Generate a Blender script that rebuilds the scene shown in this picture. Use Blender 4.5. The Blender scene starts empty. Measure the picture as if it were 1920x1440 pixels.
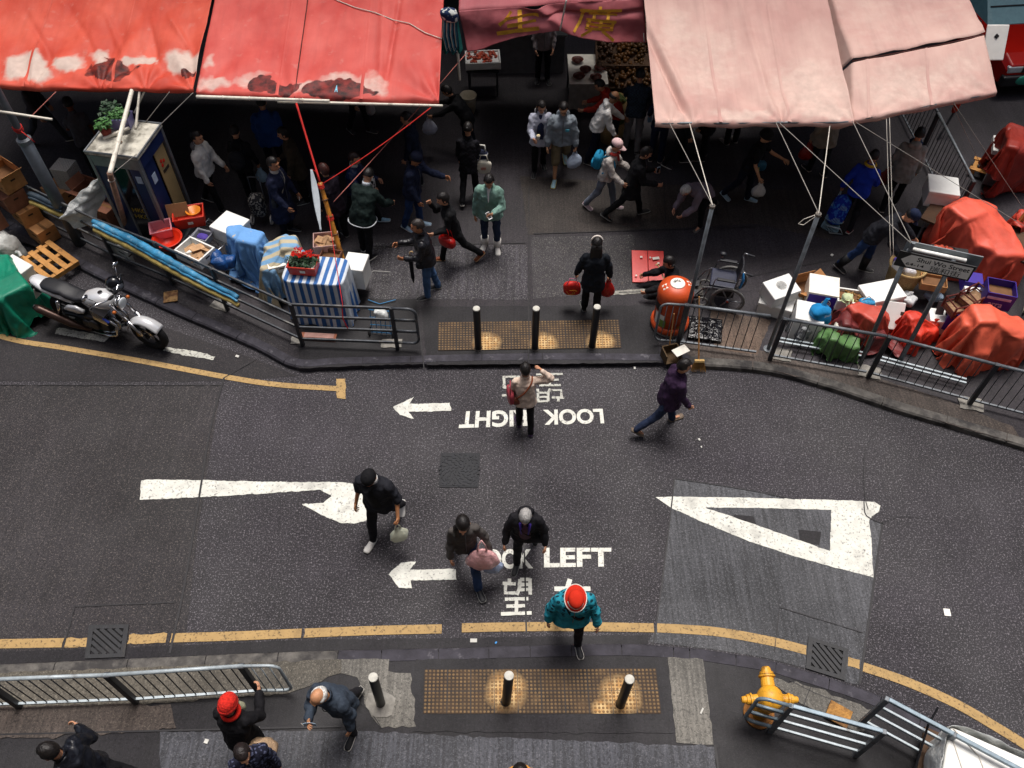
import bpy, bmesh, math, random
from math import sin, cos, tan, pi, radians, sqrt, atan2
from mathutils import Vector, Matrix, Quaternion, noise as mnoise
from mathutils.geometry import tessellate_polygon
random.seed(7)
SC = bpy.context.scene
COL = SC.collection
# ------------------------------------------------------------------ camera
CAM_Z, PITCH, FPX = 11.0, radians(52.5), 1600.0
cam_d = bpy.data.cameras.new("camera"); cam = bpy.data.objects.new("camera", cam_d); COL.objects.link(cam)
cam.location = (0, 0, CAM_Z); cam.rotation_euler = (pi/2 - PITCH, 0, 0)
cam_d.sensor_width = 36; cam_d.lens = 36*FPX/1920; cam_d.clip_end = 1000; cam_d.clip_start = .05
SC.camera = cam
# ------------------------------------------------------------------ world, sun, exposure
SUN_EL, SUN_AZ = radians(74), radians(12)      # light falls from above and slightly from behind the awnings
W = bpy.data.worlds.new("World"); SC.world = W; W.use_nodes = True
nt = W.node_tree; bg = nt.nodes["Background"]
sky = nt.nodes.new("ShaderNodeTexSky"); sky.sky_type = 'NISHITA'; sky.sun_disc = False
sky.sun_elevation = SUN_EL; sky.sun_rotation = SUN_AZ; sky.dust_density = 6; sky.ozone_density = .6; sky.air_density = 1.0
nt.links.new(sky.outputs[0], bg.inputs[0]); bg.inputs[1].default_value = .06
sd = bpy.data.lights.new("sun", 'SUN'); sun = bpy.data.objects.new("sun", sd); COL.objects.link(sun)
sd.energy = 1.5; sd.angle = radians(24); sd.color = (1, .975, .95)
sv = Vector((sin(SUN_AZ)*cos(SUN_EL), cos(SUN_AZ)*cos(SUN_EL), sin(SUN_EL)))
sun.rotation_euler = sv.to_track_quat('Z', 'Y').to_euler()
SC.view_settings.view_transform = 'Standard'; SC.view_settings.look = 'None'; SC.view_settings.gamma = 1
SC.view_settings.exposure = 1.15
SC.cycles.max_bounces = 6; SC.cycles.use_adaptive_sampling = True
# ------------------------------------------------------------------ photo pixel -> place
FW = Vector((0, cos(PITCH), -sin(PITCH))); UP = Vector((0, sin(PITCH), cos(PITCH))); RT = Vector((1, 0, 0))
def ray(px, py): return RT*((px-960)/FPX) + UP*(-(py-720)/FPX) + FW
def G(px, py, z=0.0):                      # point where the sight line meets height z
    d = ray(px, py); t = (z-CAM_Z)/d.z
    return Vector((d.x*t, d.y*t, z))
def V(px, py, y):                          # point where the sight line meets the upright plane Y = y
    d = ray(px, py); t = y/d.y
    return Vector((d.x*t, y, CAM_Z+d.z*t))
PZ = .10                                   # pavement level
# ------------------------------------------------------------------ object helpers
def tag(o, label=None, cat=None, group=None, kind=None):
    if label: o['label'] = label
    if cat: o['category'] = cat
    if group: o['group'] = group
    if kind: o['kind'] = kind
    return o
def thing(name, label, cat, loc=(0, 0, 0), rz=0.0, group=None):
    o = bpy.data.objects.new(name, None); COL.objects.link(o); o.empty_display_size = .1
    o.location = loc; o.rotation_euler = (0, 0, rz)
    return tag(o, label, cat, group)
def copy_tree(o, parent=None):
    c = o.copy(); COL.objects.link(c)
    if parent: c.parent = parent
    for ch in list(o.children): copy_tree(ch, c)
    return c
def lin(h):
    if not isinstance(h, str): return tuple(h)[:3]
    h = h.lstrip('#'); r = []
    for i in (0, 2, 4):
        v = int(h[i:i+2], 16)/255
        r.append(v/12.92 if v <= .04045 else ((v+.055)/1.055)**2.4)
    return tuple(r)
# ------------------------------------------------------------------ materials
MATS = {}
class NT:
    def __init__(s, name):
        s.m = bpy.data.materials.new(name); s.m.use_nodes = True; s.t = s.m.node_tree
        s.b = s.t.nodes['Principled BSDF']; s.tc = None
    def n(s, typ, **kw):
        x = s.t.nodes.new(typ)
        for k, v in kw.items():
            if k.startswith('i_'): x.inputs[k[2:].replace('_', ' ')].default_value = v
            else: setattr(x, k, v)
        return x
    def l(s, a, b): s.t.links.new(a, b)
    def co(s, kind='Object'):
        if s.tc is None: s.tc = s.n('ShaderNodeTexCoord')
        return s.tc.outputs[kind]
    def noise(s, scale, detail=3, stretch=None, kind='Object', rough=.55):
        x = s.n('ShaderNodeTexNoise'); x.inputs['Scale'].default_value = scale; x.inputs['Detail'].default_value = detail; x.inputs['Roughness'].default_value = rough
        src = s.co(kind)
        if stretch:
            mp = s.n('ShaderNodeMapping'); mp.inputs['Scale'].default_value = stretch; s.l(src, mp.inputs[0]); src = mp.outputs[0]
        s.l(src, x.inputs['Vector']); return x.outputs['Fac']
    def ramp(s, fac, stops, interp='LINEAR'):
        r = s.n('ShaderNodeValToRGB'); e = r.color_ramp.elements; r.color_ramp.interpolation = interp
        while len(e) < len(stops): e.new(.5)
        for i, (p, c) in enumerate(stops):
            e[i].position = p; c = lin(c) if isinstance(c, str) else (c if hasattr(c, '__len__') else (c, c, c)); e[i].color = (c[0], c[1], c[2], 1)
        s.l(fac, r.inputs[0]); return r.outputs[0]
    def mix(s, fac, a, b, blend='MIX'):
        x = s.n('ShaderNodeMix', data_type='RGBA', blend_type=blend)
        for v, i in ((fac, 0), (a, 6), (b, 7)):
            if hasattr(v, 'is_linked') or hasattr(v, 'links'): s.l(v, x.inputs[i])
            elif i == 0: x.inputs[0].default_value = v
            else:
                c = lin(v); x.inputs[i].default_value = (c[0], c[1], c[2], 1)
        return x.outputs[2]
    def bump(s, h, strength=.3, dist=.01):
        b = s.n('ShaderNodeBump'); b.inputs['Strength'].default_value = strength; b.inputs['Distance'].default_value = dist
        s.l(h, b.inputs['Height']); s.l(b.outputs[0], s.b.inputs['Normal'])
    def done(s, col=None, rough=.7, metal=0, spec=.5):
        if col is not None:
            if hasattr(col, 'links'): s.l(col, s.b.inputs['Base Color'])
            else: c = lin(col); s.b.inputs['Base Color'].default_value = (c[0], c[1], c[2], 1)
        if hasattr(rough, 'links'): s.l(rough, s.b.inputs['Roughness'])
        else: s.b.inputs['Roughness'].default_value = rough
        s.b.inputs['Metallic'].default_value = metal; s.b.inputs['Specular IOR Level'].default_value = spec
        return s.m
def M(key, col=None, rough=.7, var=.18, scale=9, bump=.15, bs=40, bd=.006, metal=0, spec=.4, dirt=None, dscale=5, dlev=.58):
    """plain worn surface: colour mottled by noise, optional dirt patches and bump"""
    if key in MATS: return MATS[key]
    t = NT(key); c = lin(col); lo = tuple(x*(1-var) for x in c); hi = tuple(min(1, x*(1+var)) for x in c)
    colr = t.ramp(t.noise(scale, 4), [(.3, lo), (.7, hi)])
    if dirt:
        f = t.ramp(t.noise(dscale, 6, rough=.65), [(dlev-.06, 0), (dlev+.1, .85)])
        colr = t.mix(f, colr, dirt)
    if bump: t.bump(t.noise(bs, 3), bump, bd)
    MATS[key] = t.done(colr, rough, metal, spec); return MATS[key]
def fabric(col, key=None, rough=.85, wr=.75):
    k = key or 'fabric_'+(col if isinstance(col, str) else str(col))
    if k in MATS: return MATS[k]
    t = NT(k); c = lin(col)
    a = t.noise(5, 4); colr = t.ramp(a, [(.25, tuple(x*.72 for x in c)), (.75, tuple(min(1, x*1.25) for x in c))])
    w = t.noise(9, 4, (1, 1, .45)); t.bump(w, wr, .035)
    MATS[k] = t.done(colr, rough, 0, .25); return MATS[k]
# ------------------------------------------------------------------ mesh builder
class MB:
    def __init__(s): s.v = []; s.f = []; s.mi = []; s.m = None; s.cur = 0; s.attr = None; s.uv = None
    def add(s, vs, fs):
        o = len(s.v)
        for p in vs:
            p = Vector(p); s.v.append(s.m @ p if s.m else p)
        for f in fs: s.f.append([i+o for i in f]); s.mi.append(s.cur)
        return s
    def box(s, c, d, rz=0, R=None):
        x, y, z = d[0]/2, d[1]/2, d[2]/2; c = Vector(c)
        vs = [Vector(p) for p in ((-x, -y, -z), (x, -y, -z), (x, y, -z), (-x, y, -z), (-x, -y, z), (x, -y, z), (x, y, z), (-x, y, z))]
        R = R or Matrix.Rotation(rz, 3, 'Z')
        return s.add([R @ p + c for p in vs], [(3, 2, 1, 0), (4, 5, 6, 7), (0, 1, 5, 4), (1, 2, 6, 5), (2, 3, 7, 6), (3, 0, 4, 7)])
    def loft(s, rings, cap=True, closed=False):
        n = len(rings[0]); vs = [p for r in rings for p in r]; fs = []
        k = len(rings)
        for i in range(k if closed else k-1):
            a, b = i*n, ((i+1) % k)*n
            for j in range(n):
                j2 = (j+1) % n; fs.append((a+j, a+j2, b+j2, b+j))
        if cap and not closed: fs.append(tuple(reversed(range(n)))); fs.append(tuple(range((k-1)*n, k*n)))
        return s.add(vs, fs)
    def tube(s, pts, r, n=8, cap=True, closed=False):
        pts = [Vector(p) for p in pts]; k = len(pts); rs = r if hasattr(r, '__len__') else [r]*k
        ref = None; rings = []
        for i, p in enumerate(pts):
            if closed: d = pts[(i+1) % k]-pts[i-1]
            else: d = pts[min(i+1, k-1)]-pts[max(i-1, 0)]
            if d.length < 1e-9: d = Vector((0, 0, 1))
            d.normalize()
            if ref is None: ref = d.orthogonal().normalized()
            ref = (ref-d*ref.dot(d))
            if ref.length < 1e-6: ref = d.orthogonal()
            ref.normalize(); b = d.cross(ref)
            rings.append([p+(ref*cos(2*pi*j/n)+b*sin(2*pi*j/n))*rs[i] for j in range(n)])
        return s.loft(rings, cap, closed)
    def cyl(s, a, b, r, r2=None, n=14): return s.tube([a, b], [r, r if r2 is None else r2], n)
    def capsule(s, a, b, ra, rb, n=12):
        a, b = Vector(a), Vector(b); d = b-a; L = d.length
        d = d/L if L > 1e-6 else Vector((0, 0, 1)); pts = []; rs = []
        for t in (-.98, -.8, -.5, 0): pts.append(a+d*ra*t); rs.append(ra*sqrt(max(.02, 1-t*t)))
        for t in (0, .5, .8, .98): pts.append(b+d*rb*t); rs.append(rb*sqrt(max(.02, 1-t*t)))
        if L < 1e-6: pts.pop(4); rs.pop(4)
        return s.tube(pts, rs, n)
    def ell(s, c, r, R=None, nu=16, nv=10):
        c = Vector(c); rings = []
        for i in range(1, nv):
            ph = -pi/2+pi*i/nv; rings.append([(cos(ph)*cos(2*pi*j/nu)*r[0], cos(ph)*sin(2*pi*j/nu)*r[1], sin(ph)*r[2]) for j in range(nu)])
        vs = [Vector(p) for q in rings for p in q]+[Vector((0, 0, -r[2])), Vector((0, 0, r[2]))]
        fs = []
        for i in range(nv-2):
            for j in range(nu): j2 = (j+1) % nu; fs.append((i*nu+j, i*nu+j2, (i+1)*nu+j2, (i+1)*nu+j))
        k = len(vs)
        for j in range(nu):
            j2 = (j+1) % nu; fs.append((k-2, j2, j)); fs.append((k-1, (nv-2)*nu+j, (nv-2)*nu+j2))
        return s.add([(R @ p if R else p)+c for p in vs], fs)
    def lathe(s, prof, c=(0, 0, 0), n=24, R=None):
        c = Vector(c); rings = []
        for r, z in prof:
            q = [Vector((max(r, 1e-4)*cos(2*pi*j/n), max(r, 1e-4)*sin(2*pi*j/n), z)) for j in range(n)]
            rings.append([(R @ p if R else p)+c for p in q])
        return s.loft(rings, True)
    def prism(s, poly, z0, z1):
        n = len(poly); tri = tessellate_polygon([[Vector((p[0], p[1], 0)) for p in poly]])
        vs = [(p[0], p[1], z0) for p in poly]+[(p[0], p[1], z1) for p in poly]; fs = []
        ar = sum(poly[i][0]*poly[(i+1) % n][1]-poly[(i+1) % n][0]*poly[i][1] for i in range(n))
        for t in tri:
            a, b, c = t
            cr = (poly[b][0]-poly[a][0])*(poly[c][1]-poly[a][1])-(poly[b][1]-poly[a][1])*(poly[c][0]-poly[a][0])
            if cr < 0: a, c = c, a
            fs.append((a+n, b+n, c+n)); fs.append((c, b, a))
        for i in range(n):
            j = (i+1) % n; fs.append((i, j, j+n, i+n) if ar > 0 else (j, i, i+n, j+n))
        return s.add(vs, fs)
    def sheet(s, poly):          # flat filled polygon of 3-D points, facing up
        tri = tessellate_polygon([[Vector((p[0], p[1], 0)) for p in poly]]); fs = []
        for a, b, c in tri:
            cr = (poly[b][0]-poly[a][0])*(poly[c][1]-poly[a][1])-(poly[b][1]-poly[a][1])*(poly[c][0]-poly[a][0])
            fs.append((a, b, c) if cr > 0 else (c, b, a))
        return s.add(poly, fs)
    def grid(s, fn, nu, nv, flip=False):   # fn(u,v) -> point
        vs = [fn(i/nu, j/nv) for j in range(nv+1) for i in range(nu+1)]; fs = []
        for j in range(nv):
            for i in range(nu):
                a = j*(nu+1)+i; q = (a, a+1, a+nu+2, a+nu+1); fs.append(q[::-1] if flip else q)
        return s.add(vs, fs)
    def mesh(s, name):
        me = bpy.data.meshes.new(name); me.from_pydata([tuple(p) for p in s.v], [], s.f); return me
    def build(s, name, mats, parent=None, smooth=False, bevel=0, loc=None, solid=0, seg=2):
        me = s.mesh(name)
        for m in (mats if isinstance(mats, (list, tuple)) else [mats]): me.materials.append(m)
        me.polygons.foreach_set('material_index', s.mi)
        if smooth: me.polygons.foreach_set('use_smooth', [True]*len(me.polygons))
        if s.attr is not None:
            for an, vals in s.attr.items():
                at = me.attributes.new(an, 'FLOAT', 'POINT'); at.data.foreach_set('value', vals)
        if s.uv is not None:
            ul = me.uv_layers.new(name='UVMap')
            for lp in me.loops: ul.data[lp.index].uv = s.uv[lp.vertex_index]
        me.update()
        o = bpy.data.objects.new(name, me); COL.objects.link(o)
        if parent: o.parent = parent
        if loc is not None: o.location = loc
        if bevel:
            b = o.modifiers.new('bevel', 'BEVEL'); b.width = bevel; b.segments = seg; b.limit_method = 'ANGLE'; b.angle_limit = radians(40)
        if solid:
            b = o.modifiers.new('solid', 'SOLIDIFY'); b.thickness = solid; b.offset = 0
        return o
def one(name, mb, mats, label, cat, group=None, **kw): return tag(mb.build(name, mats, **kw), label, cat, group)
def setting(name, mb, mats, **kw): return tag(mb.build(name, mats, **kw), kind='structure')
def nz(x, y=0, z=0): return mnoise.noise(Vector((x, y, z)))
def fbm(x, y=0, z=0, o=4): return mnoise.fractal(Vector((x, y, z)), 1.0, 2.0, o)
def RZ(a): return Matrix.Rotation(a, 4, 'Z')
def TR(p): return Matrix.Translation(Vector(p))
# ================================================================== SETTING
def asphalt(key, base, speck, streak=0.0, stain=.5, rough=.75, speckamt=.5):
    t = NT(key); c = lin(base)
    big = t.noise(.45, 6, rough=.6); col = t.ramp(big, [(.28, tuple(x*(1-stain*.55) for x in c)), (.72, tuple(x*(1+stain*.45) for x in c))])
    if streak:
        st = t.noise(26, 3, (1, .035, 1)); col = t.mix(streak, col, t.ramp(st, [(.36, tuple(x*.35 for x in c)), (.66, tuple(x*1.9 for x in c))]))
        st2 = t.noise(3, 5, (1, .3, 1)); col = t.mix(.35, col, t.ramp(st2, [(.3, tuple(x*.45 for x in c)), (.7, tuple(x*1.5 for x in c))]))
    wv = t.noise(.34, 4); col = t.mix(.85, col, t.ramp(wv, [(.36, .5), (.64, 1.08)]), 'MULTIPLY')
    trk = t.noise(.9, 4, (.12, 1, 1)); col = t.mix(.55, col, t.ramp(trk, [(.38, .55), (.6, 1.1)]), 'MULTIPLY')
    oil = t.ramp(t.noise(1.3, 6, rough=.7), [(.62, 0), (.74, .55)]); col = t.mix(oil, col, tuple(x*.35 for x in c))
    sp = t.noise(40, 2, rough=.7); f = t.ramp(sp, [(.56, 0), (.66, speckamt)]); col = t.mix(f, col, speck)
    dk = t.ramp(t.noise(33, 3, rough=.7), [(.34, .85), (.50, 0)]); col = t.mix(dk, col, tuple(x*.28 for x in c))
    sp2 = t.ramp(t.noise(85, 1), [(.66, 0), (.72, speckamt)]); col = t.mix(sp2, col, tuple(min(1, x*1.6) for x in lin(speck)))
    t.bump(t.noise(70, 3), .5, .006)
    MATS[key] = t.done(col, t.ramp(big, [(.3, rough-.18), (.7, rough+.12)]), 0, .35); return MATS[key]
m_road = asphalt('road_asphalt', '#2d2a2f', '#89848a', .20, .8, speckamt=.55)
m_slab = asphalt('road_concrete', '#4d4e52', '#85858a', .75, .5, speckamt=.3)
m_tar = M('tar', '#171519', .6, .3, 12, .3)
m_pave = asphalt('pavement_concrete', '#302c31', '#625d5a', .35, .6, speckamt=.25)
m_pave_d = asphalt('pavement_dark', '#222024', '#4a474a', .3, .5, speckamt=.15)
m_pave_l = asphalt('pavement_pale', '#6c6963', '#9a968c', .55, .6, speckamt=.3)
m_pave_b = asphalt('pavement_brown', '#4a413c', '#7d7368', .5, .7, speckamt=.3)
m_kerb = M('kerb_stone', '#5c5955', .85, .35, 7, .5, 30, .01, dirt='#2b292a', dscale=3, dlev=.5)
m_kerb_d = M('kerb_dark', '#35333a', .85, .35, 7, .5, 30, .01, dirt='#77757a', dscale=5, dlev=.66)
m_dirt = M('ground_dirt', '#3a3636', .9)
def paint(key, col, under, wear=.55):
    t = NT(key); c = lin(col)
    b = t.ramp(t.noise(6, 4), [(.3, tuple(x*.8 for x in c)), (.7, c)])
    f = t.ramp(t.noise(28, 6, rough=.7), [(wear-.04+.06, 0), (wear+.12, .9)]); b = t.mix(f, b, under)
    f2 = t.ramp(t.noise(2.2, 6, rough=.65), [(.54, 0), (.80, .6)]); b = t.mix(f2, b, under)
    t.bump(t.noise(60, 3), .4, .004); MATS[key] = t.done(b, .7, 0, .3); return MATS[key]
m_white = paint('paint_white', '#d6d6cd', '#4a4648', .535)
m_whiteworn = paint('paint_white_worn', '#b9b9b0', '#3d393a', .5)
m_yellow = paint('paint_yellow', '#ab8d5c', '#4a3d2d', .52)

setting('ground', MB().sheet([(-250, -250, -.03), (250, -250, -.03), (250, 250, -.03), (-250, 250, -.03)]), m_dirt)
setting('road', MB().sheet([(-60, -3, 0), (60, -3, 0), (60, 40, 0), (-60, 40, 0)]), m_road)
K_UP = [(-700, 60), (-260, 285), (-120, 360), (0, 425), (75, 465), (180, 522), (275, 567), (325, 590), (475, 655), (555, 694), (640, 692), (770, 689), (880, 686), (1060, 684), (1240, 686), (1320, 692), (1440, 703), (1560, 735), (1680, 775), (1800, 810), (1920, 846), (2100, 900), (2500, 1020), (3200, 1230)]
K_LO = [(-900, 1290), (-300, 1262), (0, 1250), (190, 1242), (235, 1240), (540, 1227), (700, 1223), (860, 1219), (1030, 1214), (1180, 1212), (1290, 1219), (1325, 1223), (1430, 1240), (1475, 1252), (1590, 1288), (1670, 1320), (1800, 1385), (1920, 1450), (2100, 1560), (2500, 1800)]
ku = [G(*p) for p in K_UP]; kl = [G(*p) for p in K_LO]
def smooth_line(pts, step=.08):
    out = []
    for i in range(len(pts)-1):
        p0, p1, p2, p3 = pts[max(i-1, 0)], pts[i], pts[i+1], pts[min(i+2, len(pts)-1)]
        n = max(2, int((p2-p1).length/step))
        for k in range(n):
            t = k/n; out.append(.5*((2*p1)+(p2-p0)*t+(2*p0-5*p1+4*p2-p3)*t*t+(3*p1-p0-3*p2+p3)*t**3))
    out.append(pts[-1]); return out
def kerb(line, side, name, m, hgt=PZ+.008, wid=.16, stone=.95):
    mb = MB(); acc = 0; cur = [line[0]]; stones = []
    for a, b in zip(line, line[1:]):
        acc += (b-a).length; cur.append(b)
        if acc > stone*random.uniform(.8, 1.15): stones.append(cur); cur = [b]; acc = 0
    if len(cur) > 1: stones.append(cur)
    for st in stones:
        n = len(st); rings = []
        for i, p in enumerate(st):
            d = (st[min(i+1, n-1)]-st[max(i-1, 0)]).normalized(); nn = Vector((-d.y, d.x, 0))*side
            q = p.copy()
            if i == 0: q += d*.006
            if i == n-1: q -= d*.006
            w = .006*nz(q.x*3, q.y*3)
            prof = [(0+w, -.01), (.0+w, hgt*.75), (.025+w, hgt), (wid, hgt), (wid, -.01)]
            if side > 0: prof = prof[::-1]
            rings.append([q+nn*a+Vector((0, 0, b)) for a, b in prof])
        mb.loft(rings)
    return setting(name, mb, m, smooth=False)
lu = smooth_line(ku, .12); ll = smooth_line(kl, .12)
iL = min(range(len(lu)), key=lambda i: (lu[i]-G(560, 694)).length); iR = min(range(len(lu)), key=lambda i: (lu[i]-G(1290, 689)).length)
kerb(lu[:iL+1], 1, 'kerb', m_kerb_d); kerb(lu[iL:iR+1], 1, 'kerb', m_kerb_d); kerb(lu[iR:], 1, 'kerb', m_kerb)
jL = min(range(len(ll)), key=lambda i: (ll[i]-G(640, 1224)).length); jR = min(range(len(ll)), key=lambda i: (ll[i]-G(1290, 1219)).length)
kerb(ll[:jL+1], -1, 'kerb', m_kerb); kerb(ll[jL:jR+1], -1, 'kerb', m_kerb_d, stone=.6); kerb(ll[jR:], -1, 'kerb', m_kerb_d, stone=.5)
def lift(l, z): return [Vector((p.x, p.y, z)) for p in l]
up_poly = lift(lu, PZ)+[Vector((60, lu[-1].y, PZ)), Vector((60, 60, PZ)), Vector((-60, 60, PZ)), Vector((-60, lu[0].y, PZ))]
lo_poly = lift(ll, PZ)+[Vector((30, ll[-1].y, PZ)), Vector((30, -12, PZ)), Vector((-40, -12, PZ)), Vector((-40, ll[0].y, PZ))]
def inset(line, side, d):
    out = []
    for i, p in enumerate(line):
        t = (line[min(i+1, len(line)-1)]-line[max(i-1, 0)]).normalized(); out.append(p+Vector((-t.y, t.x, 0))*side*d)
    return out
up_poly[:len(lu)] = lift(inset(lu, 1, .05), PZ); lo_poly[:len(ll)] = lift(inset(ll, -1, .05), PZ)
setting('pavement', MB().sheet(up_poly), m_pave); setting('pavement', MB().sheet(lo_poly), m_pave_d)
def jag(pts, amp=.012, step=.05, z=0, closed=True):
    out = []; n = len(pts)
    for i in range(n if closed else n-1):
        a, b = pts[i], pts[(i+1) % n]; L = (b-a).length; k = max(1, int(L/step)); d = (b-a).normalized() if L > 0 else Vector((1, 0, 0)); nn = Vector((-d.y, d.x, 0))
        for j in range(k):
            p = a.lerp(b, j/k)
            if j: p = p+nn*amp*(nz(p.x*9, p.y*9)+.7*nz(p.x*31, p.y*31))
            out.append(Vector((p.x, p.y, z)))
    return out
PN = [0]
def patch(px, z, m, name='pavement_patch', amp=.02):
    PN[0] += 1; z += .0004*PN[0] if name == 'pavement_patch' else .0007*(PN[0] % 5)
    return setting(name, MB().sheet(jag([G(x, y, z) for x, y in px], amp, .08, z)), m)
def strip(px, w, z, m, name, amp=.012, smooth=True):
    pts = [G(x, y, z) for x, y in px]
    if smooth and len(pts) > 2: pts = smooth_line(pts, .06)
    L = inset(pts, 1, w/2); R = inset(pts, -1, w/2)
    return setting(name, MB().sheet(jag(L+R[::-1], amp, .05, z)), m)
# --- upper street: slabs and patches
PT = PZ+.002
patch([(790, 575), (1225, 572), (1240, 680), (800, 684)], PT, m_pave_d)
patch([(560, 560), (780, 545), (792, 682), (640, 688), (560, 690)], PT, m_pave_d, amp=.03)
patch([(975, 330), (1230, 345), (1560, 360), (1560, 450), (1420, 420), (990, 440)], PT, asphalt('slab_warm', '#37312e', '#655d57', .5, .5, speckamt=.3))
patch([(700, 455), (988, 460), (990, 562), (690, 560)], PT, asphalt('slab_tined', '#37343a', '#9d9a96', .85, .5, speckamt=.4))
patch([(996, 445), (1190, 440), (1190, 545), (1000, 560)], PT, asphalt('slab_worn', '#3a373b', '#8b8880', .2, .8, speckamt=.4))
patch([(1310, 445), (1640, 455), (1620, 560), (1300, 540)], PT, m_pave)
patch([(1150, 545), (1230, 540), (1230, 548), (1150, 553)], PT+.004, M('worn_line', '#8a8880', .9, .5, 20))
patch([(1260, 640), (1420, 655), (1620, 700), (1760, 745), (1900, 800), (1920, 835), (1780, 795), (1560, 722), (1430, 690), (1310, 680)], PT, m_pave_b)
patch([(1330, 580), (1445, 600), (1420, 665), (1340, 655)], PT, asphalt('slab_rust', '#55463c', '#8a7c6c', .4, .7, speckamt=.3))
for q in ([(0, 480-40), (180, 500), (330, 565), (470, 635), (540, 660), (545, 600), (330, 490), (100, 400)],):
    patch(q, PT, asphalt('slab_left', '#332f33', '#6c6866', .3, .8, speckamt=.3))
for j in ([(992, 350), (991, 690)], [(1245, 340), (1248, 420)], [(820, 300), (822, 440)], [(690, 462), (985, 455)], [(1000, 438), (1420, 425)], [(780, 560), (795, 690)], [(1300, 540), (1640, 470)], [(560, 480), (820, 455)], [(1160, 548), (1290, 545)]):
    strip(j, .018, PZ+.0135, m_tar, 'pavement_joint', .006, False)
# --- road slabs, joints and cracks
patch([(1265, 897), (1400, 918), (1640, 975), (1655, 980), (1612, 1284), (1590, 1280), (1500, 1250), (1430, 1232), (1330, 1216), (1215, 1204), (1228, 1185)], .004, m_slab, 'road_patch', .008)
patch([(0, 722), (415, 722), (370, 1000), (345, 1225), (0, 1240), (-500, 1255), (-500, 722)], .003, asphalt('road_left', '#2b282b', '#736b67', .3, .5, speckamt=.4), 'road_patch', .004)
patch([(0, 500), (300, 610), (470, 670), (560, 705), (420, 715), (0, 715), (-300, 715), (-300, 500)], .002, asphalt('road_park', '#262327', '#625b59', .1, .6, speckamt=.3), 'road_patch', .01)
patch([(0, 1222), (330, 1210), (560, 1200), (860, 1196), (1100, 1192), (1215, 1190), (1215, 1208), (1030, 1211), (540, 1222), (0, 1246)], .004, m_pave_d, 'road_patch', .02)
JZ = .016
for w, j in ((.03, [(420, 708), (395, 800), (372, 940), (345, 1100), (318, 1225)]), (.022, [(978, 690), (980, 900), (984, 1060), (987, 1190)]), (.02, [(1265, 897), (1248, 1040), (1228, 1190), (1222, 1212)]), (.012, [(1265, 897), (1400, 918), (1490, 936)]),
              (.028, [(1655, 978), (1638, 1100), (1612, 1282)]), (.014, [(1462, 1138), (1618, 1186)]), (.012, [(1462, 1138), (1452, 1222)]), (.012, [(0, 722), (415, 722)]), (.018, [(140, 1137), (326, 1129)]), (.016, [(140, 1137), (118, 1215)]),
              (.014, [(420, 708), (490, 668)]), (.012, [(1660, 790), (1628, 830), (1620, 870), (1622, 930), (1628, 955)]), (.016, [(1620, 940), (1622, 962), (1632, 972), (1658, 982)]), (.006, [(1658, 978), (1690, 968), (1740, 972)])):
    strip(j, w, JZ, m_tar, 'road_joint', .008, len(j) > 2)
# --- painted lines
def mark(px, m=None, z=.010, amp=.013, name='road_marking'):
    return setting(name, MB().sheet(jag([G(x, y, z) for x, y in px], amp, .03, z)), m or m_white)
YW = .125
for seg in ([(-200, 1212), (0, 1207), (118, 1205)], [(122, 1205), (164, 1204)], [(240, 1199), (312, 1196)], [(320, 1196), (450, 1192), (565, 1187)], [(570, 1187), (700, 1182), (828, 1179)],
            [(866, 1177), (980, 1175), (1100, 1175), (1226, 1177)], [(1232, 1177), (1340, 1184), (1440, 1201), (1512, 1219)], [(1590, 1240), (1612, 1246)], [(1618, 1250), (1700, 1278), (1790, 1318), (1860, 1358), (1925, 1398), (2100, 1510)]):
    strip(seg, YW, .010, m_yellow, 'road_marking', .026)
strip([(-200, 560), (0, 630), (120, 652), (260, 676), (420, 706), (520, 721), (640, 729)], .10, .010, m_yellow, 'road_marking', .02)
mark([(630, 710), (648, 710), (648, 748), (632, 746)], m_yellow, .0125)
mark([(106, 617), (112, 614), (165, 624), (205, 632), (196, 641), (150, 634), (103, 626)], m_whiteworn, amp=.015)
mark([(312, 651), (360, 657), (404, 668), (400, 675), (350, 667), (305, 657)], m_whiteworn, amp=.02)
mark([(-60, 600), (8, 606), (12, 614), (-60, 608)], m_whiteworn, amp=.015)
# big turn arrow
mark([(265, 901), (275, 899), (420, 901), (560, 904), (640, 904), (672, 908), (684, 925), (690, 975), (668, 981), (640, 981), (612, 970), (588, 957), (566, 945), (606, 943), (622, 930), (600, 918), (575, 920), (420, 930), (330, 934), (262, 937)], amp=.012)
# give-way triangle
tri_o = [(1229, 932), (1260, 931), (1400, 933), (1560, 937), (1640, 941), (1651, 948), (1648, 960), (1635, 968), (1630, 975), (1634, 1010), (1638, 1083), (1620, 1078), (1560, 1063), (1480, 1040), (1400, 1013), (1320, 980), (1255, 950)]
tri_i = [(1322, 952), (1420, 952), (1559, 956), (1558, 990), (1556, 1033), (1500, 1013), (1420, 985), (1360, 964)]
def ring_mark(o, i, m, z=.010):
    po = [G(x, y, z) for x, y in o]; pi_ = [G(x, y, z) for x, y in i]
    a = jag(po, .01, .04, z); b = jag(pi_, .01, .04, z)
    tri = tessellate_polygon([a, b]); vs = a+b; fs = []
    for q in tri:
        A, B, C = [vs[k] for k in q]; cr = (B.x-A.x)*(C.y-A.y)-(B.y-A.y)*(C.x-A.x); fs.append(q if cr > 0 else q[::-1])
    mb = MB(); mb.add(vs, fs); return setting('road_marking', mb, m)
ring_mark(tri_o, tri_i, m_white)
for q in ([(1375, 965), (1412, 968), (1418, 982), (1380, 980)], [(1497, 993), (1540, 997), (1536, 1022), (1500, 1017)]):
    patch(q, .007, m_pave_d, 'road_patch', .004)
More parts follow.
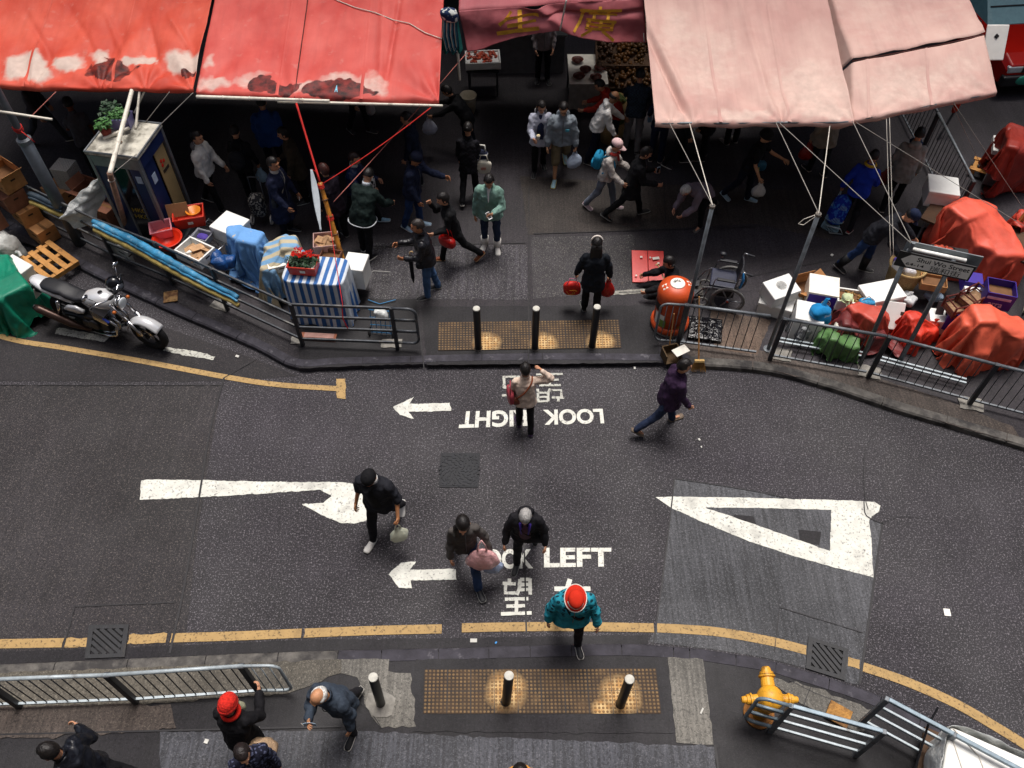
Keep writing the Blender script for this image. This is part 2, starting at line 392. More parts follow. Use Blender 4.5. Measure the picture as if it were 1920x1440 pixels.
# arrows beside the words
mark([(737, 763), (776, 744), (768, 757), (843, 755), (846, 770), (766, 772), (776, 785), (750, 778)])
mark([(729, 1077), (752, 1055), (780, 1053), (768, 1068), (854, 1067), (856, 1087), (770, 1088), (772, 1103), (748, 1102)])
# words: glyph meshes from the built-in font, laid flat on the road between four pixel corners
def text_mesh(body, bold=0.0):
    cu = bpy.data.curves.new('text', 'FONT'); cu.body = body; cu.offset = bold; cu.resolution_u = 4; cu.fill_mode = 'FRONT'
    o = bpy.data.objects.new('text', cu); COL.objects.link(o); dg = bpy.context.evaluated_depsgraph_get()
    me = bpy.data.meshes.new_from_object(o.evaluated_get(dg)); vs = [v.co.copy() for v in me.vertices]; fs = [list(p.vertices) for p in me.polygons]
    bpy.data.objects.remove(o); bpy.data.curves.remove(cu); bpy.data.meshes.remove(me)
    x0 = min(v.x for v in vs); x1 = max(v.x for v in vs); y0 = min(v.y for v in vs); y1 = max(v.y for v in vs)
    return [((v.x-x0)/(x1-x0), (v.y-y0)/(y1-y0)) for v in vs], fs
def bil(a, b, c, d, u, v): return a.lerp(b, u).lerp(d.lerp(c, u), v)
def road_text(body, bl, br, tr, tl, m, z=.010, bold=.035):
    uv, fs = text_mesh(body, bold); c = [G(*p, z) for p in (bl, br, tr, tl)]; mb = MB()
    mb.add([bil(*c, u, v) for u, v in uv], fs); return setting('road_marking', mb, m)
road_text('LEFT', (1020, 1064), (1147, 1062), (1146, 1027), (1020, 1027), m_white)
road_text('LOOK', (893, 1068), (1000, 1066), (998, 1029), (893, 1030), m_white)
road_text('LOOK', (1130, 766), (1018, 768), (1018, 797), (1133, 794), m_white)
road_text('RIGHT', (988, 768), (864, 771), (860, 803), (990, 799), m_white)
def strokes(lst, w, m, z=.010, box=None, amp=.006):
    """glyph as straight brush strokes in a unit square laid on four pixel corners (bl, br, tr, tl)"""
    c = [G(*p, z) for p in box]
    for k, s in enumerate(lst):
        pts = [bil(*c, u, v) for u, v in s]; L = inset(pts, 1, w/2); R = inset(pts, -1, w/2)
        setting('road_marking', MB().sheet(jag(L+R[::-1], amp, .03, z+.0006*k)), m)
HOPE = [[(.02, .88), (.46, .86)], [(.24, 1.02), (.24, .86)], [(.12, .86), (.12, .60), (.46, .60)], [(.60, 1.0), (.58, .70), (.50, .54)], [(.60, .99), (.96, .99)], [(.94, 1.02), (.94, .54)], [(.60, .84), (.94, .84)], [(.58, .69), (.94, .69)],
        [(.12, .42), (.88, .42)], [(.18, .22), (.82, .22)], [(.02, .01), (.98, .01)], [(.5, .44), (.5, .01)]]
LEFTC = [[(.02, .74), (.98, .74)], [(.42, 1.04), (.34, .62), (.02, .06)], [(.40, .44), (.95, .44)], [(.67, .44), (.67, .04)], [(.30, .02), (1, .02)]]
RIGHTC = [[(.02, .76), (.98, .76)], [(.42, 1.02), (.34, .62), (.02, .2)], [(.36, .46), (.36, .0)], [(.34, .46), (.92, .46)], [(.9, .48), (.9, .0)], [(.36, .04), (.9, .04)]]
strokes(HOPE, .050, m_white, box=[(938, 1152), (998, 1150), (997, 1086), (942, 1086)])
strokes(LEFTC, .065, m_white, box=[(1032, 1150), (1110, 1150), (1108, 1088), (1040, 1088)])
strokes(HOPE, .042, m_whiteworn, box=[(1056, 701), (1004, 702), (1006, 753), (1060, 752)])
strokes(RIGHTC, .045, m_whiteworn, box=[(990, 704), (940, 705), (940, 753), (992, 752)])
# --- tactile paving
def tactile(corners, nt_, nb, clean):
    c = [G(*p, PT+.0145) for p in corners]; t = NT('tactile_paving')
    base = t.ramp(t.noise(4, 5), [(.3, '#1f1814'), (.7, '#413020')])
    at = t.n('ShaderNodeAttribute', attribute_name='clean'); f = t.mix(.5, at.outputs['Fac'], t.noise(9, 4), 'MULTIPLY'); base = t.mix(at.outputs['Fac'], base, t.ramp(t.noise(14, 4), [(.3, '#a8793f'), (.7, '#c9ad7c')]))
    t.bump(t.noise(60), .3, .004); m = t.done(base, .8)
    td = NT('tactile_dome'); b2 = td.ramp(td.noise(7, 4), [(.3, '#4d3c28'), (.7, '#7d6340')]); at = td.n('ShaderNodeAttribute', attribute_name='clean')
    b2 = td.mix(at.outputs['Fac'], b2, '#7a5c38'); m2 = td.done(b2, .75)
    mb = MB(); cl = []
    nu, nv = nt_*24, 48
    def k(p): return min(1, max(0, max([0]+[(1.0-((p-q).length/r)**2)*1.35 for q, r in clean]) + .25*nz(p.x*5, p.y*5) - .1))
    mb.grid(lambda u, v: bil(*c, u, v), nu, nv)
    for i in range(nt_):
        for j in range(2):
            for a in range(6):
                for b in range(6):
                    p = bil(*c, (i+(a+.5)/6)/nt_, (j+(b+.5)/6)/2); mb.cur = 1
                    rings = [[p+Vector((cos(2*pi*q/8)*r, sin(2*pi*q/8)*r, h)) for q in range(8)] for r, h in ((.017, 0), (.012, .005))]
                    mb.loft(rings, False); o = len(mb.v)-8; mb.f.append(list(range(o, o+8))); mb.mi.append(1)
    mb.attr = {'clean': [k(p) for p in mb.v]}
    o = setting('tactile_paving', mb, [m, m2])
    jm = MB()
    for i in range(1, nt_): jm.sheet([bil(*c, i/nt_-.0012, 0)+Vector((0, 0, .0012)), bil(*c, i/nt_+.0012, 0)+Vector((0, 0, .0012)), bil(*c, i/nt_+.0012, 1)+Vector((0, 0, .0012)), bil(*c, i/nt_-.0012, 1)+Vector((0, 0, .0012))])
    jm.sheet([bil(*c, 0, .494)+Vector((0, 0, .002)), bil(*c, 1, .494)+Vector((0, 0, .002)), bil(*c, 1, .506)+Vector((0, 0, .002)), bil(*c, 0, .506)+Vector((0, 0, .002))])
    setting('tactile_paving_joint', jm, m_tar)
BU = [(897, 652), (1003, 652), (1110, 649)]; BLW = [(949, 1316), (1163, 1321)]
tactile([(821, 657), (1165, 652), (1160, 599), (822, 604)], 10, 6, [(G(x+16, y-8, PT), .27) for x, y in BU])
tactile([(793, 1338), (1240, 1338), (1230, 1253), (796, 1255)], 10, 6, [(G(949, 1296, PT), .30), (G(1163, 1304, PT), .30), (G(1130, 1330, PT), .16)])
patch([(780, 1236), (1250, 1232), (1262, 1375), (775, 1372)], PT, m_pave_d)
patch([(640, 1236), (730, 1236), (728, 1258), (770, 1262), (780, 1362), (715, 1365), (690, 1330), (670, 1270), (638, 1262)], PT, m_pave_l, amp=.04)
patch([(1252, 1232), (1318, 1236), (1338, 1396), (1268, 1392)], PT, m_pave_l, amp=.015)
patch([(300, 1372), (640, 1370), (1340, 1400), (1345, 1480), (300, 1480)], PT, asphalt('pavement_streaked', '#45464c', '#85858a', .75, .7, speckamt=.25), amp=.03)
patch([(0, 1262), (640, 1236), (640, 1262), (540, 1300), (300, 1318), (0, 1340)], PT, asphalt('pavement_mossy', '#5a554c', '#8d877a', .2, 1.0, speckamt=.4), amp=.03)
patch([(0, 1325), (320, 1320), (330, 1365), (240, 1372), (0, 1385)], PT+.003, m_pave_b, amp=.05)
patch([(1425, 1262), (1520, 1288), (1640, 1330), (1620, 1372), (1560, 1350), (1490, 1310)], PT, m_pave_l, amp=.06)
strip([(0, 1377), (300, 1370), (640, 1362)], .02, PZ+.0145, m_tar, 'pavement_joint', .02)
strip([(1340, 1396), (1352, 1480)], .025, PZ+.0145, m_tar, 'pavement_joint', .01, False)
for p in ([(1480, 1275), (1530, 1300), (1580, 1318)], [(1520, 1288), (1510, 1330), (1560, 1345)], [(640, 1290), (690, 1330), (715, 1365)]):
    strip(p, .009, PZ+.0145, m_tar, 'pavement_joint', .015)
# ================================================================== AWNINGS OVER THE MARKET
def proj(p):
    d = Vector(p)-Vector((0, 0, CAM_Z)); z = d.dot(FW)
    return 960+FPX*d.x/z, 720-FPX*d.dot(UP)/z
def awning_mat(key, base, pale, worn, dark, rough=.62):
    t = NT(key); b = t.ramp(t.noise(1.1, 5), [(.32, base), (.68, pale)])
    f = t.ramp(t.noise(1.6, 3, (1, .3, 1)), [(.48, 0), (.85, .45)]); b = t.mix(f, b, tuple(x*.62 for x in lin(base)))
    f = t.ramp(t.noise(2.2, 5, (3.5, .22, 1), rough=.65), [(.46, 0), (.8, .3)]); b = t.mix(f, b, tuple(x*.55+.02 for x in lin(base)))
    f = t.ramp(t.noise(40, 2), [(.74, 0), (.80, .25)]); b = t.mix(f, b, worn)
    a = t.n('ShaderNodeAttribute', attribute_name='worn'); n = t.noise(6, 5)
    am = t.n('ShaderNodeMath', operation='MULTIPLY_ADD'); t.l(a.outputs['Fac'], am.inputs[0]); am.inputs[1].default_value = 1.6
    sb = t.n('ShaderNodeMath', operation='SUBTRACT'); t.l(am.outputs[0], sb.inputs[0]); t.l(n, sb.inputs[1])
    cl = t.ramp(sb.outputs[0], [(.12, 0), (.8, .85)]); b = t.mix(cl, b, t.ramp(t.noise(9, 4), [(.3, tuple(x*.8 for x in lin(worn))), (.7, worn)]))
    a2 = t.n('ShaderNodeAttribute', attribute_name='torn'); s2 = t.n('ShaderNodeMath', operation='MULTIPLY_ADD'); t.l(a2.outputs['Fac'], s2.inputs[0]); s2.inputs[1].default_value = 2
    s3 = t.n('ShaderNodeMath', operation='SUBTRACT'); t.l(s2.outputs[0], s3.inputs[0]); t.l(n, s3.inputs[1])
    b = t.mix(t.ramp(s3.outputs[0], [(.32, 0), (.5, 1)]), b, t.ramp(t.noise(7, 4), [(.35, dark), (.75, tuple(x*.55 for x in lin(base)))]))
    t.bump(t.noise(3.2, 3, (1, .5, 1)), .35, .03); MATS[key] = t.done(b, rough, 0, .3); return MATS[key]
def ell_mask(blobs):
    def f(p):
        x, y = proj(p); m = 0; x += 26*nz(p.x*2.1, p.y*2.1, 1)+9*nz(p.x*8, p.y*8, 2); y += 14*nz(p.x*2.3, p.y*2.3, 5)+6*nz(p.x*9, p.y*9, 7)
        for cx, cy, rx, ry, st in blobs:
            d = ((x-cx)/rx)**2+((y-cy)/ry)**2; m = max(m, st*max(0, 1-d*.55))
        return m
    return f
def awning(name, label, group, front, back, mat, worn=(), torn=(), ties=(), sag=.05, nu=150, nv=80, crumple=.02, fold=.05, hem=.07, folds=(), seams=(.33, .66)):
    """front, back: 3-D points along the two long edges; cloth hangs a little between ties, with folds fanning out from each tie"""
    fl, bl = front, back
    def along(pts, u):
        k = u*(len(pts)-1); i = min(int(k), len(pts)-2); return pts[i].lerp(pts[i+1], k-i)
    W_ = sum((a-b).length for a, b in zip(front, front[1:]))
    def fn(u, v):
        if v < .03:
            p = along(fl, u); p = p+Vector((0, .01*v/.03, -hem*(1-v/.03)))
            p.z -= .03*abs(sin(u*pi*max(1, len(ties)))); p.y += .02*nz(u*14, 3); return p
        w = (v-.03)/.97
        p = along(fl, u).lerp(along(bl, u), w); x = u*W_; y = w*(along(bl, u)-along(fl, u)).length
        dz = -sag*sin(pi*u)*sin(pi*min(1, w*1.2))+crumple*fbm(p.x*1.6, p.y*1.2, 2)+.5*crumple*abs(fbm(p.x*3+p.y*1.3, p.y*2.2, 8))
        for tu, ts in ties:
            dx = x-tu*W_; r = sqrt(dx*dx+y*y)+.05; an = atan2(dx, y+.05)
            dz += ts*fold*math.exp(-r/.9)*sin(an*9+tu*7)-ts*.03*math.exp(-r/.35)
        for fu, fv, fa, ln, am in folds:
            ca, sa = cos(fa), sin(fa); ex = x-fu*W_; ey = y-fv; s_ = ex*ca+ey*sa; d_ = -ex*sa+ey*ca
            dz += am*math.exp(-(d_/.05)**2)*max(0, 1-(s_/ln)**2)
        p.z += dz*min(1, .3+w*4); return p
    mb = MB(); mb.grid(fn, nu, nv); fw, ft = ell_mask(worn), ell_mask(torn)
    mb.attr = {'worn': [fw(p) for p in mb.v], 'torn': [ft(p) for p in mb.v]}
    root = thing(name, label, 'awning', (0, 0, 0), 0, group)
    mb.build('tarpaulin', mat, root, smooth=True, solid=.004)
    for su in seams:
        sm = MB(); sm.grid(lambda a, b: fn(min(1, max(0, su+(a-.5)*.05/W_)), .03+.97*b)+Vector((0, 0, .006+.004*sin(a*pi))), 3, 70); sm.build('seam', mat, root, smooth=True)
    return root, fn
ZC = 2.8
m_red = awning_mat('awning_red', '#bb3d2a', '#d15f4b', '#c9beb2', '#24090a')
m_red2 = awning_mat('awning_red_faded', '#b53c36', '#cc5d54', '#cdb3a8', '#24090a')
m_maroon = awning_mat('awning_maroon', '#9a4a50', '#b5666b', '#b98f90', '#2a1014')
m_pink = awning_mat('awning_pink', '#b78e86', '#c8a89d', '#d0b6aa', '#5a2a2a', .75)
m_pole = M('pole_white', '#d8d2c4', .5, .12, 12, .1, dirt='#7d746a', dlev=.62)
m_galv = M('galvanised', '#6c7176', .5, .2, 14, .15, 50, metal=.35, dirt='#3d3a38', dlev=.6)
m_galv_l = M('galvanised_pale', '#a3adb2', .5, .15, 14, .15, 50, metal=.2, dirt='#585552', dlev=.62)
m_bamboo = M('bamboo', '#b5772a', .5, .3, 6, .2, dirt='#5a3512', dlev=.55)
m_rope_g = M('rope_grey', '#8d8983', .9, .1); m_rope_r = M('rope_red', '#b8231c', .8, .1); m_rope_w = M('rope_white', '#c9c3b8', .9, .1); m_rope_p = M('rope_pink', '#b06a60', .9, .1)
def backs(front, dy, dz, sx=0): return [p+Vector((sx, dy, dz)) for p in front]
fA = [G(-220, 156, ZC), G(0, 160, ZC), G(130, 163, ZC), G(250, 163, ZC), G(362, 167, ZC)]
awA, fnA = awning('market_awning', 'bright red tarpaulin awning with white worn patches above the phone booth', 'red and pink market awnings', fA, backs(fA, 4.2, .9), m_red,
    worn=[(55, 128, 34, 26, 1), (130, 118, 22, 16, .75), (190, 110, 20, 14, .6), (262, 113, 22, 8, .9), (345, 118, 34, 24, .8), (205, 132, 12, 8, .5)], torn=[(212, 133, 42, 16, 1.2), (357, 140, 8, 8, 1)], ties=[(.36, 1), (.62, 1.3), (.8, 1), (1, 1.6)], fold=.07, crumple=.035,
    folds=[(.35, 1.0, 2.2, 1.2, -.04), (.5, 1.2, 2.2, 1.1, -.03), (.62, 1.2, 2.1, .9, .03), (.8, .9, 2.0, .9, -.035), (.9, 1.2, 2.3, .7, .04)])
fB = [G(367, 172, ZC-.02), G(480, 178, ZC-.02), G(600, 183, ZC-.02), G(720, 187, ZC-.02), G(823, 188, ZC-.02)]
awB, fnB = awning('market_awning', 'wide faded red tarpaulin awning with scorched tears along its bamboo front pole', 'red and pink market awnings', fB, backs(fB, 4.2, .9), m_red2,
    worn=[(400, 155, 30, 12, .7), (470, 148, 30, 12, .5), (570, 165, 22, 10, .7), (690, 158, 26, 18, .5), (640, 148, 40, 8, .5), (385, 118, 10, 12, .5)], torn=[(502, 164, 26, 11, 1.2), (537, 165, 16, 9, 1.2), (628, 169, 52, 15, 1.2)], ties=[(0, 1.2), (.4, .8), (1, 1.6)], fold=.05, crumple=.02,
    folds=[(.76, 1.0, 1.5, 2, -.05), (.72, 1.0, 1.6, 2, .03), (.39, 1.2, 1.57, 3, -.02), (.9, .5, 1.9, .6, -.02)])
mb = MB(); uv, fs = text_mesh('A', .03); p0 = Vector(fn_p) if False else None
vv, ww = .145, .17
def on(fn, u, v, up=.012): return Vector(fn(u, v))+Vector((0, -.004, up))
mb.add([on(fnB, .555+.012*u, .055+.035*v) for u, v in uv], fs); tag(mb.build('painted_letter', M('paint_blue', '#79c4dd', .6), awB), 'small pale blue painted letter A')
# front poles tied under the hems
def pole_between(name, a, b, r, mat, label, group, knots=0, cat='pole'):
    mb = MB(); a, b = Vector(a), Vector(b); n = 24; pts = []; rs = []
    for i in range(n+1):
        t = i/n; pts.append(a.lerp(b, t)); rs.append(r*(1-.12*t))
    mb.tube(pts, rs, 12)
    if knots:
        for k in range(1, knots):
            p = a.lerp(b, k/knots); d = (b-a).normalized()*.012; mb.tube([p-d, p, p+d], [r*.98, r*1.16, r*.98], 12)
    return tag(mb.build(name, mat, smooth=True), label, cat, group)
e = Vector((0, -.05, -.06))
pole_between('bamboo_pole', G(368, 172, ZC)+e, G(617, 180, ZC+.03)+e, .030, m_pole, 'pale bamboo pole lashed along the faded red awning hem, the shorter upper one', 'poles under the awning hems', 5)
pole_between('awning_pole', G(520, 181, ZC-.05)+e, G(830, 189, ZC-.03)+e, .024, m_pole, 'white tube along the faded red awning hem ending at its right corner', 'poles under the awning hems')
# centre awning: sagging roof strip and hanging lettered valance
YV = 14.2
vb = [V(876, 97, YV), V(905, 92, YV), V(960, 73, YV), V(1010, 62, YV), V(1050, 57, YV-.1), V(1090, 72, YV), V(1150, 80, YV), V(1212, 80, YV)]
vt = [V(860, 20, YV+.25), V(900, 17, YV+.25), V(960, 14, YV+.25), V(1010, 10, YV+.2), V(1055, 4, YV+.15), V(1110, 4, YV+.25), V(1160, 0, YV+.3), V(1206, -4, YV+.3)]
awC = thing('market_awning', 'maroon awning with a sagging front valance painted with two gold characters', 'awning', group='red and pink market awnings')
def fnC(u, v):
    k = u*7; i = min(int(k), 6); p = vb[i].lerp(vb[i+1], k-i).lerp(vt[i].lerp(vt[i+1], k-i), v)
    p.y += .05*sin(u*9+v*4)*sin(pi*v)+.03*fbm(p.x*2, p.z*2, 5)-.10*math.exp(-((u-.52+.22*(v-.5))/.05)**2)*(.4+v)+.05*math.exp(-((v-.62-.25*(u-.6))/.07)**2)*(u > .45); return p
mb = MB(); mb.grid(fnC, 110, 40); mb.attr = {'worn': [0]*len(mb.v), 'torn': [0]*len(mb.v)}; mb.build('valance', m_maroon, awC, smooth=True, solid=.004)
mb = MB(); rt = [p+Vector((0, 2.2, .55)) for p in vt]
mb.grid(lambda u, v: (lambda i, k: vt[i].lerp(vt[i+1], k-i).lerp(rt[i].lerp(rt[i+1], k-i), v)+Vector((0, 0, .03*fbm(u*6, v*4, 1))))(min(int(u*7), 6), u*7), 60, 24)
mb.attr = {'worn': [0]*len(mb.v), 'torn': [0]*len(mb.v)}; mb.build('tarpaulin', m_maroon, awC, smooth=True, solid=.004)
m_gold = M('paint_gold', '#d9a233', .6, .25, 8, .1, dirt='#a9575c', dscale=9, dlev=.66)
def glyph_on(fn, lst, u0, u1, v0, v1, w, parent):
    mb = MB()
    for n, s in enumerate(lst):
        for (a, b) in zip(s, s[1:]):
            a2 = Vector((u0+(u1-u0)*a[0], v0+(v1-v0)*a[1])); b2 = Vector((u0+(u1-u0)*b[0], v0+(v1-v0)*b[1]))
            A, B = fn(*a2), fn(*b2); L = (B-A).length; d = (b2-a2); du = Vector((-d.y, d.x)); 
            def f(s_, t_):
                q = a2.lerp(b2, -.08+1.16*s_); c = Vector(fn(q.x, q.y)); tn = (B-A).normalized(); sd = tn.cross(Vector((0, -1, 0))).normalized()
                return c+sd*w*(t_-.5)*(1+.2*nz(s_*4, n))+Vector((0, -.012-.0012*n, 0))
            mb.grid(f, 10, 2)
    return mb.build('painted_character', m_gold, parent)
SHENG = [[(.3, 1.0), (.18, .7), (.02, .5)], [(.22, .72), (.98, .74)], [(.52, 1.02), (.54, .02)], [(.25, .4), (.92, .42)], [(.02, .06), (.98, .0)]]
KUANG = [[(.5, 1.02), (.52, .9)], [(.1, .88), (.98, .9)], [(.14, .88), (.1, .4), (.0, .1)], [(.32, .74), (.9, .74)], [(.42, .84), (.42, .6)], [(.74, .84), (.74, .6)], [(.3, .56), (.9, .56)], [(.34, .56), (.32, .28), (.86, .3), (.88, .54)], [(.32, .42), (.86, .42)], [(.6, .56), (.6, .3)], [(.42, .24), (.24, .04)], [(.68, .24), (.92, .02)]]
glyph_on(fnC, SHENG, .225, .42, .24, .86, .075, awC); glyph_on(fnC, KUANG, .66, .87, .05, .86, .055, awC)
# pink awning
fD = [G(1229, 231, ZC), G(1300, 230, ZC), G(1380, 230, ZC), G(1460, 229, ZC), G(1530, 229, ZC), G(1602, 228, ZC)]
awD, fnD = awning('market_awning', 'large pale pink faded awning with a long fold down its left side', 'red and pink market awnings', fD, backs(fD, 4.2, .9), m_pink,
    worn=[(1330, 120, 60, 60, .35), (1520, 170, 70, 50, .5), (1545, 210, 40, 12, .8), (1400, 215, 60, 10, .6), (1260, 60, 30, 40, .4)], ties=[(.08, .8), (.2, .8), (.62, 1.3), (1, 1)], fold=.05, crumple=.02, sag=.09,
    folds=[(.1, .9, 1.85, 1.6, -.10), (.13, 1.0, 1.85, 1.6, .05), (.56, 1.2, 1.65, 2.0, .04)])
fE = [G(1560, 236, ZC-.3), G(1602, 226, ZC-.04), G(1690, 208, ZC+.03), G(1780, 190, ZC+.03), G(1870, 173, ZC+.03)]
rE = [V(1555, 127, fE[0].y+1.05)-Vector((0,0,.4)), V(1598, 117, fE[1].y+1.15), V(1685, 101, fE[1].y+1.35), V(1765, 86, fE[1].y+1.55), V(1845, 67, fE[1].y+1.75)]
awE, fnE = awning('market_awning', 'pale pink awning flap at the far right hanging below a ridge pole', 'red and pink market awnings', fE, rE, m_pink, worn=[(1700, 160, 90, 40, .5), (1800, 140, 50, 40, .4)], ties=[(0, .6), (.33, .8), (.66, .8), (1, 1)], nu=70, nv=36, sag=.03, fold=.025, crumple=.015)
bE = [p+Vector((-.05, 3.4, .5)) for p in rE]; r2 = [p+Vector((0, .02, .06)) for p in rE]
mb = MB(); mb.grid(lambda u, v: (lambda i, k: r2[i].lerp(r2[i+1], k-i).lerp(bE[i].lerp(bE[i+1], k-i), v)+Vector((0, 0, .04*fbm(u*5, v*6, 3)-.05*sin(pi*v))))(min(int(u*4), 3), u*4), 60, 40)
mb.attr = {'worn': [.1]*len(mb.v), 'torn': [0]*len(mb.v)}; mb.build('upper_tarpaulin', m_pink, awE, smooth=True, solid=.004)
mb = MB(); mb.tube([p+Vector((0, .02, .01)) for p in rE[1:]], .012, 8); mb.build('ridge_pole', M('ridge_brown', '#6a403c', .8), awE, smooth=True)
mb = MB(); mb.tube([p+Vector((0, .03, -.03)) for p in fD], .022, 8); mb.build('front_pole', m_galv, awD, smooth=True)
mb = MB(); mb.tube([p+Vector((0, .03, -.03)) for p in fE], .018, 8); mb.build('front_pole', m_galv, awE, smooth=True)
# white board hung on the right corner
b0 = V(1866, 80, rE[4].y-.05)
r = thing('notice_board', 'small white plastic board hung at the outer corner of the pink awning', 'board', b0)
MB().box((0, 0, 0), (.37, .03, .56), R=Matrix.Rotation(radians(-32), 3, 'X')).build('board', M('white_board', '#e4e2dc', .5, .05), r, bevel=.02, seg=3)
q = MB(); q.m = Matrix.Rotation(radians(-32), 4, 'X'); q.box((-.005, -.02, .1), (.06, .008, .06), R=Matrix.Rotation(.7, 3, 'Y')).build('handle_hole', M('black_plastic', '#141316', .5), r)
# ropes
def rope(pts, r, mat, label, sag=0, group='ropes holding the awnings', name='rope'):
    out = []
    for a, b in zip(pts, pts[1:]):
        a, b = Vector(a), Vector(b); n = 10
        for i in range(n): t = i/n; out.append(a.lerp(b, t)+Vector((0, 0, -sag*4*t*(1-t))))
    out.append(Vector(pts[-1])); mb = MB().tube(out, r, 6)
    return one(name, mb, mat, label, 'rope', group, smooth=True)
rope([on(fnB, .39+.01*(i/8), .02+.95*(1-i/8), .02) for i in range(9)], .007, M('rope_dark', '#3a2622', .9), 'thin dark rope lying up the middle of the faded red awning')
rope([on(fnB, .50+.06*i, .84-.02*i+.03*nz(i, 2), .02) for i in range(9)], .008, m_rope_w, 'thin white cord across the faded red awning near the top edge')
rope([on(fnB, .36+.08*i, .62-.035*i+.04*nz(i*.8, 5), .02) for i in range(9)], .008, m_rope_w, 'slack white cord looping across the faded red awning below the other cord')
BT = V(600, 342, 11.15)     # top of the leaning bamboo pole
rope([G(555, 184, ZC)+e, BT], .018, m_rope_r, 'thick red rope from the red awning hem down to the bamboo pole', .02)
rope([G(808, 192, ZC)+e, BT+Vector((.03, -.02, -.02))], .009, m_rope_r, 'thin red rope from the awning corner down to the bamboo pole top', .05)
rope([V(876, 98, YV), V(626, 378, 11.1)], .007, m_rope_p, 'thin pinkish rope from the maroon valance corner past the red awning corner', .03)
rope([V(1062, 0, 14.0), V(1050, 57, YV-.12)], .014, m_rope_w, 'white rope hitching up the middle of the maroon valance')
rope([fnD(0.0, .99)+Vector((-.03, 0, .03)), V(1208, 78, YV-.05)], .010, m_rope_w, 'white rope beside the left edge of the pink awning')
# ================================================================== PEOPLE
PENDING = []
CLOUD = bpy.data.textures.new('cloth_folds', 'CLOUDS'); CLOUD.noise_scale = .11; CLOUD.noise_depth = 1
def fuse(mb, name, mat, parent, voxel, smooth=3, disp=0, extra=None, mats=None):
    """overlapping closed volumes -> one continuous skin (done for all at the end)"""
    o = mb.build(name, mat if not mats else mats, parent, smooth=True)
    r = o.modifiers.new('fuse', 'REMESH'); r.mode = 'VOXEL'; r.voxel_size = voxel; r.use_smooth_shade = True
    s = o.modifiers.new('smooth', 'SMOOTH'); s.factor = .5; s.iterations = smooth
    if disp:
        d = o.modifiers.new('folds', 'DISPLACE'); d.texture = CLOUD; d.strength = disp; d.mid_level = .5; d.texture_coords = 'GLOBAL'
    PENDING.append((o, extra)); return o
def finish_fused():
    dg = bpy.context.evaluated_depsgraph_get(); dg.update()
    for o, extra in PENDING:
        me = bpy.data.meshes.new_from_object(o.evaluated_get(dg)); me.name = o.name
        if extra:
            bm = bmesh.new(); bm.from_mesh(me); t = extra.mesh('x'); t.polygons.foreach_set('use_smooth', [True]*len(t.polygons)); bm.from_mesh(t); bm.to_mesh(me); bm.free(); bpy.data.meshes.remove(t)
        o.modifiers.clear(); old = o.data; o.data = me; bpy.data.meshes.remove(old)
def skin(col='#bd8a6c'):
    k = 'skin_'+col
    if k not in MATS:
        t = NT(k); c = lin(col); b = t.ramp(t.noise(14, 3), [(.3, tuple(x*.85 for x in c)), (.7, tuple(min(1, x*1.1) for x in c))])
        t.b.inputs['Subsurface Weight'].default_value = .08; t.b.inputs['Subsurface Radius'].default_value = (.02, .008, .005); MATS[k] = t.done(b, .55, 0, .35)
    return MATS[k]
def hairmat(col='#120e0d'):
    k = 'hair_'+col
    if k not in MATS:
        t = NT(k); c = lin(col); n = t.noise(60, 3, (1, 1, .15)); b = t.ramp(n, [(.3, tuple(x*.6 for x in c)), (.7, tuple(min(1, x*1.5) for x in c))]); t.bump(n, .6, .01); MATS[k] = t.done(b, .5, 0, .4)
    return MATS[k]
m_eye = M('eye_dark', '#1a1210', .3, 0, bump=0); m_lip = M('lip', '#8a4a42', .5, .1, bump=0); m_steel = M('steel', '#8a8c90', .3, .1, metal=.9)
def superring(c, ax, ay, rx, ry, n=20, e=2.4):
    out = []
    for j in range(n):
        a = 2*pi*j/n; ca, sa = cos(a), sin(a)
        out.append(c+ax*(rx*math.copysign(abs(ca)**(2/e), ca))+ay*(ry*math.copysign(abs(sa)**(2/e), sa)))
    return out
X = Vector((1, 0, 0)); Z = Vector((0, 0, 1))
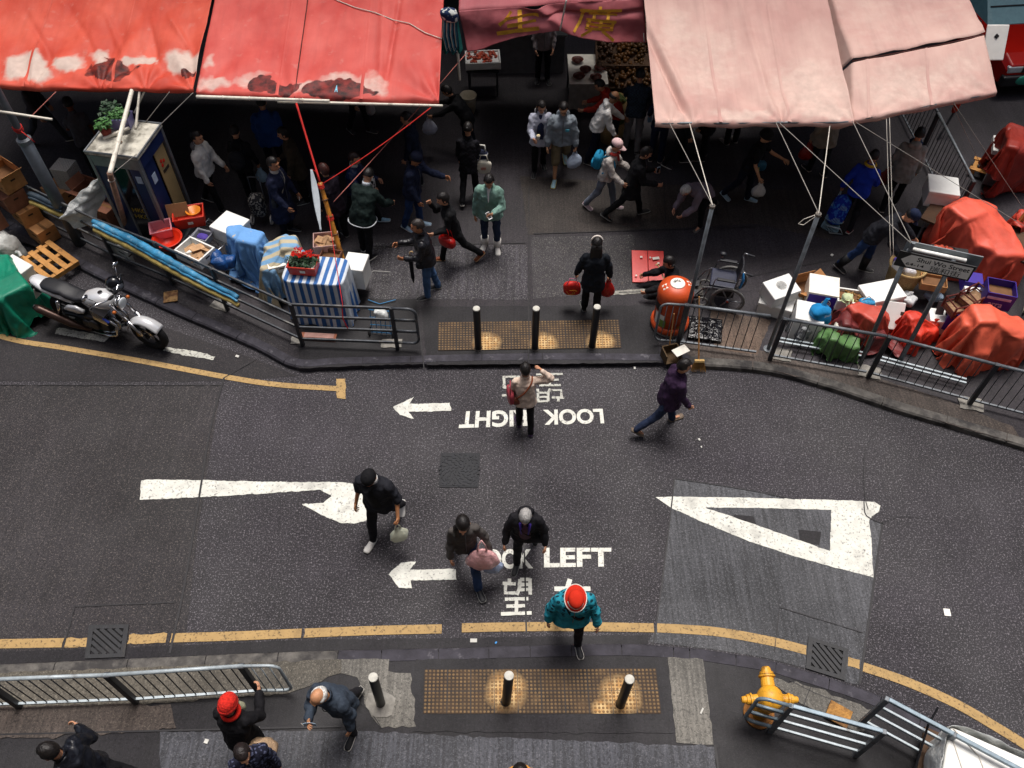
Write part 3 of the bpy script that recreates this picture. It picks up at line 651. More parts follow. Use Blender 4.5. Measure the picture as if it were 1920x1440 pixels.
def person(px, py, face, label, top='#222222', bottom='#15151a', h=1.66, bw=1.0, lean=4, legs=(0, 4, 0, 4), L=(4, 8, 15, 0), R=(4, 8, 15, 0), head=(8, 0), hem=.12, sleeve=1.0, puff=1.0, shorts=False, skirt=0, shoe='#1b1b1d', sole='#8a8a86',
           hair='#120e0d', style='short', hat=None, hatcol=None, skn='#bd8a6c', hood=None, collar=None, shirt=None, openfront=False, face_on=True, z=PZ, sit=False, topmat=None, botmat=None, curl=(.5, .5), widehip=1.0, scarf=None, glasses=False, bare=False, trim=None, hoodup=False, byhead=False):
    s = h/1.70; P = Vector((0, 0, 0)); Lr = radians(lean); u = Vector((0, -sin(Lr), cos(Lr))); f = Vector((0, -cos(Lr), -sin(Lr)))
    J = {}
    def dirp(a): return Vector((0, -sin(radians(a)), -cos(radians(a))))
    lg = {}
    for sd, t, k in ((1, legs[0], legs[1]), (-1, legs[2], legs[3])):
        hip = P+X*sd*.085*s*bw; out = X*sd*.03
        if len(legs) > 4: out = X*sd*legs[4]
        kn = hip+(dirp(t)+out).normalized()*.43*s; an = kn+(dirp(t-k)+out*.3).normalized()*.42*s
        fp = min(0, (t-k)*.75)
        if t-k > 8: fp = (t-k)*.5
        if sit: fp = t-k
        fd = Vector((sd*.18, -cos(radians(fp)), sin(radians(fp)))).normalized(); lg[sd] = (hip, kn, an, fd)
    neck = P+u*.51*s; shc = P+u*.425*s
    arm = {}
    for sd, (a, b, e, tw) in ((1, L), (-1, R)):
        shd = shc+X*sd*.158*s*bw
        ud = Vector((sd*sin(radians(b)), -sin(radians(a))*cos(radians(b)), -cos(radians(a))*cos(radians(b))))
        el = shd+ud*.285*s; fa = a+e
        fd = Vector((sd*sin(radians(b))*.5-sd*sin(radians(tw)), -sin(radians(fa))*cos(radians(tw)), -cos(radians(fa))*cos(radians(tw)))).normalized()
        wr = el+fd*.25*s; arm[sd] = (shd, el, wr, fd)
    Hp = Lr*.65+radians(head[0]); RH = Matrix.Rotation(radians(head[1]), 3, 'Z') @ Matrix.Rotation(Hp, 3, 'X'); uh = RH @ Z; hc = neck+u*.045*s+uh*.135*s
    if sit: gz = -.11*s
    else: gz = min(lg[1][2].z, lg[-1][2].z)-.075*s
    mid = (lg[1][2]+lg[-1][2])*.5; off = Vector((0, 0, -gz)) if sit else Vector((-mid.x, -mid.y, -gz))
    root_p = G(px, py, z); ang = radians(face)
    if byhead:
        hl = RZ(ang) @ (hc+off); hp_ = G(px, py, z+hl.z); root_p = Vector((hp_.x-hl.x, hp_.y-hl.y, z))
    T = TR(root_p) @ RZ(ang)
    # --- body
    B = MB(); B.m = TR(off)
    sb = s; s = s*1.07
    def rh(x, y, zz): return hc+RH @ (Vector((x, y, zz))*sb*1.07)
    B.ell(hc+RH @ Vector((0, .008*s, .012*s)), (.076*s, .094*s, .105*s), RH); B.ell(rh(0, -.030, -.052), (.056*s, .062*s, .062*s), RH)
    B.capsule(rh(0, -.088, .012), rh(0, -.106, -.028), .010*s, .017*s, 8); B.ell(rh(0, -.082, .034), (.05*s, .018*s, .014*s), RH, 10, 6)
    B.ell(rh(0, -.084, -.068), (.026*s, .012*s, .011*s), RH, 8, 6)
    for sd in (1, -1): B.ell(rh(sd*.077, .012, -.008), (.012*s, .022*s, .034*s), RH, 8, 6)
    s = sb
    B.capsule(neck-u*.05*s, hc-uh*.04*s, .056*s, .052*s)
    B.loft([superring(P+u*t*s, X, f, rx*s*bw, ry*s*bw, 16) for t, rx, ry in ((-.10, .05, .05), (-.06, .13, .09), (.06, .15, .10), (.18, .13, .09), (.33, .135, .085), (.42, .11, .065), (.49, .055, .045))])
    for sd in (1, -1):
        hip, kn, an, fd = lg[sd]; B.capsule(hip, kn, .078*s*bw, .052*s); B.capsule(kn, an, .052*s, .034*s); B.capsule(kn.lerp(an, .3)+Vector((0, .012, 0)), kn.lerp(an, .5), .048*s, .038*s, 8)
        B.capsule(an+Vector((0, 0, -.03*s)), an+fd*.13*s+Vector((0, 0, -.050*s)), .029*s if not bare else .033*s, .013*s if not bare else .022*s, 8)
        shd, el, wr, ad = arm[sd]; B.capsule(shd.lerp(el, .1), el, .038*s, .034*s); B.capsule(el, wr, .037*s, .025*s)
    EX = MB(); EX.m = TR(off)
    for sd, cu in ((1, curl[0]), (-1, curl[1])):
        shd, el, wr, d = arm[sd]; nrm = X*-sd; nrm = (nrm-d*nrm.dot(d)).normalized(); side = d.cross(nrm).normalized()
        if side.dot(f-Z*.2) < 0: side = -side
        Rm = Matrix((side, nrm, d)).transposed(); c = wr+d*.045*s; B.ell(c, (.040*s, .015*s, .052*s), Rm, 12, 8); B.capsule(wr-d*.02*s, wr+d*.03*s, .025*s, .027*s, 8)
        J['hand'+('L' if sd > 0 else 'R')] = wr+d*.10*s+nrm*.02*s; J['handdir'+('L' if sd > 0 else 'R')] = d
        for i, ln in enumerate((.070, .078, .073, .058)):
            rt = wr+d*.082*s+side*(1.5-i)*.0205*s; dd = (d+side*(1.5-i)*.07).normalized(); pts = [rt-dd*.02*s, rt]; a_ = 0; q = rt
            for seg_, fr in ((0, .45), (1, .32), (2, .25)):
                a_ += cu*(.75+.1*i+.1*seg_); q = q+(dd*cos(a_)+nrm*sin(a_))*ln*fr*s; pts.append(q)
            EX.tube(pts, [.0095*s, .0092*s, .0086*s, .008*s, .006*s], 6)
        rt = wr+d*.025*s+side*.026*s; q1 = rt+(d*.75+side*.6+nrm*.25).normalized()*.035*s; q2 = q1+(d*.95+side*.1+nrm*(.3+.5*cu)).normalized()*.028*s; q3 = q2+(d*.9-side*.1+nrm*(.4+.6*cu)).normalized()*.022*s
        EX.tube([rt-side*.01*s, rt, q1, q2, q3], [.012*s, .013*s, .0115*s, .0105*s, .007*s], 6)
    root = fuse(B, 'person', skin(skn), None, .0105*s, 2, 0, EX); root.matrix_world = T; tag(root, label, 'person')
    # --- clothes
    tm = topmat or fabric(top); bmx = botmat or fabric(bottom)
    if top:
        C = MB(); C.m = TR(off); rg = []
        hemz = P+Vector((0, 0, -hem*s))+f*(.0); fl = (.016+.10*max(0, hem-.12))
        if hem > .02: rg.append(superring(hemz, X, Vector((0, -1, 0)), (.172*widehip+fl)*s*bw*puff**.5, (.130+fl)*s*bw*puff**.5))
        rg.append(superring(P+u*.02*s, X, f, .176*widehip*s*bw*puff**.5, .132*s*bw*puff**.5))
        for t, rx, ry in ((.14, .166, .124), (.30, .180, .130), (.38, .176, .120), (.44, .135, .098), (.49, .080, .076), (.525, .068, .068)): rg.append(superring(P+u*t*s, X, f, rx*s*bw*puff**.4, ry*s*bw*puff**.4))
        C.loft(rg)
        for sd in (1, -1):
            shd, el, wr, ad = arm[sd]; p = puff
            if sleeve >= 1: C.capsule(shd-u*.01*s, el, .066*s*p, .057*s*p); C.capsule(el, wr-ad*.015*s, .060*s*p, .044*s*p); C.capsule(wr-ad*.03*s, wr-ad*.008*s, .045*s*p, .040*s*p, 10)
            elif sleeve > .3: C.capsule(shd-u*.01*s, el, .066*s*p, .058*s*p); C.capsule(el, el.lerp(wr, (sleeve-.5)*2), .060*s*p, .054*s*p)
            else: C.capsule(shd-u*.01*s, shd.lerp(el, .62), .070*s*p, .066*s*p)
        fuse(C, 'jacket' if hem > .08 else 'top', tm, root, .0135*s, 4, .05*s)
        # collar
        K = MB(); K.m = TR(off); cc = neck+u*.015*s
        rr = [superring(cc+u*a*s+f*b*s, X, f, r_*s, r_*s*1.02, 20, 2) for a, b, r_ in ((-.012, 0, .074), (.022, -.004, .066), (.048, -.006, .070), (.046, -.006, .062), (.0, 0, .060))]
        K.loft(rr, False); K.build('collar', fabric(collar) if collar else tm, root, smooth=True, solid=.004)
        if shirt:
            S = MB(); S.m = TR(off); w_ = .075 if openfront else .036
            def sf(a, b):
                t = (-.10 if openfront else .30)+((.62 if openfront else .235))*b; t0 = t
                fr = .142 if t < .33 else .142-.075*((t-.33)/.2); wd = w_*(1-.55*max(0, (t-.2)/.33)) if openfront else w_*(.15+.85*((t-.30)/.235))
                return P+u*t0*s+X*(a-.5)*2*wd*s*bw+f*(fr*bw*puff**.4+.006-.03*(2*a-1)**2)*s
            S.grid(sf, 8, 14); S.build('shirt', fabric(shirt), root, smooth=True, solid=.008)
        elif hem > .08 and face_on:
            q = MB(); q.m = TR(off); pts = [P+u*t*s+f*(r_*puff**.4*bw+.012)*s for t, r_ in ((-.08, .132), (.05, .132), (.2, .128), (.32, .132), (.42, .112), (.48, .084))]
            q.tube(pts, .005, 5); q.build('zip', M('zip_metal', '#55555a', .5, metal=.3), root)
        if hood or hoodup:
            q = MB(); q.m = TR(off); hb = neck-f*.075*s-u*.015*s
            q.ell(hb, (.125*s, .055*s, .085*s), Matrix.Rotation(Lr-.5, 3, 'X')); q.ell(hb+u*.045*s-f*.0*s, (.105*s, .075*s, .03*s), Matrix.Rotation(Lr-.3, 3, 'X')); fuse(q, 'hood', fabric(hood) if isinstance(hood, str) else tm, root, .014, 3, .03)
        if trim:
            q = MB(); q.m = TR(off)
            pts = superring(hemz+Vector((0, 0, .0)), X, Vector((0, -1, 0)), (.178*widehip+fl)*s*bw*puff**.5, (.136+fl)*s*bw*puff**.5, 28); q.tube(pts, .010, 6, closed=True); q.build('hem_trim', fabric(trim), root, smooth=True)
    if scarf:
        q = MB(); q.m = TR(off); cc = neck+u*.02*s; q.tube([p for p in superring(cc+f*.01, X, f, .088*s, .092*s, 18, 2)], .030*s, 8, closed=True); q.capsule(cc+f*.09*s, cc+f*.12*s-Z*.14*s, .03, .022, 8); q.build('scarf', fabric(scarf), root, smooth=True)
    if bottom:
        C = MB(); C.m = TR(off); C.ell(P+Vector((0, .005, 0)), (.165*s*bw, .122*s*bw, .12*s), Matrix.Rotation(Lr*.5, 3, 'X'))
        C.loft([superring(P+u*t*s, X, f, rx*s*bw, ry*s*bw, 16) for t, rx, ry in ((-.02, .150, .115), (.08, .160, .118), (.12, .155, .112))])
        for sd in (1, -1):
            hip, kn, an, fd = lg[sd]
            C.capsule(hip+Vector((0, 0, .01)), kn, .096*s*bw, .070*s*(1.25 if shorts else 1))
            if shorts: C.capsule(kn, kn.lerp(an, .12), .088*s, .088*s)
            else: C.capsule(kn, an.lerp(kn, .03), .072*s, .058*s); C.capsule(an.lerp(kn, .2), an-Vector((0,0,.02)), .060*s, .058*s, 10)
        if skirt:
            k1 = (lg[1][1]+lg[-1][1])*.5; C.loft([superring(P+Vector((0, 0, a*s))+(k1-P)*Vector((0, 1, 0)).dot(Vector((0, 1, 0)))*0, X, Vector((0, -1, 0)), rx*s, ry*s) for a, rx, ry in ((-skirt, .26, .25), (-.2, .22, .19), (.05, .17, .13))])
        fuse(C, 'skirt' if skirt else ('shorts' if shorts else 'trousers'), bmx, root, .0135*s, 4, .03*s)
    # --- shoes
    for sd in (1, -1):
        hip, kn, an, fd = lg[sd]; rt = fd.cross(Z).normalized(); up = rt.cross(fd).normalized(); heel = an-fd*.055*s-up*.075*s
        if (up.z < 0): up = -up
        q = MB(); q.m = TR(off); rg = []; sg = []
        for t, w, hh in ((0, .028, .045), (.02, .036, .075), (.075, .040, .085), (.13, .041, .066), (.19, .046, .045), (.235, .042, .032), (.262, .026, .020)):
            c = heel+fd*t*s
            rg.append([c+rt*w*s*ca+up*(.016+(hh-.016)*max(0, sa))*s for ca, sa in ((cos(a), sin(a)) for a in [pi*k/9 for k in range(10)])])
            sg.append([c+rt*(w+.004)*s*a+up*b*s for a, b in ((-1, 0), (-1, .02), (1, .02), (1, 0))])
        if not bare: q.cur = 0; q.loft([r_[::-1] for r_ in rg])
        q.cur = 1; q.loft([r_[::-1] for r_ in sg])
        if bare: q.cur = 1; q.tube([heel+fd*.19*s+up*.02*s, heel+fd*.15*s+rt*.034*s+up*.035*s], .006, 5); q.tube([heel+fd*.19*s+up*.02*s, heel+fd*.15*s-rt*.034*s+up*.035*s], .006, 5)
        q.build('sandal' if bare else 'shoe', [M('shoe_'+shoe, shoe, .55, .12, 12), M('sole_'+sole, sole, .7, .1, 12)], root, smooth=True)
    # --- hair and hats
    s = sb*1.07
    if style != 'none':
        q = MB(); q.m = TR(off); nu, nv = 30, 20; vs = []
        for i in range(nv+1):
            ph = -pi/2+pi*i/nv
            for j in range(nu):
                a = 2*pi*j/nu; x, y, zz = cos(ph)*cos(a), cos(ph)*sin(a), sin(ph)
                k = 1.10+.06*nz(x*5+px, y*5, zz*3)+.035*nz(x*17+px, y*17, zz*5)
                fr = y < -.25 and zz < (.52 if style not in ('bob',) else .42)+.08*nz(x*6, px)
                lowb = {'short': -.35, 'bald': -.3, 'bob': -.85, 'long': -.8, 'pony': -.4, 'bun': -.4, 'grey': -.42}.get(style, -.35)
                sidef = (abs(x) > .6 and y < .05 and zz < (.0 if style in ('short', 'bald', 'grey') else -.5) and style not in ('long', 'bob'))
                if fr or zz < lowb+(.25 if y < .2 else 0) or sidef: k = .86
                if style == 'bald' and zz > .45 and y > -.9: k = .90
                vs.append(hc+RH @ (Vector((x*.078*k, .006+y*.098*k, .012+zz*.108*k))*s))
        fs = [(i*nu+j, i*nu+(j+1) % nu, (i+1)*nu+(j+1) % nu, (i+1)*nu+j) for i in range(nv) for j in range(nu)]; q.add(vs, fs)
        if style == 'long':
            q.loft([superring(rh(0, .05, .02)-Z*t*s-f*(.012+.10*t)*s, X, f, rx*s, ry*s, 14) for t, rx, ry in ((0, .08, .05), (.1, .092, .05), (.22, .098, .042), (.33, .085, .03), (.40, .04, .015))])
        if style == 'pony': q.tube([rh(0, .085, .03), rh(0, .125, .01), rh(.02, .125, -.08)-f*.01, rh(.03, .11, -.2)], [.02*s, .034*s, .034*s, .010*s], 10)
        if style == 'bun': q.ell(rh(0, .105, .03), (.04*s, .035*s, .04*s))
        q.build('hair', hairmat(hair), root, smooth=True)
    if hat:
        q = MB(); q.m = TR(off); hm = fabric(hatcol, wr=.35) if hat != 'beanie' else M('knit_'+hatcol, hatcol, .9, .35, 45, 1, 55, .014)
        def hr(r_, zz, y0=.004, e=2): return [hc+RH @ (Vector((cos(a)*r_*.86, y0+sin(a)*r_*1.06, zz))*s) for a in [2*pi*k/26 for k in range(26)]]
        if hat in ('cap', 'beanie', 'beret', 'sunhat'):
            prof = {'cap': ((.098, .022), (.101, .055), (.092, .092), (.066, .122), (.03, .136), (.002, .138)), 'beanie': ((.104, .0), (.110, .03), (.108, .075), (.09, .115), (.055, .142), (.02, .150), (.002, .151)),
                    'beret': ((.10, .03), (.118, .06), (.135, .08), (.125, .10), (.09, .122), (.04, .133), (.002, .135)), 'sunhat': ((.10, .03), (.108, .06), (.106, .10), (.086, .128), (.05, .14), (.002, .143))}[hat]
            q.loft([hr(r_, zz) for r_, zz in prof])
            if hat == 'cap':
                rows = []
                for i in range(7):
                    t = i/6; rows.append([hc+RH @ (Vector((sin(a)*(.084+.004*t)*(1-.25*t*t), -.065-cos(a)*(.04+.085*t)*.98, .032-.022*t-.020*(abs(sin(a))**2)))*s) for a in [radians(-80+160*k/12) for k in range(13)]])
                q.grid(lambda a, b: rows[int(round(b*6))][int(round(a*12))], 12, 6); q.grid(lambda a, b: rows[int(round(b*6))][int(round(a*12))]-uh*.006, 12, 6, True); q.ell(hc+uh*.140*s, (.008, .008, .005))
            if hat == 'sunhat':
                q.loft([hr(r_, zz+.0) for r_, zz in ((.10, .036), (.135, .026), (.152, .014), (.150, .008), (.10, .028))], False)
        q.build(hat if hat != 'sunhat' else 'brimmed_hat', hm, root, smooth=True)
        if hat == 'sunhat':
            q = MB(); q.m = TR(off); q.tube(hr(.152, .013), .007, 6, closed=True); q.tube([p for k, p in enumerate(hr(.114, .045)) if 13 < k < 25], .006, 6); q.build('hat_piping', fabric('#dcd6cc'), root)
        if hat in ('beanie',):
            q = MB(); q.m = TR(off); q.loft([hr(r_, zz) for r_, zz in ((.108, -.01), (.117, .0), (.117, .035), (.108, .045))], False); q.build('turn_up', hm, root, smooth=True)
    if face_on:
        for sd in (1, -1):
            q = MB(); q.m = TR(off); q.ell(rh(sd*.031, -.084, .012), (.013*s, .008*s, .007*s), RH, 8, 6); q.build('eye', m_eye, root, smooth=True)
        q = MB(); q.m = TR(off); q.ell(rh(0, -.0935, -.062), (.022*s, .006*s, .007*s), RH, 8, 6); q.build('mouth', m_lip, root, smooth=True)
    if glasses:
        q = MB(); q.m = TR(off)
        for sd in (1, -1):
            q.tube([rh(sd*(.032+.023*cos(a)), -.102, .010+.016*sin(a)) for a in [2*pi*k/12 for k in range(12)]], .003, 5, closed=True); q.tube([rh(sd*.055, -.10, .014), rh(sd*.080, .01, .014)], .003, 5)
        q.build('glasses', M('black_plastic', '#141316', .5), root)
    s = sb
    W_ = {k: ((T @ (v+off)) if 'dir' not in k else (T.to_3x3() @ v)) for k, v in J.items()}
    def loc(a, b, c):            # point in the torso frame: sideways, forward, up the trunk
        return T @ (off+P+X*a*s+f*b*s+u*c*s)
    W_['at'] = loc; W_['head'] = lambda a, b, c: T @ (off+rh(a, b, c)); W_['root'] = root; W_['T'] = T; W_['off'] = off; W_['s'] = s; W_['lg'] = lg; W_['neck'] = T @ (off+neck); W_['loc3'] = (P, X, f, u)
    return W_
def walk(a, lead=1):
    return (a, 6, -a*.85, 26+a*.35) if lead > 0 else (-a*.85, 26+a*.35, a, 6)
# ---------------------------------------------------------------- carried things
def fabric_thin(col, key):
    if key in MATS: return MATS[key]
    t = NT(key); c = lin(col); n = t.noise(10, 5); b = t.ramp(n, [(.3, tuple(x*.8 for x in c)), (.7, tuple(min(1, x*1.12) for x in c))]); t.bump(t.noise(14, 5), .8, .03)
    t.b.inputs['Transmission Weight'].default_value = .12; MATS[key] = t.done(b, .35, 0, .5); return MATS[key]
def plastic_bag(hand, w, hgt, col, label, dep=.6, rz=0, group=None, swing=(0, 0), name='carrier_bag', cat='bag', handle=.12, mark=None):
    root = thing(name, label, cat, hand, rz, group); q = MB(); nu = 28; rings = []; seed = hand.x*7
    for t, r_ in ((0, .12), (.10, .30), (.25, .62), (.5, .95), (.72, 1.05), (.9, .9), (1.0, .55), (1.02, .1)):
        zc = -handle-hgt*t+hgt*.0; rr = []
        for j in range(nu):
            a = 2*pi*j/nu; k = 1+.14*nz(cos(a)*2.2, sin(a)*2.2, t*3+seed)+.07*sin(a*7+seed)*(1-t)
            rr.append(Vector((cos(a)*w/2*r_*k+swing[0]*t, sin(a)*w/2*dep*r_*k+swing[1]*t, zc+.012*nz(a*2, t*4, seed))))
        rings.append(rr)
    q.loft(rings[::-1]); q.build('bag_body', fabric_thin(col, 'bag_'+col), root, smooth=True)
    q = MB()
    for sd in (1, -1): q.tube([Vector((sd*w*.14, 0, -handle-.05*hgt)), Vector((sd*w*.10, 0, -handle*.5)), Vector((0, .0, .01))], [.016, .010, .007], 6)
    q.build('handle', fabric_thin(col, 'bag_'+col), root, smooth=True); return root
def strap(pts, r, mat, parent, name='strap'):
    mb = MB(); pp = smooth_line([Vector(p) for p in pts], .04); rings = []
    mb.tube(pp, r, 6); o = mb.build(name, mat, None, smooth=True); 
    if parent: o.parent = parent; o.matrix_parent_inverse = parent.matrix_world.inverted() if False else Matrix.Identity(4); o.location = (0, 0, 0)
    return o
def rel(root_loc, pts): return [Vector(p)-Vector(root_loc) for p in pts]
def soft_box(c, d, R=None, key=None, bulge=.12, mat=None, name='bag_body', parent=None, n=10, seed=0):
    """rounded, slightly crumpled box (bags, sacks, bundles)"""
    q = MB(); R = R or Matrix.Identity(3); rings = []
    for i in range(n+1):
        t = -1+2*i/n; k = (1-abs(t)**4)**.5 if abs(t) < 1 else .05; k = max(k, .05)
        rr = superring(Vector((0, 0, t*d[2]/2)), Vector((1, 0, 0)), Vector((0, 1, 0)), d[0]/2*k, d[1]/2*k, 24, 3.2)
        rings.append([R @ (p*(1+bulge*.5*nz(p.x*7+seed, p.y*7, p.z*7)))+Vector(c) for p in rr])
    q.loft(rings); return q.build(name, mat, parent, smooth=True)
# ================================================================== PASSERS-BY
def bag_strap(w, root, pts, r=.011, col='#151517', name='strap'):
    """strap lying on a person's trunk: points given as (sideways, forward, up)"""
    mb = MB(); pp = smooth_line([w['at'](*p)-root.location for p in pts], .03); mb.tube(pp, r, 6); return mb.build(name, fabric(col, wr=.1), root, smooth=True)
def stripe_mat(key, a, b, scale, axis=0, wear=.5, kind='Object', sharp=.06, thin=.5):
    if key in MATS: return MATS[key]
    t = NT(key); sp = t.n('ShaderNodeSeparateXYZ'); t.l(t.co(kind), sp.inputs[0]); m1 = t.n('ShaderNodeMath', operation='MULTIPLY'); t.l(sp.outputs[axis], m1.inputs[0]); m1.inputs[1].default_value = scale
    fr = t.n('ShaderNodeMath', operation='FRACT'); t.l(m1.outputs[0], fr.inputs[0]); pp = t.n('ShaderNodeMath', operation='PINGPONG'); t.l(fr.outputs[0], pp.inputs[0]); pp.inputs[1].default_value = .5
    st = t.ramp(pp.outputs[0], [(thin/2-sharp/2, 0), (thin/2+sharp/2, 1)]); c = t.mix(st, a, b)
    f = t.ramp(t.noise(5, 5), [(.3, 0), (.8, wear)]); c = t.mix(f, c, tuple((x+y)*.42 for x, y in zip(lin(a), lin(b)))); t.bump(t.noise(9, 4), .6, .03); MATS[key] = t.done(c, .75, 0, .25); return MATS[key]
def check_mat(key, a, b, s):
    if key in MATS: return MATS[key]
    t = NT(key); ck = t.n('ShaderNodeTexChecker'); ck.inputs['Scale'].default_value = s; t.l(t.co(), ck.inputs['Vector']); c = t.mix(ck.outputs['Fac'], a, b); t.bump(t.noise(9, 4), .5, .03); MATS[key] = t.done(c, .85, 0, .2); return MATS[key]
def print_mat(key, a, b, scale=30, lev=.5):
    if key in MATS: return MATS[key]
    t = NT(key); v = t.noise(scale, 2, rough=.3); c = t.mix(t.ramp(v, [(lev-.03, 0), (lev+.03, 1)]), a, b); t.bump(t.noise(9, 4), .5, .03); MATS[key] = t.done(c, .85, 0, .2); return MATS[key]
def knit_mat(key):
    t = NT(key); sp = t.n('ShaderNodeSeparateXYZ'); t.l(t.co(), sp.inputs[0])
    ck = t.n('ShaderNodeTexVoronoi', feature='F1'); ck.inputs['Scale'].default_value = 15; mp = t.n('ShaderNodeMapping'); mp.inputs['Scale'].default_value = (1, 1, 1.25); t.l(t.co(), mp.inputs[0]); t.l(mp.outputs[0], ck.inputs[0]); ck.inputs['Randomness'].default_value = .25
    spots = t.ramp(ck.outputs['Distance'], [(.34, 1), (.40, 0)]); band = t.ramp(sp.outputs[2], [(.98, 0), (.985, 1), (1.38, 1), (1.40, .9)]); f = t.n('ShaderNodeMath', operation='MULTIPLY'); t.l(spots, f.inputs[0]); t.l(band, f.inputs[1])
    b0 = t.ramp(t.noise(12, 3), [(.3, '#1c6f83'), (.7, '#3398aa')]); c = t.mix(f.outputs[0], b0, '#12222b')
    gb = t.ramp(sp.outputs[2], [(1.13, 0), (1.15, .75), (1.20, .75), (1.22, 0)]); c = t.mix(gb, c, '#4d4450'); t.bump(t.noise(90, 2), .6, .006); return t.done(c, .9, 0, .1)
# ---- crossing the road
w = person(985, 692, 183, 'person seen from behind in a cream jacket raising one hand to black hair', top='#cdb8a8', bottom='#141216', h=1.44, lean=4, legs=(3, 2, -8, 10), L=(5, 14, 10, 0), R=(30, 95, 135, 62), head=(12, 0), hem=.16, puff=1.12, shoe='#3c2547', sole='#5b4a66', style='bob', face_on=False, z=0, byhead=True)
r = thing('handbag', 'small brown cross body pouch on the back of the cream jacket', 'bag', w['at'](.175, -.08, .02), 0)
bag_strap(w, r, [(.16, -.10, .06), (.02, -.165, .28), (-.10, -.10, .46), (-.12, .02, .50)], .012, '#7a3d22'); soft_box((0, 0, -.03), (.16, .08, .16), mat=M('leather_brown', '#6a3320', .5, .2), parent=r)
r = thing('handbag', 'pinkish red shoulder bag pressed under the left arm of the cream jacket', 'bag', w['at'](.26, .0, .12)); soft_box((0, 0, -.05), (.10, .26, .30), Matrix.Rotation(.2, 3, 'Z'), mat=M('leather_pinkred', '#9b3b45', .5, .2), parent=r)
q = MB().tube([(0, -.09, .08), (0, -.05, .22), (0, .05, .22), (0, .09, .08)], .009, 6); q.build('handle', MATS['leather_pinkred'], r, smooth=True)
w = person(1283, 686, 100, 'person striding right across the road in a dark purple jacket and flip flops', top='#2f1c36', bottom='#1f2940', h=1.62, lean=9, bw=1.1, byhead=True, legs=(16, 6, -24, 24), R=(8, 8, 25, 0), L=(-4, 8, 25, 0), head=(6, -8), hem=.18, puff=1.15, style='short', bare=True, shoe='#2a2522', sole='#6b5d50', z=0)
r = thing('pouch', 'small tan pouch in the hand of the person in the purple jacket', 'bag', w['handL']); soft_box((0, 0, -.05), (.09, .06, .13), mat=M('leather_tan', '#7d6546', .6, .2), parent=r); MB().tube([(-.03, 0, .01), (0, 0, .05), (.03, 0, .01)], .006, 5).build('loop', MATS['leather_tan'], r)
w = person(692, 896, -14, 'person in a black cap and black jacket with white shoes by the turn arrow', top='#1d1e25', bottom='#121217', h=1.74, bw=1.12, lean=8, legs=(-14, 22, 20, 6), L=(2, 22, 38, 0), R=(-6, 16, 30, 0), head=(22, 0), hem=.16, sleeve=.55, puff=1.2, shirt='#121216', openfront=True, hat='cap', hatcol='#0e0e12', style='short', shoe='#d8d6d0', sole='#c9c6be', collar='#dcdad6', z=0, byhead=True, curl=(1.3, .6), skn='#a9744f')
plastic_bag(w['handL'], .26, .30, '#d9dcc6', 'pale green carrier bag swinging from the hand of the person in the black cap', rz=.4)
q = MB(); q.m = TR(w['off']); 
w = person(868, 984, 12, 'person with a black ponytail over a grey sweater and jeans carrying pink and blue bags', top='#4a4644', bottom='#26395a', h=1.70, bw=.92, lean=7, legs=(26, 6, -20, 24), L=(6, 24, 20, 0), R=(0, 10, 20, 0), head=(20, -12), hem=.14, style='none', shoe='#131318', z=0, byhead=True, curl=(1.3, .5))
q = MB(); hd = w['head']; q = MB()
q.ell((0, 0, 0), (.092, .112, .118)); hb = q.build('hair', hairmat(), w['root'], smooth=True); hb.location = w['off']+Vector((0, 0, 0)); 
def to_local(w, p): return w['T'].inverted() @ p
hb.location = to_local(w, hd(0, .022, .036)); hb.rotation_euler = (radians(24), 0, 0)
q = MB().tube([to_local(w, hd(.06, .02, .0)), to_local(w, hd(-.085, -.03, -.09)), to_local(w, hd(-.085, -.10, -.18)), to_local(w, hd(-.06, -.12, -.30))], [.035, .045, .045, .016], 10); q.build('ponytail', hairmat(), w['root'], smooth=True)
sh = w['at'](.17, .06, .40)
r = plastic_bag(sh+Vector((.05, -.14, .03)), .42, .46, '#f0b6b6', 'large pink shopping bag hanging from the shoulder of the person in jeans', handle=.24, dep=.5)
plastic_bag(w['handL'], .30, .27, '#a9b8d6', 'pale blue carrier bag in the hand beside the large pink shopping bag', handle=.08)
w = person(985, 968, -6, 'person with grey hair and a purple lined black jacket crossing the word LOOK', top='#131217', bottom='#121217', h=1.56, bw=1.1, lean=10, legs=(-14, 20, 14, 6), L=(4, 18, 22, 0), R=(10, 16, 15, 0), head=(30, 0), hem=.16, puff=1.15, shirt='#4a2f3c', openfront=True, style='bob', hair='#8f8d8b', collar='#3a2a78', z=0, byhead=True, hood='#131217')
q = MB()
for sd in (1, -1): q.tube([to_local(w, w['at'](sd*.03*k0, f0, z0)) for k0, f0, z0 in ((2.2, .10, .47), (2.0, .14, .36), (1.6, .165, .2))], [.02, .018, .01], 6)
q.build('purple_lapel', fabric('#3f2c86'), w['root'], smooth=True)
r = thing('handbag', 'black hip bag on a thin strap worn by the person with grey hair', 'bag', w['at'](.19, .12, -.02)); soft_box((0, 0, -.04), (.2, .09, .17), mat=fabric('#16161c'), parent=r); bag_strap(w, r, [(.18, .13, .05), (.02, .175, .22), (-.09, .12, .42), (-.10, .02, .50)], .010)
w = person(1079, 1122, 2, 'person in a red brimmed hat with white piping and a teal patterned sweater', bottom='#15141a', h=1.58, bw=1.2, lean=8, legs=(14, 5, -16, 20), L=(10, 20, 10, 0), R=(-2, 18, 15, 0), head=(26, 0), hem=.20, puff=1.34, hat='sunhat', hatcol='#c22a14', style='short', shoe='#15151a', sole='#d6d2ca', topmat=knit_mat('knit_teal'), z=PZ, byhead=True)
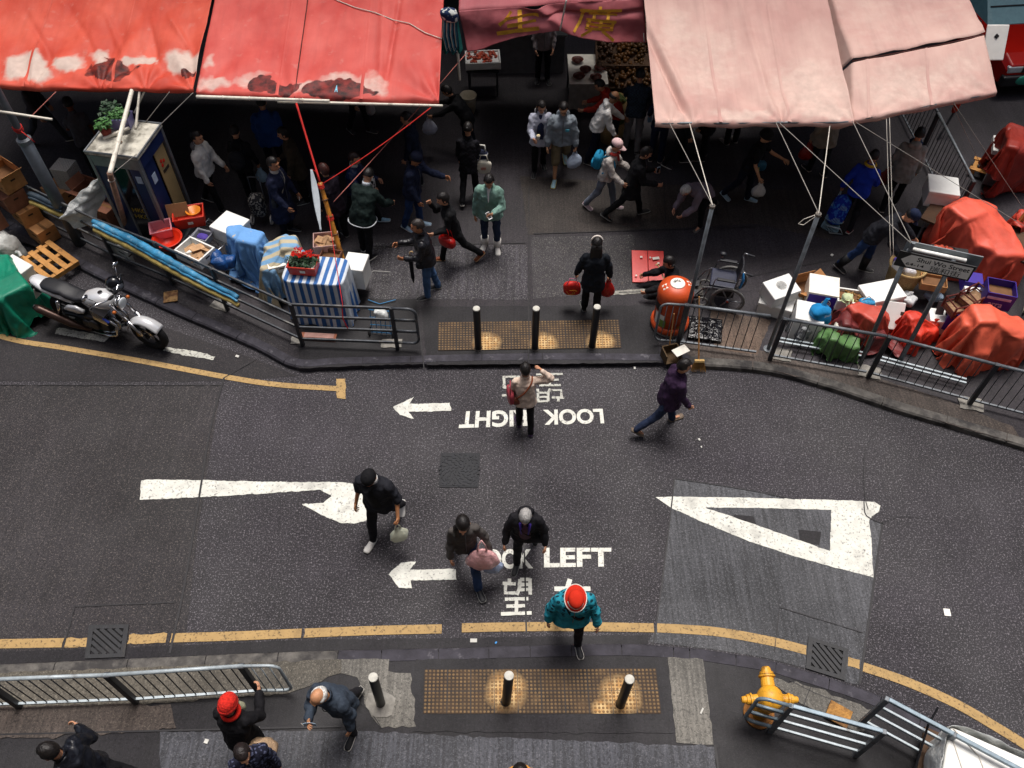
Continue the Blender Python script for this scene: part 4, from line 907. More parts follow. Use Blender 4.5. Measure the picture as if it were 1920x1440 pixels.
r = thing('handbag', 'black cross body bag strap over the teal patterned sweater', 'bag', w['at'](.20, .04, -.06)); soft_box((0, 0, -.03), (.07, .16, .16), mat=fabric('#131316'), parent=r); bag_strap(w, r, [(.19, .06, .0), (.10, .178, .12), (-.03, .172, .3), (-.10, .10, .45), (-.11, .02, .49)], .017)
# ---- lower pavement
w = person(428, 1322, 165, 'person in a red knitted beanie and long black coat beside the lower picket railing', top='#0f0e12', bottom='#111116', h=1.62, lean=8, legs=(8, 4, -8, 12), L=(15, 14, 20, 0), R=(34, 12, 70, 30), head=(10, 0), hem=.34, puff=1.2, hat='beanie', hatcol='#c42216', style='short', shoe='#151518', sole='#9b9892', byhead=True, face_on=False, scarf='#c42216')
plastic_bag(w['at'](-.30, -.10, .14), .36, .30, '#b79a7c', 'bulging tan paper shopping bag behind the black coat', handle=.06, name='paper_bag', dep=.7)
plastic_bag(w['handL'], .16, .2, '#a8a78c', 'small pale crumpled bag held on the far side of the black coat', handle=.03, dep=.8)
w = person(598, 1306, -28, 'balding person with white hair and a grey quilted jacket holding a paper mask', top='#333c48', bottom='#17161b', h=1.66, lean=14, bw=1.05, legs=(10, 6, -14, 20), L=(0, 14, 20, 0), R=(25, 10, 105, 34), head=(18, -12), hem=.14, puff=1.25, style='bald', hair='#b9b8b4', byhead=True, shoe='#17171a', sole='#c6c2ba', skn='#b5825f')
r = thing('face_mask', 'small pale blue paper mask in the hand of the balding person', 'mask', w['handR']); MB().grid(lambda a, b: Vector(((a-.5)*.14, .012*sin(a*pi), (b-.5)*.1)), 6, 4).build('mask_sheet', M('paper_blue', '#9fb8cc', .8, .05), r, solid=.003); MB().tube([(-.07, 0, .04), (-.1, .02, 0), (-.07, 0, -.04)], .002, 4).build('ear_loop', m_rope_w, r)
w = person(92, 1408, 262, 'person in a shiny black padded jacket holding a cigarette at the bottom left', top='#101116', bottom='#0f0f13', h=1.7, lean=12, legs=(14, 6, -34, 26), L=(-6, 22, 60, 0), R=(-10, 26, 85, -15), head=(10, 0), hem=.12, puff=1.25, style='short', byhead=True, shoe='#15151a', sole='#d8d6d0', topmat=M('nylon_black', '#12141b', .35, .3, 8, .6, 10, .03))
r = thing('cigarette', 'lit white cigarette in the hand of the person in the shiny padded jacket', 'cigarette', w['handR']); MB().cyl((0, 0, 0), (.06, .0, .03), .006, n=8).build('paper_tube', M('paper_white', '#e6e3dc', .8, .05), r); MB().cyl((.06, 0, .03), (.068, 0, .034), .0062, n=8).build('ash_tip', M('ash', '#6b6663', .9), r)
w = person(455, 1413, 30, 'person with dark hair and a navy patterned sweater cut off by the bottom edge', bottom='#15151a', h=1.62, lean=6, head=(10, 0), style='short', byhead=True, topmat=print_mat('print_navy', '#191b2a', '#4b5068', 28, .56), hair='#1b1413')
w = person(975, 1452, 0, 'person with black hair just showing at the bottom edge below the paving studs', top='#c98a3a', bottom='#15151a', h=1.64, lean=4, byhead=True, style='bob')
# ---- middle of the market street
w = person(1106, 590, 178, 'person with long black hair and a white hairband carrying red bags behind the bollards', top='#10151d', bottom='#0d0d11', h=1.64, lean=5, legs=(8, 4, -6, 10), L=(6, 18, 12, 0), R=(4, 18, 10, 0), head=(10, 0), hem=.24, puff=1.12, style='long', face_on=False, curl=(1.3, 1.3))
q = MB(); q.tube([to_local(w, w['head'](sin(a)*.093, .012, .022+cos(a)*.118)) for a in [radians(-70+140*k/12) for k in range(13)]], .016, 6); q.build('hairband', fabric('#d8cfc6'), w['root'], smooth=True)
r = thing('shopping_bag', 'square red shopping bag with gold lettering swirl and pink handles', 'bag', w['handL']+Vector((-.06, -.02, 0)))
mr = M('bag_red', '#b81f17', .5, .12, 8, .5, 12, .02); soft_box((0, 0, -.26), (.30, .13, .30), mat=mr, parent=r, bulge=.2)
q = MB(); q.tube([(-.10, -.07, -.12), (-.05, -.03, .0), (.05, -.03, .0), (.10, -.07, -.12)], .009, 6); q.build('handle', M('bag_pink', '#b06d86', .7), r, smooth=True)
q = MB(); q.tube([(-.09, -.076, -.27), (-.06, -.077, -.33), (.0, -.078, -.34), (.05, -.078, -.30), (.02, -.078, -.27), (.0, -.078, -.31)], .006, 5); q.tube([(-.05, -.077, -.24), (.03, -.078, -.235), (.08, -.077, -.26)], .005, 5); q.build('gold_mark', M('gold_print', '#c8872c', .5), r)
plastic_bag(w['handR'], .24, .36, '#b81a14', 'red plastic bag in the right hand of the person with a white hairband', handle=.04)
w = person(812, 549, 278, 'person with cropped greying hair in a black leather jacket and blue jeans pointing left', bottom='#3c587c', h=1.66, lean=8, bw=1.05, legs=(6, 4, -6, 8), L=(12, 8, 78, 12), R=(26, 8, 66, 10), head=(2, 6), hem=.10, puff=1.15, style='short', hair='#2a2523', topmat=M('leather_black', '#14141a', .4, .3, 6, .6, 9, .03), skn='#a8714f')
r = thing('waist_pouch', 'black leather pouch on the belt of the person in blue jeans', 'bag', w['at'](.10, .14, -.10)); soft_box((0, 0, 0), (.16, .10, .13), mat=MATS['leather_black'], parent=r); MB().tube([(-.07, 0, .05), (0, .02, .07), (.07, 0, .05)], .008, 5).build('flap', MATS['leather_black'], r)
r = thing('umbrella', 'folded dark umbrella hanging from the arm of the person in blue jeans', 'umbrella', w['at'](.12, .22, .22)+Vector((-.02, -.05, 0)))
MB().tube([(0, 0, -.02), (0, 0, -.12), (0, 0, -.5), (0, 0, -.62)], [.012, .035, .03, .006], 10).build('folded_canopy', fabric('#14161d'), r, smooth=True); MB().cyl((0, 0, -.62), (0, 0, -.70), .005, n=6).build('tip', m_steel, r); MB().tube([(0, 0, -.02), (0, 0, .08), (.03, 0, .11), (.06, 0, .08)], .010, 6).build('handle', M('wood_pale', '#c8a878', .5), r, smooth=True)
w = person(866, 488, 284, 'person in black holding a phone to one ear with a glossy red handbag', top='#0f0f12', bottom='#0d0d10', h=1.6, lean=10, legs=(-24, 24, 18, 6), L=(12, 10, 70, 0), R=(40, 20, 118, 20), head=(10, 0), hem=.18, style='bob', shoe='#7d3f22', sole='#b08c66')
r = thing('handbag', 'glossy red handbag hung from the arm of the person on the phone', 'bag', w['at'](.22, .12, .20)); soft_box((0, 0, -.30), (.32, .16, .22), RZ(-.55).to_3x3(), mat=M('leather_red', '#a3160f', .25, .15, 6, .2, 9, .01), parent=r)
q = MB(); q.m = RZ(-.55)
for y_ in (-.05, .05): q.tube([(-.09, y_, -.20), (-.06, y_*.6, -.04), (0, 0, .02), (.06, y_*.6, -.04), (.09, y_, -.20)], .007, 6)
q.build('handle', MATS['leather_red'], r, smooth=True)
w = person(921, 462, -6, 'person in a sea green jacket and white boots looking down at a phone', top='#6f8f84', bottom='#26344d', h=1.72, bw=1.06, lean=5, legs=(2, 3, -2, 3, .05), L=(20, 10, 78, 32), R=(-2, 12, 10, 0), head=(24, 8), hem=.16, puff=1.25, style='short', shoe='#d9d6cf', sole='#cfccc4', shirt='#c9c9c9', skn='#b07d5e')
for sd in (1, -1): q = MB(); q.m = TR(w['off']); kn, an = w['lg'][sd][1], w['lg'][sd][2]; q.cyl(an+Vector((0, 0, -.03)), an.lerp(kn, .32), .066, .074, 14); q.build('boot_shaft', M('shoe_#d9d6cf'), w['root'], smooth=True)
r = thing('phone', 'white phone held low by the person in the sea green jacket', 'phone', w['handL']); MB().box((0, 0, 0), (.07, .14, .010), R=Matrix.Rotation(.5, 3, 'X') @ Matrix.Rotation(.5, 3, 'Z')).build('phone_body', M('phone_white', '#d8d8d6', .3), r, bevel=.004); MB().box((0, 0, .006), (.06, .11, .002), R=Matrix.Rotation(.5, 3, 'X') @ Matrix.Rotation(.5, 3, 'Z')).build('screen', M('phone_glass', '#15171b', .15, bump=0), r)
w = person(774, 424, 72, 'person in a navy cap with a navy padded jacket and jeans reaching to the right', top='#161d33', bottom='#22385f', h=1.7, lean=8, legs=(5, 4, -8, 10), L=(60, 8, 20, 0), R=(6, 8, 20, 0), head=(22, 0), hem=.14, puff=1.2, hat='cap', hatcol='#10152a', shoe='#8fa9bd', sole='#c8d0d6', skn='#a06c4c')
w = person(880, 376, 172, 'person in dark clothes with two tote bags behind the sea green jacket', top='#101015', bottom='#0d0d11', h=1.6, lean=8, legs=(-14, 18, 12, 6), head=(12, 0), hem=.22, style='bun', shoe='#1c1c20', sole='#bdb8b0', face_on=False, topmat=check_mat('plaid_dark', '#0d0d11', '#1d1c22', 24))
r = thing('tote_bag', 'navy tote bag with a white grid and white rim, upper of the two totes', 'bag', w['at'](-.26, .06, .22)); soft_box((0, 0, -.12), (.20, .12, .28), Matrix.Rotation(.35, 3, 'Y'), mat=stripe_mat('grid_navy', '#151c36', '#c9cbd0', 9, 2, .1, thin=.8), parent=r); q = MB().tube([(-.07, 0, .0), (-.04, 0, .13), (.05, 0, .12), (.07, 0, -.02)], .016, 6); q.build('handle', fabric('#d4d2ca'), r, smooth=True)
r = thing('tote_bag', 'cream canvas tote bag with a small red print beside the sea green jacket', 'bag', w['at'](-.30, .04, .0)); soft_box((0, 0, -.12), (.28, .09, .32), Matrix.Rotation(.25, 3, 'Y'), mat=fabric('#cfcabb'), parent=r); q = MB()
for i in range(5): q.tube([(-.05+.02*i, -.052, -.10), (-.045+.02*i, -.053, -.15-.01*(i % 2))], .005, 5)
q.build('red_print', M('print_red', '#b03326', .7), r); MB().tube([(-.08, 0, .02), (-.05, 0, .14), (.05, 0, .14), (.08, 0, .02)], .012, 6).build('handle', fabric('#cfcabb'), r, smooth=True)
w = person(838, 170, 258, 'person in black bending over beside the corner of the faded red awning', top='#0d0d10', bottom='#10131d', h=1.6, lean=34, legs=(4, 6, -4, 8), L=(48, 8, 20, 0), R=(50, 8, 20, 0), head=(20, 0), hem=.16, style='bob', byhead=True)
plastic_bag(w['handL'], .28, .34, '#b9bccb', 'white and blue striped plastic bag held by the bending person in black', handle=.05, dep=.6)
w = person(1010, 317, 2, 'person with long black hair in a pale lilac coat beside the grey hoodie', top='#b9bccb', bottom='#0e0e12', h=1.62, lean=5, bw=.95, legs=(-6, 10, 8, 5), L=(6, 10, 20, 0), R=(20, 10, 70, 15), head=(18, 10), hem=.22, puff=1.2, style='long', hood='#a8a7a6', shirt='#2b3350', openfront=True, shoe='#111115')
r = thing('snack_cup', 'small cream paper cup in front of the pale lilac coat', 'cup', w['handR']+Vector((.05, -.02, .06))); MB().lathe([(.025, 0), (.035, .08), (.035, .085), (.03, .085)]).build('cup', M('paper_white', '#e6e3dc', .8), r, smooth=True); MB().ell((0, 0, .085), (.034, .034, .02), nu=10, nv=6).build('snack', M('cream_snack', '#d8c69a', .8), r)
w = person(1049, 322, 0, 'person with glasses in a light grey hoodie and khaki shorts', top='#7d868e', bottom='#6f634b', h=1.74, bw=1.08, lean=6, legs=(-20, 24, 16, 8), L=(6, 12, 10, 0), R=(4, 14, 14, 0), head=(18, -6), hem=.10, puff=1.2, shorts=True, style='short', hood='#7d868e', glasses=True, shoe='#8fb3bd', sole='#c9b64a', curl=(1.3, .5), skn='#b98a68')
MB().box(w['T'].inverted() @ w['at'](.08, .172, .30), (.07, .01, .05)).build('chest_print', M('print_blue', '#4fa3b8', .7), w['root'])
plastic_bag(w['handL'], .32, .32, '#bccbe0', 'full white plastic bag held by the person in khaki shorts', handle=.04, rz=.5)
w = person(1107, 302, 88, 'person in a bright white jacket with a balding head stooping near the fruit', top='#dcdad6', bottom='#12172a', h=1.62, lean=24, legs=(4, 6, -6, 10), L=(34, 8, 20, 0), R=(10, 6, 20, 0), head=(10, 0), hem=.08, puff=1.15, style='bald', hair='#191615', skn='#8f6548', hood='#dcdad6')
w = person(1152, 274, 262, 'person in a red top mostly hidden behind the bright white jacket', top='#9c2a1c', bottom='#141417', h=1.58, lean=38, L=(40, 8, 40, 0), R=(30, 8, 40, 0), style='short', puff=1.15)
w = person(1183, 282, 176, 'person in a dark checked shirt and grey cargo trousers facing the fruit stall', bottom='#6d6c70', h=1.72, bw=1.1, lean=6, legs=(4, 3, -4, 8), L=(35, 8, 40, 0), R=(25, 8, 45, 0), head=(12, 0), hem=.10, topmat=check_mat('shirt_check', '#1c2430', '#283440', 30), style='short', shoe='#1b1b1d', face_on=False)
w = person(1228, 302, 165, 'person in a dark navy jacket holding a blue cloth beside the pink awning', top='#111a33', bottom='#121a30', h=1.64, lean=6, L=(12, 16, 30, 0), R=(12, 10, 30, 0), style='short', shoe='#15151a', sole='#b8b4ac')
r = thing('cloth', 'small pale blue folded cloth by the navy jacket under the pink awning', 'cloth', w['handL']); soft_box((0, 0, -.07), (.09, .04, .20), mat=fabric('#7d9dbd'), parent=r)
w = person(1124, 389, 68, 'person in a pale pink cap and cream hooded jacket wearing a blue backpack', top='#b9b2ac', bottom='#6c7380', h=1.6, lean=10, legs=(16, 6, -14, 18), L=(24, 8, 40, 0), R=(20, 10, 40, 0), head=(10, 0), hem=.10, puff=1.15, hat='cap', hatcol='#d9b8b8', style='short', hood='#b9b2ac', scarf='#b8423c', shoe='#b09aa0', sole='#d8cfcf')
def backpack(w, col, label, d=(.28, .16, .36), c=(0, -.23, .22)):
    r = thing('backpack', label, 'backpack', w['at'](*c), radians(0)); rot = w['T'].to_3x3(); m = fabric(col); R = rot
    soft_box((0, 0, 0), d, R, mat=m, parent=r); soft_box(rot @ Vector((0, d[1]*.5, -.07)), (d[0]*.75, .08, d[2]*.45), R, mat=m, name='pocket', parent=r)
    for sd in (1, -1): bag_strap(w, r, [(sd*.09, -.15, .36), (sd*.10, -.06, .47), (sd*.11, .09, .40), (sd*.14, .12, .25), (sd*.17, -.06, .08)], .016, col)
    MB().tube([rot @ Vector((-.04, -.02, d[2]*.48)), rot @ Vector((0, -.02, d[2]*.62)), rot @ Vector((.04, -.02, d[2]*.48))], .010, 6).build('handle', m, r); return r
backpack(w, '#1e7fa6', 'bright blue backpack on the person in the pale pink cap')
w = person(1166, 407, 92, 'person in a loose black coat striding right and looking at a small phone', top='#0f0f13', bottom='#0e0e11', h=1.62, lean=12, legs=(20, 6, -26, 18), L=(16, 8, 62, 0), R=(16, 8, 62, 0), head=(20, 0), hem=.30, puff=1.2, style='bob', shoe='#121215')
r = thing('phone', 'pale blue phone held up by the person in the loose black coat', 'phone', w['handL']); MB().box((0, 0, .02), (.07, .012, .14), rz=.4).build('phone_body', M('phone_blue', '#a9c3d6', .4), r, bevel=.004); MB().box((0, -.007, .02), (.06, .002, .11), rz=.4).build('screen', MATS['phone_glass'], r)
# ---- right side
w = person(1262, 308, 84, 'person in black with white soled sneakers in the shade below the pink awning', top='#121217', bottom='#101014', h=1.66, legs=(10, 4, -10, 14), style='short', shoe='#1a1a1e', sole='#c9c5be')
w = person(1318, 296, 250, 'person in a very dark coat standing deep under the pink awning', top='#15121a', bottom='#0e0d11', h=1.66, hem=.26, style='short')
w = person(1370, 268, 200, 'person in a grey checked shirt far back below the pink awning', bottom='#101014', h=1.7, topmat=check_mat('shirt_grey', '#26252b', '#38363c', 26), style='short', shoe='#8d8a86')
w = person(1324, 412, 306, 'stooping person with white hair and a mauve grey jacket bent far over', top='#6b6068', bottom='#121114', h=1.52, lean=66, legs=(14, 20, -24, 30), L=(20, 8, 40, 20), R=(20, 8, 40, 20), head=(16, 0), hem=.08, puff=1.25, style='bob', hair='#a3a19c', bare=True, shoe='#1b1b1d', sole='#55504c')
w = person(1378, 372, 58, 'person in a black short sleeved top reaching out with a bare arm', top='#0d0d10', bottom='#131827', h=1.64, lean=12, legs=(10, 6, -14, 18), L=(48, 10, 26, 0), R=(14, 12, 20, 0), sleeve=.2, head=(8, 0), hem=.08, style='short', shoe='#7c98a8', sole='#a9bcc6', skn='#b98a68', hat='beanie', hatcol='#0e0d11')
r = thing('handbag', 'blue and teal shoulder bag with a yellow strap at the hip of the black top', 'bag', w['at'](.16, .16, -.02)); soft_box((0, 0, -.05), (.24, .12, .22), mat=M('bag_teal', '#1d5a75', .5, .3, 8), parent=r); MB().tube([(-.03, -.07, -.04), (-.02, -.085, -.12), (-.035, -.075, -.2)], .012, 5).build('yellow_strap', M('bag_yellow', '#c3b04a', .6), r); bag_strap(w, r, [(.15, .16, .08), (.03, .16, .28), (-.09, .09, .45), (-.10, 0, .50)], .008)
plastic_bag(w['handR'], .26, .28, '#c9c9c4', 'clear white plastic bag low behind the person in the black top', handle=.04)
w = person(1530, 326, 196, 'person in a crinkled beige blouse with the head hidden by the pink awning', top='#8d8474', bottom='#121216', h=1.6, lean=4, hem=.20, puff=1.3, L=(4, 14, 10, 0), legs=(8, 4, -8, 12), style='bun', shoe='#1a1a1d', sole='#c6b2a2', widehip=1.15)
plastic_bag(w['handL'], .30, .36, '#a3241a', 'red plastic bag carried beside the crinkled beige blouse', handle=.04)
w = person(1584, 426, 152, 'person in a bright blue jacket with a yellow scarf pulling a shopping trolley', top='#15309a', bottom='#111118', h=1.6, lean=8, legs=(8, 4, -8, 14), L=(-14, 24, 20, 0), R=(12, 10, 40, 0), head=(12, 0), hem=.12, puff=1.2, scarf='#c39a2c', style='short', shoe='#8a1d22', sole='#cfcac2', curl=(1.3, .5))
HT = w['handL']
r = thing('shopping_trolley', 'blue fringed shopping trolley bag on a silver wheeled frame', 'trolley', (0, 0, 0)); b0 = G(1562, 432, PZ); hx = HT
ax = (Vector((b0.x, b0.y, PZ+.12))-hx); soft_box(b0.lerp(Vector((hx.x, hx.y, PZ)), .30)+Vector((0, 0, .42)), (.32, .24, .62), Matrix.Rotation(radians(-18), 3, 'X') @ Matrix.Rotation(radians(14), 3, 'Y'), mat=print_mat('trolley_print', '#152a8a', '#2d5fae', 18, .55), parent=r)
cb = b0.lerp(Vector((hx.x, hx.y, PZ)), .30)+Vector((0, 0, .42)); q = MB(); Rt = Matrix.Rotation(radians(-18), 3, 'X') @ Matrix.Rotation(radians(14), 3, 'Y')
for lv in (-.12, .12, -.28):
    for k in range(40):
        a = 2*pi*k/40; p0 = Vector((cos(a)*.155, sin(a)*.12, lv)); q.tube([cb+Rt @ p0, cb+Rt @ (p0*1.08+Vector((0, 0, -.09)))], .004, 4)
q.build('fringe', M('fringe_pale', '#8fb0bd', .8), r)
q = MB(); q.tube([b0+Vector((-.10, -.10, .03)), b0+Vector((.14, -.14, .03)), cb+Rt @ Vector((.13, -.13, -.30)), cb+Rt @ Vector((-.13, -.13, -.30))], .011, 6, closed=True); q.tube([cb+Rt @ Vector((.1, .13, -.3)), hx], .009, 6); q.tube([cb+Rt @ Vector((-.1, .13, -.3)), hx], .009, 6); q.build('frame', m_galv_l, r, smooth=True)
for sd in (-1, 1):
    c = cb+Rt @ Vector((sd*.19, .10, -.34)); c.z = PZ+.085; MB().tube([c+Vector((0, cos(a)*.07, sin(a)*.07)) for a in [2*pi*k/16 for k in range(16)]], .016, 6, closed=True).build('wheel', M('rubber', '#1d1c1e', .8), r, smooth=True)
w = person(1664, 390, 158, 'person in a pale grey hooded coat beside the dark picket railing', top='#8d8a86', bottom='#111115', h=1.68, lean=6, legs=(-10, 14, 10, 4), L=(4, 14, 10, 0), R=(4, 12, 10, 0), head=(8, 0), hem=.24, puff=1.25, hood='#8d8a86', scarf='#16335c', style='short', shoe='#1b1b1d', sole='#bdb8b0', face_on=False)
plastic_bag(w['handL'], .28, .34, '#8a2416', 'dull red plastic bag hanging beside the pale grey hooded coat', handle=.03)
w = person(1592, 505, 62, 'person in a navy cap and long boots stooping behind the street sign', top='#14151c', bottom='#1d3259', h=1.72, lean=36, legs=(10, 12, -18, 10), L=(38, 14, 10, 0), R=(14, 12, 34, 0), head=(20, 0), hem=.10, puff=1.2, hat='cap', hatcol='#131d36', shoe='#121214', style='short', curl=(.6, 1.3))
for sd in (1, -1): q = MB(); q.m = TR(w['off']); kn, an = w['lg'][sd][1], w['lg'][sd][2]; q.cyl(an+Vector((0, 0, -.04)), an.lerp(kn, .62), .066, .082, 14); q.build('boot_shaft', M('shoe_#121214'), w['root'], smooth=True)
r = thing('takeaway_box', 'white takeaway box in the hand of the stooping person in long boots', 'box', w['handR']); MB().box((0, 0, -.11), (.20, .17, .14), rz=.5).build('box', M('foam_white', '#dcdcd8', .7, .05), r, bevel=.02); MB().tube([(-.06, 0, -.04), (0, 0, .0), (.06, 0, -.04)], .004, 5).build('handle', m_rope_w, r)
# ---- left side, in the shade
w = person(402, 386, 74, 'person in a white jacket with a grey hood behind the phone booth', top='#d6d4d0', bottom='#0f0f13', h=1.7, lean=6, legs=(-12, 16, 12, 4), L=(14, 10, 20, 0), R=(4, 8, 15, 0), head=(4, 0), hem=.10, puff=1.25, hood='#6a6668', shirt='#c8c8c8', style='short', shoe='#141418', sole='#a8a49e')
w = person(440, 246, 176, 'person in black with a dark backpack and a blue bag in the left hand shade', top='#0e0e12', bottom='#101014', h=1.62, lean=6, byhead=True, style='short', face_on=False, legs=(8, 4, -8, 12), R=(6, 12, 10, 0), curl=(.5, 1.3))
plastic_bag(w['handR'], .22, .30, '#9fc3de', 'light blue plastic bag hanging low in the shade near the navy coat', handle=.04); backpack(w, '#17181c', 'dark grey backpack with a pale strap in the left hand shade')
w = person(490, 192, 190, 'person in a loose blue jacket in the shade of the red awning', top='#1d3f78', bottom='#0f1016', h=1.7, bw=1.15, lean=6, byhead=True, puff=1.25, face_on=False, style='short')
w = person(531, 250, 280, 'person in an olive brown coat facing left in the shade', top='#3a3226', bottom='#12110f', h=1.62, byhead=True, hem=.30, lean=8, puff=1.15, style='bob', R=(10, 8, 40, 0))
w = person(512, 307, 72, 'person in a long navy coat with a cross body strap holding a cigarette', top='#121830', bottom='#0e0f16', h=1.7, bw=1.08, byhead=True, hem=.48, lean=4, puff=1.15, style='short', collar='#b9b4ae', L=(10, 8, 20, 0), R=(14, 10, 30, 0), head=(4, -6), skn='#a5704f')
r = thing('shoulder_bag', 'grey strap and small bag across the long navy coat', 'bag', w['at'](-.20, .02, .02)); soft_box((0, 0, -.03), (.10, .18, .2), mat=fabric('#26282c'), parent=r); bag_strap(w, r, [(-.2, .02, .06), (-.10, -.14, .22), (.06, -.12, .42), (.12, .0, .48), (.06, .13, .36), (-.1, .14, .16)], .014, '#5c5a56')
r = thing('cigarette', 'white cigarette in the hand of the person in the long navy coat', 'cigarette', w['handL']); MB().cyl((0, 0, 0), (.0, -.03, -.06), .006, n=8).build('paper_tube', MATS['paper_white'], r); MB().cyl((0, -.03, -.06), (0, -.034, -.068), .0062, n=8).build('ash_tip', MATS['ash'], r)
r = thing('shopping_trolley', 'patterned grey shopping trolley with pale wheels behind the long navy coat', 'trolley', G(494, 418, PZ)); soft_box((0, 0, .45), (.30, .26, .52), mat=print_mat('trolley_grey', '#2a2a2d', '#8a8780', 26, .54), parent=r)
for sd in (-1, 1): MB().tube([(sd*.18, cos(a)*.085-.02, .10+sin(a)*.085) for a in [2*pi*k/18 for k in range(18)]], .016, 6, closed=True).build('wheel', M('wheel_pale', '#b5b2ac', .6), r, smooth=True)
MB().tube([(-.1, .14, .2), (-.1, .16, .95), (.1, .16, .95), (.1, .14, .2)], .010, 6).build('frame', m_galv, r, smooth=True)
w = person(607, 318, 230, 'person with reddish brown hair in dark purple behind the bamboo pole', top='#1c1420', bottom='#100e14', h=1.6, byhead=True, hem=.26, style='bob', hair='#3a1a14', puff=1.15, lean=8)
w = person(664, 297, 70, 'person in a shiny navy jacket clutching a white patterned bundle', bottom='#0f0f13', h=1.62, byhead=True, lean=8, legs=(34, 14, -14, 22), L=(30, 10, 60, 15), R=(30, 10, 60, 15), collar='#c9c6c2', style='short', hair='#2a1a16', shoe='#7ea3bd', sole='#b9c4cc', topmat=M('nylon_navy', '#182344', .35, .3, 7, .6, 9, .03))
r = thing('bundle', 'white bag with a black scribble pattern held against the shiny navy jacket', 'bag', w['at'](.02, .30, .20)); soft_box((0, 0, 0), (.22, .20, .36), mat=print_mat('scribble', '#cfcdc8', '#1b1b1e', 22, .53), parent=r); MB().tube([(-.06, 0, .16), (0, 0, .24), (.06, 0, .16)], .01, 5).build('handle', fabric('#cfcdc8'), r)
w = person(688, 478, 158, 'person in a dark green jacket edged with white leaning away beside the bamboo pole', top='#0b1a18', bottom='#0c0c10', h=1.68, bw=1.15, lean=34, legs=(4, 4, -6, 10), L=(24, 20, 30, 0), R=(16, 20, 40, 0), head=(24, 0), hem=.12, puff=1.3, trim='#c8ccd0', style='short', collar='#c4cbd2', shoe='#121216', sole='#cfcac2', face_on=False)
plastic_bag(w['handL'], .22, .40, '#2d1c78', 'dark violet plastic bag beside the white edged green jacket', handle=.04)
w = person(762, 222, 262, 'person in dark navy with a bright green strip on one sleeve', top='#10182c', bottom='#0f1422', h=1.66, byhead=True, lean=6, hem=.16, style='short')
MB().capsule(to_local(w, w['at'](.20, .08, .14)), to_local(w, w['at'](.205, .10, .02)), .022, .018, 8).build('green_strip', M('green_neon', '#4ba32c', .6), w['root'], smooth=True)
w = person(674, 246, 60, 'person at the back of the red awning of whom only legs and shoes show', top='#141318', bottom='#131317', h=1.66, legs=(10, 4, -10, 12), shoe='#2a292c', sole='#8e8a86')
plastic_bag(w['handL']+Vector((0, -.05, .05)), .2, .34, '#b9b4b4', 'pale bag hanging at the back of the red awning near the visible shoes', handle=.03)
w = person(92, 268, 88, 'person striding in grey trousers in the shade beside the lamp post', top='#3a3438', bottom='#34363c', h=1.68, lean=8, legs=(24, 8, -22, 20), shoe='#17171a', sole='#b9b4ac')
w = person(128, 195, 206, 'person in a grey top with orange sleeves and a dark cap near the lamp post', top='#4a484f', bottom='#16151a', h=1.64, byhead=True, lean=12, hat='cap', hatcol='#221c1c', sleeve=.2, skn='#8a4a30', L=(20, 10, 40, 0), face_on=False)
w = person(1017, 150, 4, 'person in a pale shirt standing inside the dark shop under the maroon awning', top='#8d8384', bottom='#121216', h=1.72, legs=(2, 3, -2, 3), L=(4, 10, 25, 10), R=(4, 10, 25, 10), hem=.14)
# ---- seated
w = person(1262, 548, 268, 'person in black sitting on the ground behind the red board by the orange bin', top='#121216', bottom='#16161a', h=1.6, lean=14, sit=True, legs=(80, 30, 84, 22, .10), L=(46, 10, 22, 0), R=(46, 10, 20, 0), head=(14, 0), hem=.06, puff=1.25, style='bob', bare=True, shoe='#1b1b1d', sole='#55504c', curl=(1, 1))
SEAT = w
# ================================================================== STREET FURNITURE
m_black = M('bollard_black', '#141418', .45, .25, 10, .1, dirt='#3b3835', dlev=.66); m_cap = M('bollard_cap', '#b5b3aa', .7, .2, 14, .3)
m_dark = M('rail_dark', '#2c2e33', .5, .25, 12, .2, dirt='#54504c', dlev=.64); m_conc = M('concrete_foot', '#7d7a74', .9, .35, 8, .5, 30, .01)
def bollard(px, py, label, tilt=(0, 0), patch_=True):
    p = G(px, py, PZ); r = thing('bollard', label, 'bollard', p, 0, 'black bollards with pale tops'); r.rotation_euler = (tilt[0], tilt[1], 0)
    MB().lathe([(.058, 0), (.058, .94), (.056, .955)]).build('post', m_black, r, smooth=False)
    MB().lathe([(.056, .9555), (.058, .97), (.054, .982), (0, .984)]).build('cap', m_cap, r)
    MB().lathe([(.085, 0), (.080, .012), (.06, .018), (.059, .03)]).build('collar', M('collar_dark', '#2a2624', .8), r); return r
bollard(897, 653, 'black bollard on the far studded paving nearest the barred railing end'); bollard(1003, 653, 'middle bollard of the three on the far studded paving'); bollard(1110, 650, 'black bollard on the far studded paving nearest the orange litter bin', (0, .01))
bollard(949, 1316, 'black bollard in the middle of the near studded paving', (0, .04)); bollard(1163, 1321, 'black bollard on the near studded paving towards the fire hydrant', (.01, .01)); bollard(714, 1319, 'leaning bollard set in cracked concrete left of the near studded paving', (.0, .03))
setting('concrete_patch', MB().sheet(jag([G(x, y, PZ+.02) for x, y in ((690, 1300), (722, 1296), (742, 1310), (735, 1340), (705, 1345), (686, 1325))], .03, .05, PZ+.02)), m_conc)
def foot(px, py, w=.30):
    p = G(px, py, PZ+.02); return p
def foot_patch(px, py, w=.32, d=.2, rz=0):
    p = G(px, py, 0); c, s = cos(rz), sin(rz); PN[0] += 1; z = PZ+.013+.0003*PN[0]
    setting('concrete_patch', MB().sheet(jag([Vector((p.x+a*c-b*s, p.y+a*s+b*c, z)) for a, b in ((-w/2, -d/2), (w/2, -d/2), (w/2, d/2), (-w/2, d/2))], .02, .04, z)), m_conc)
ZT = PZ+1.0
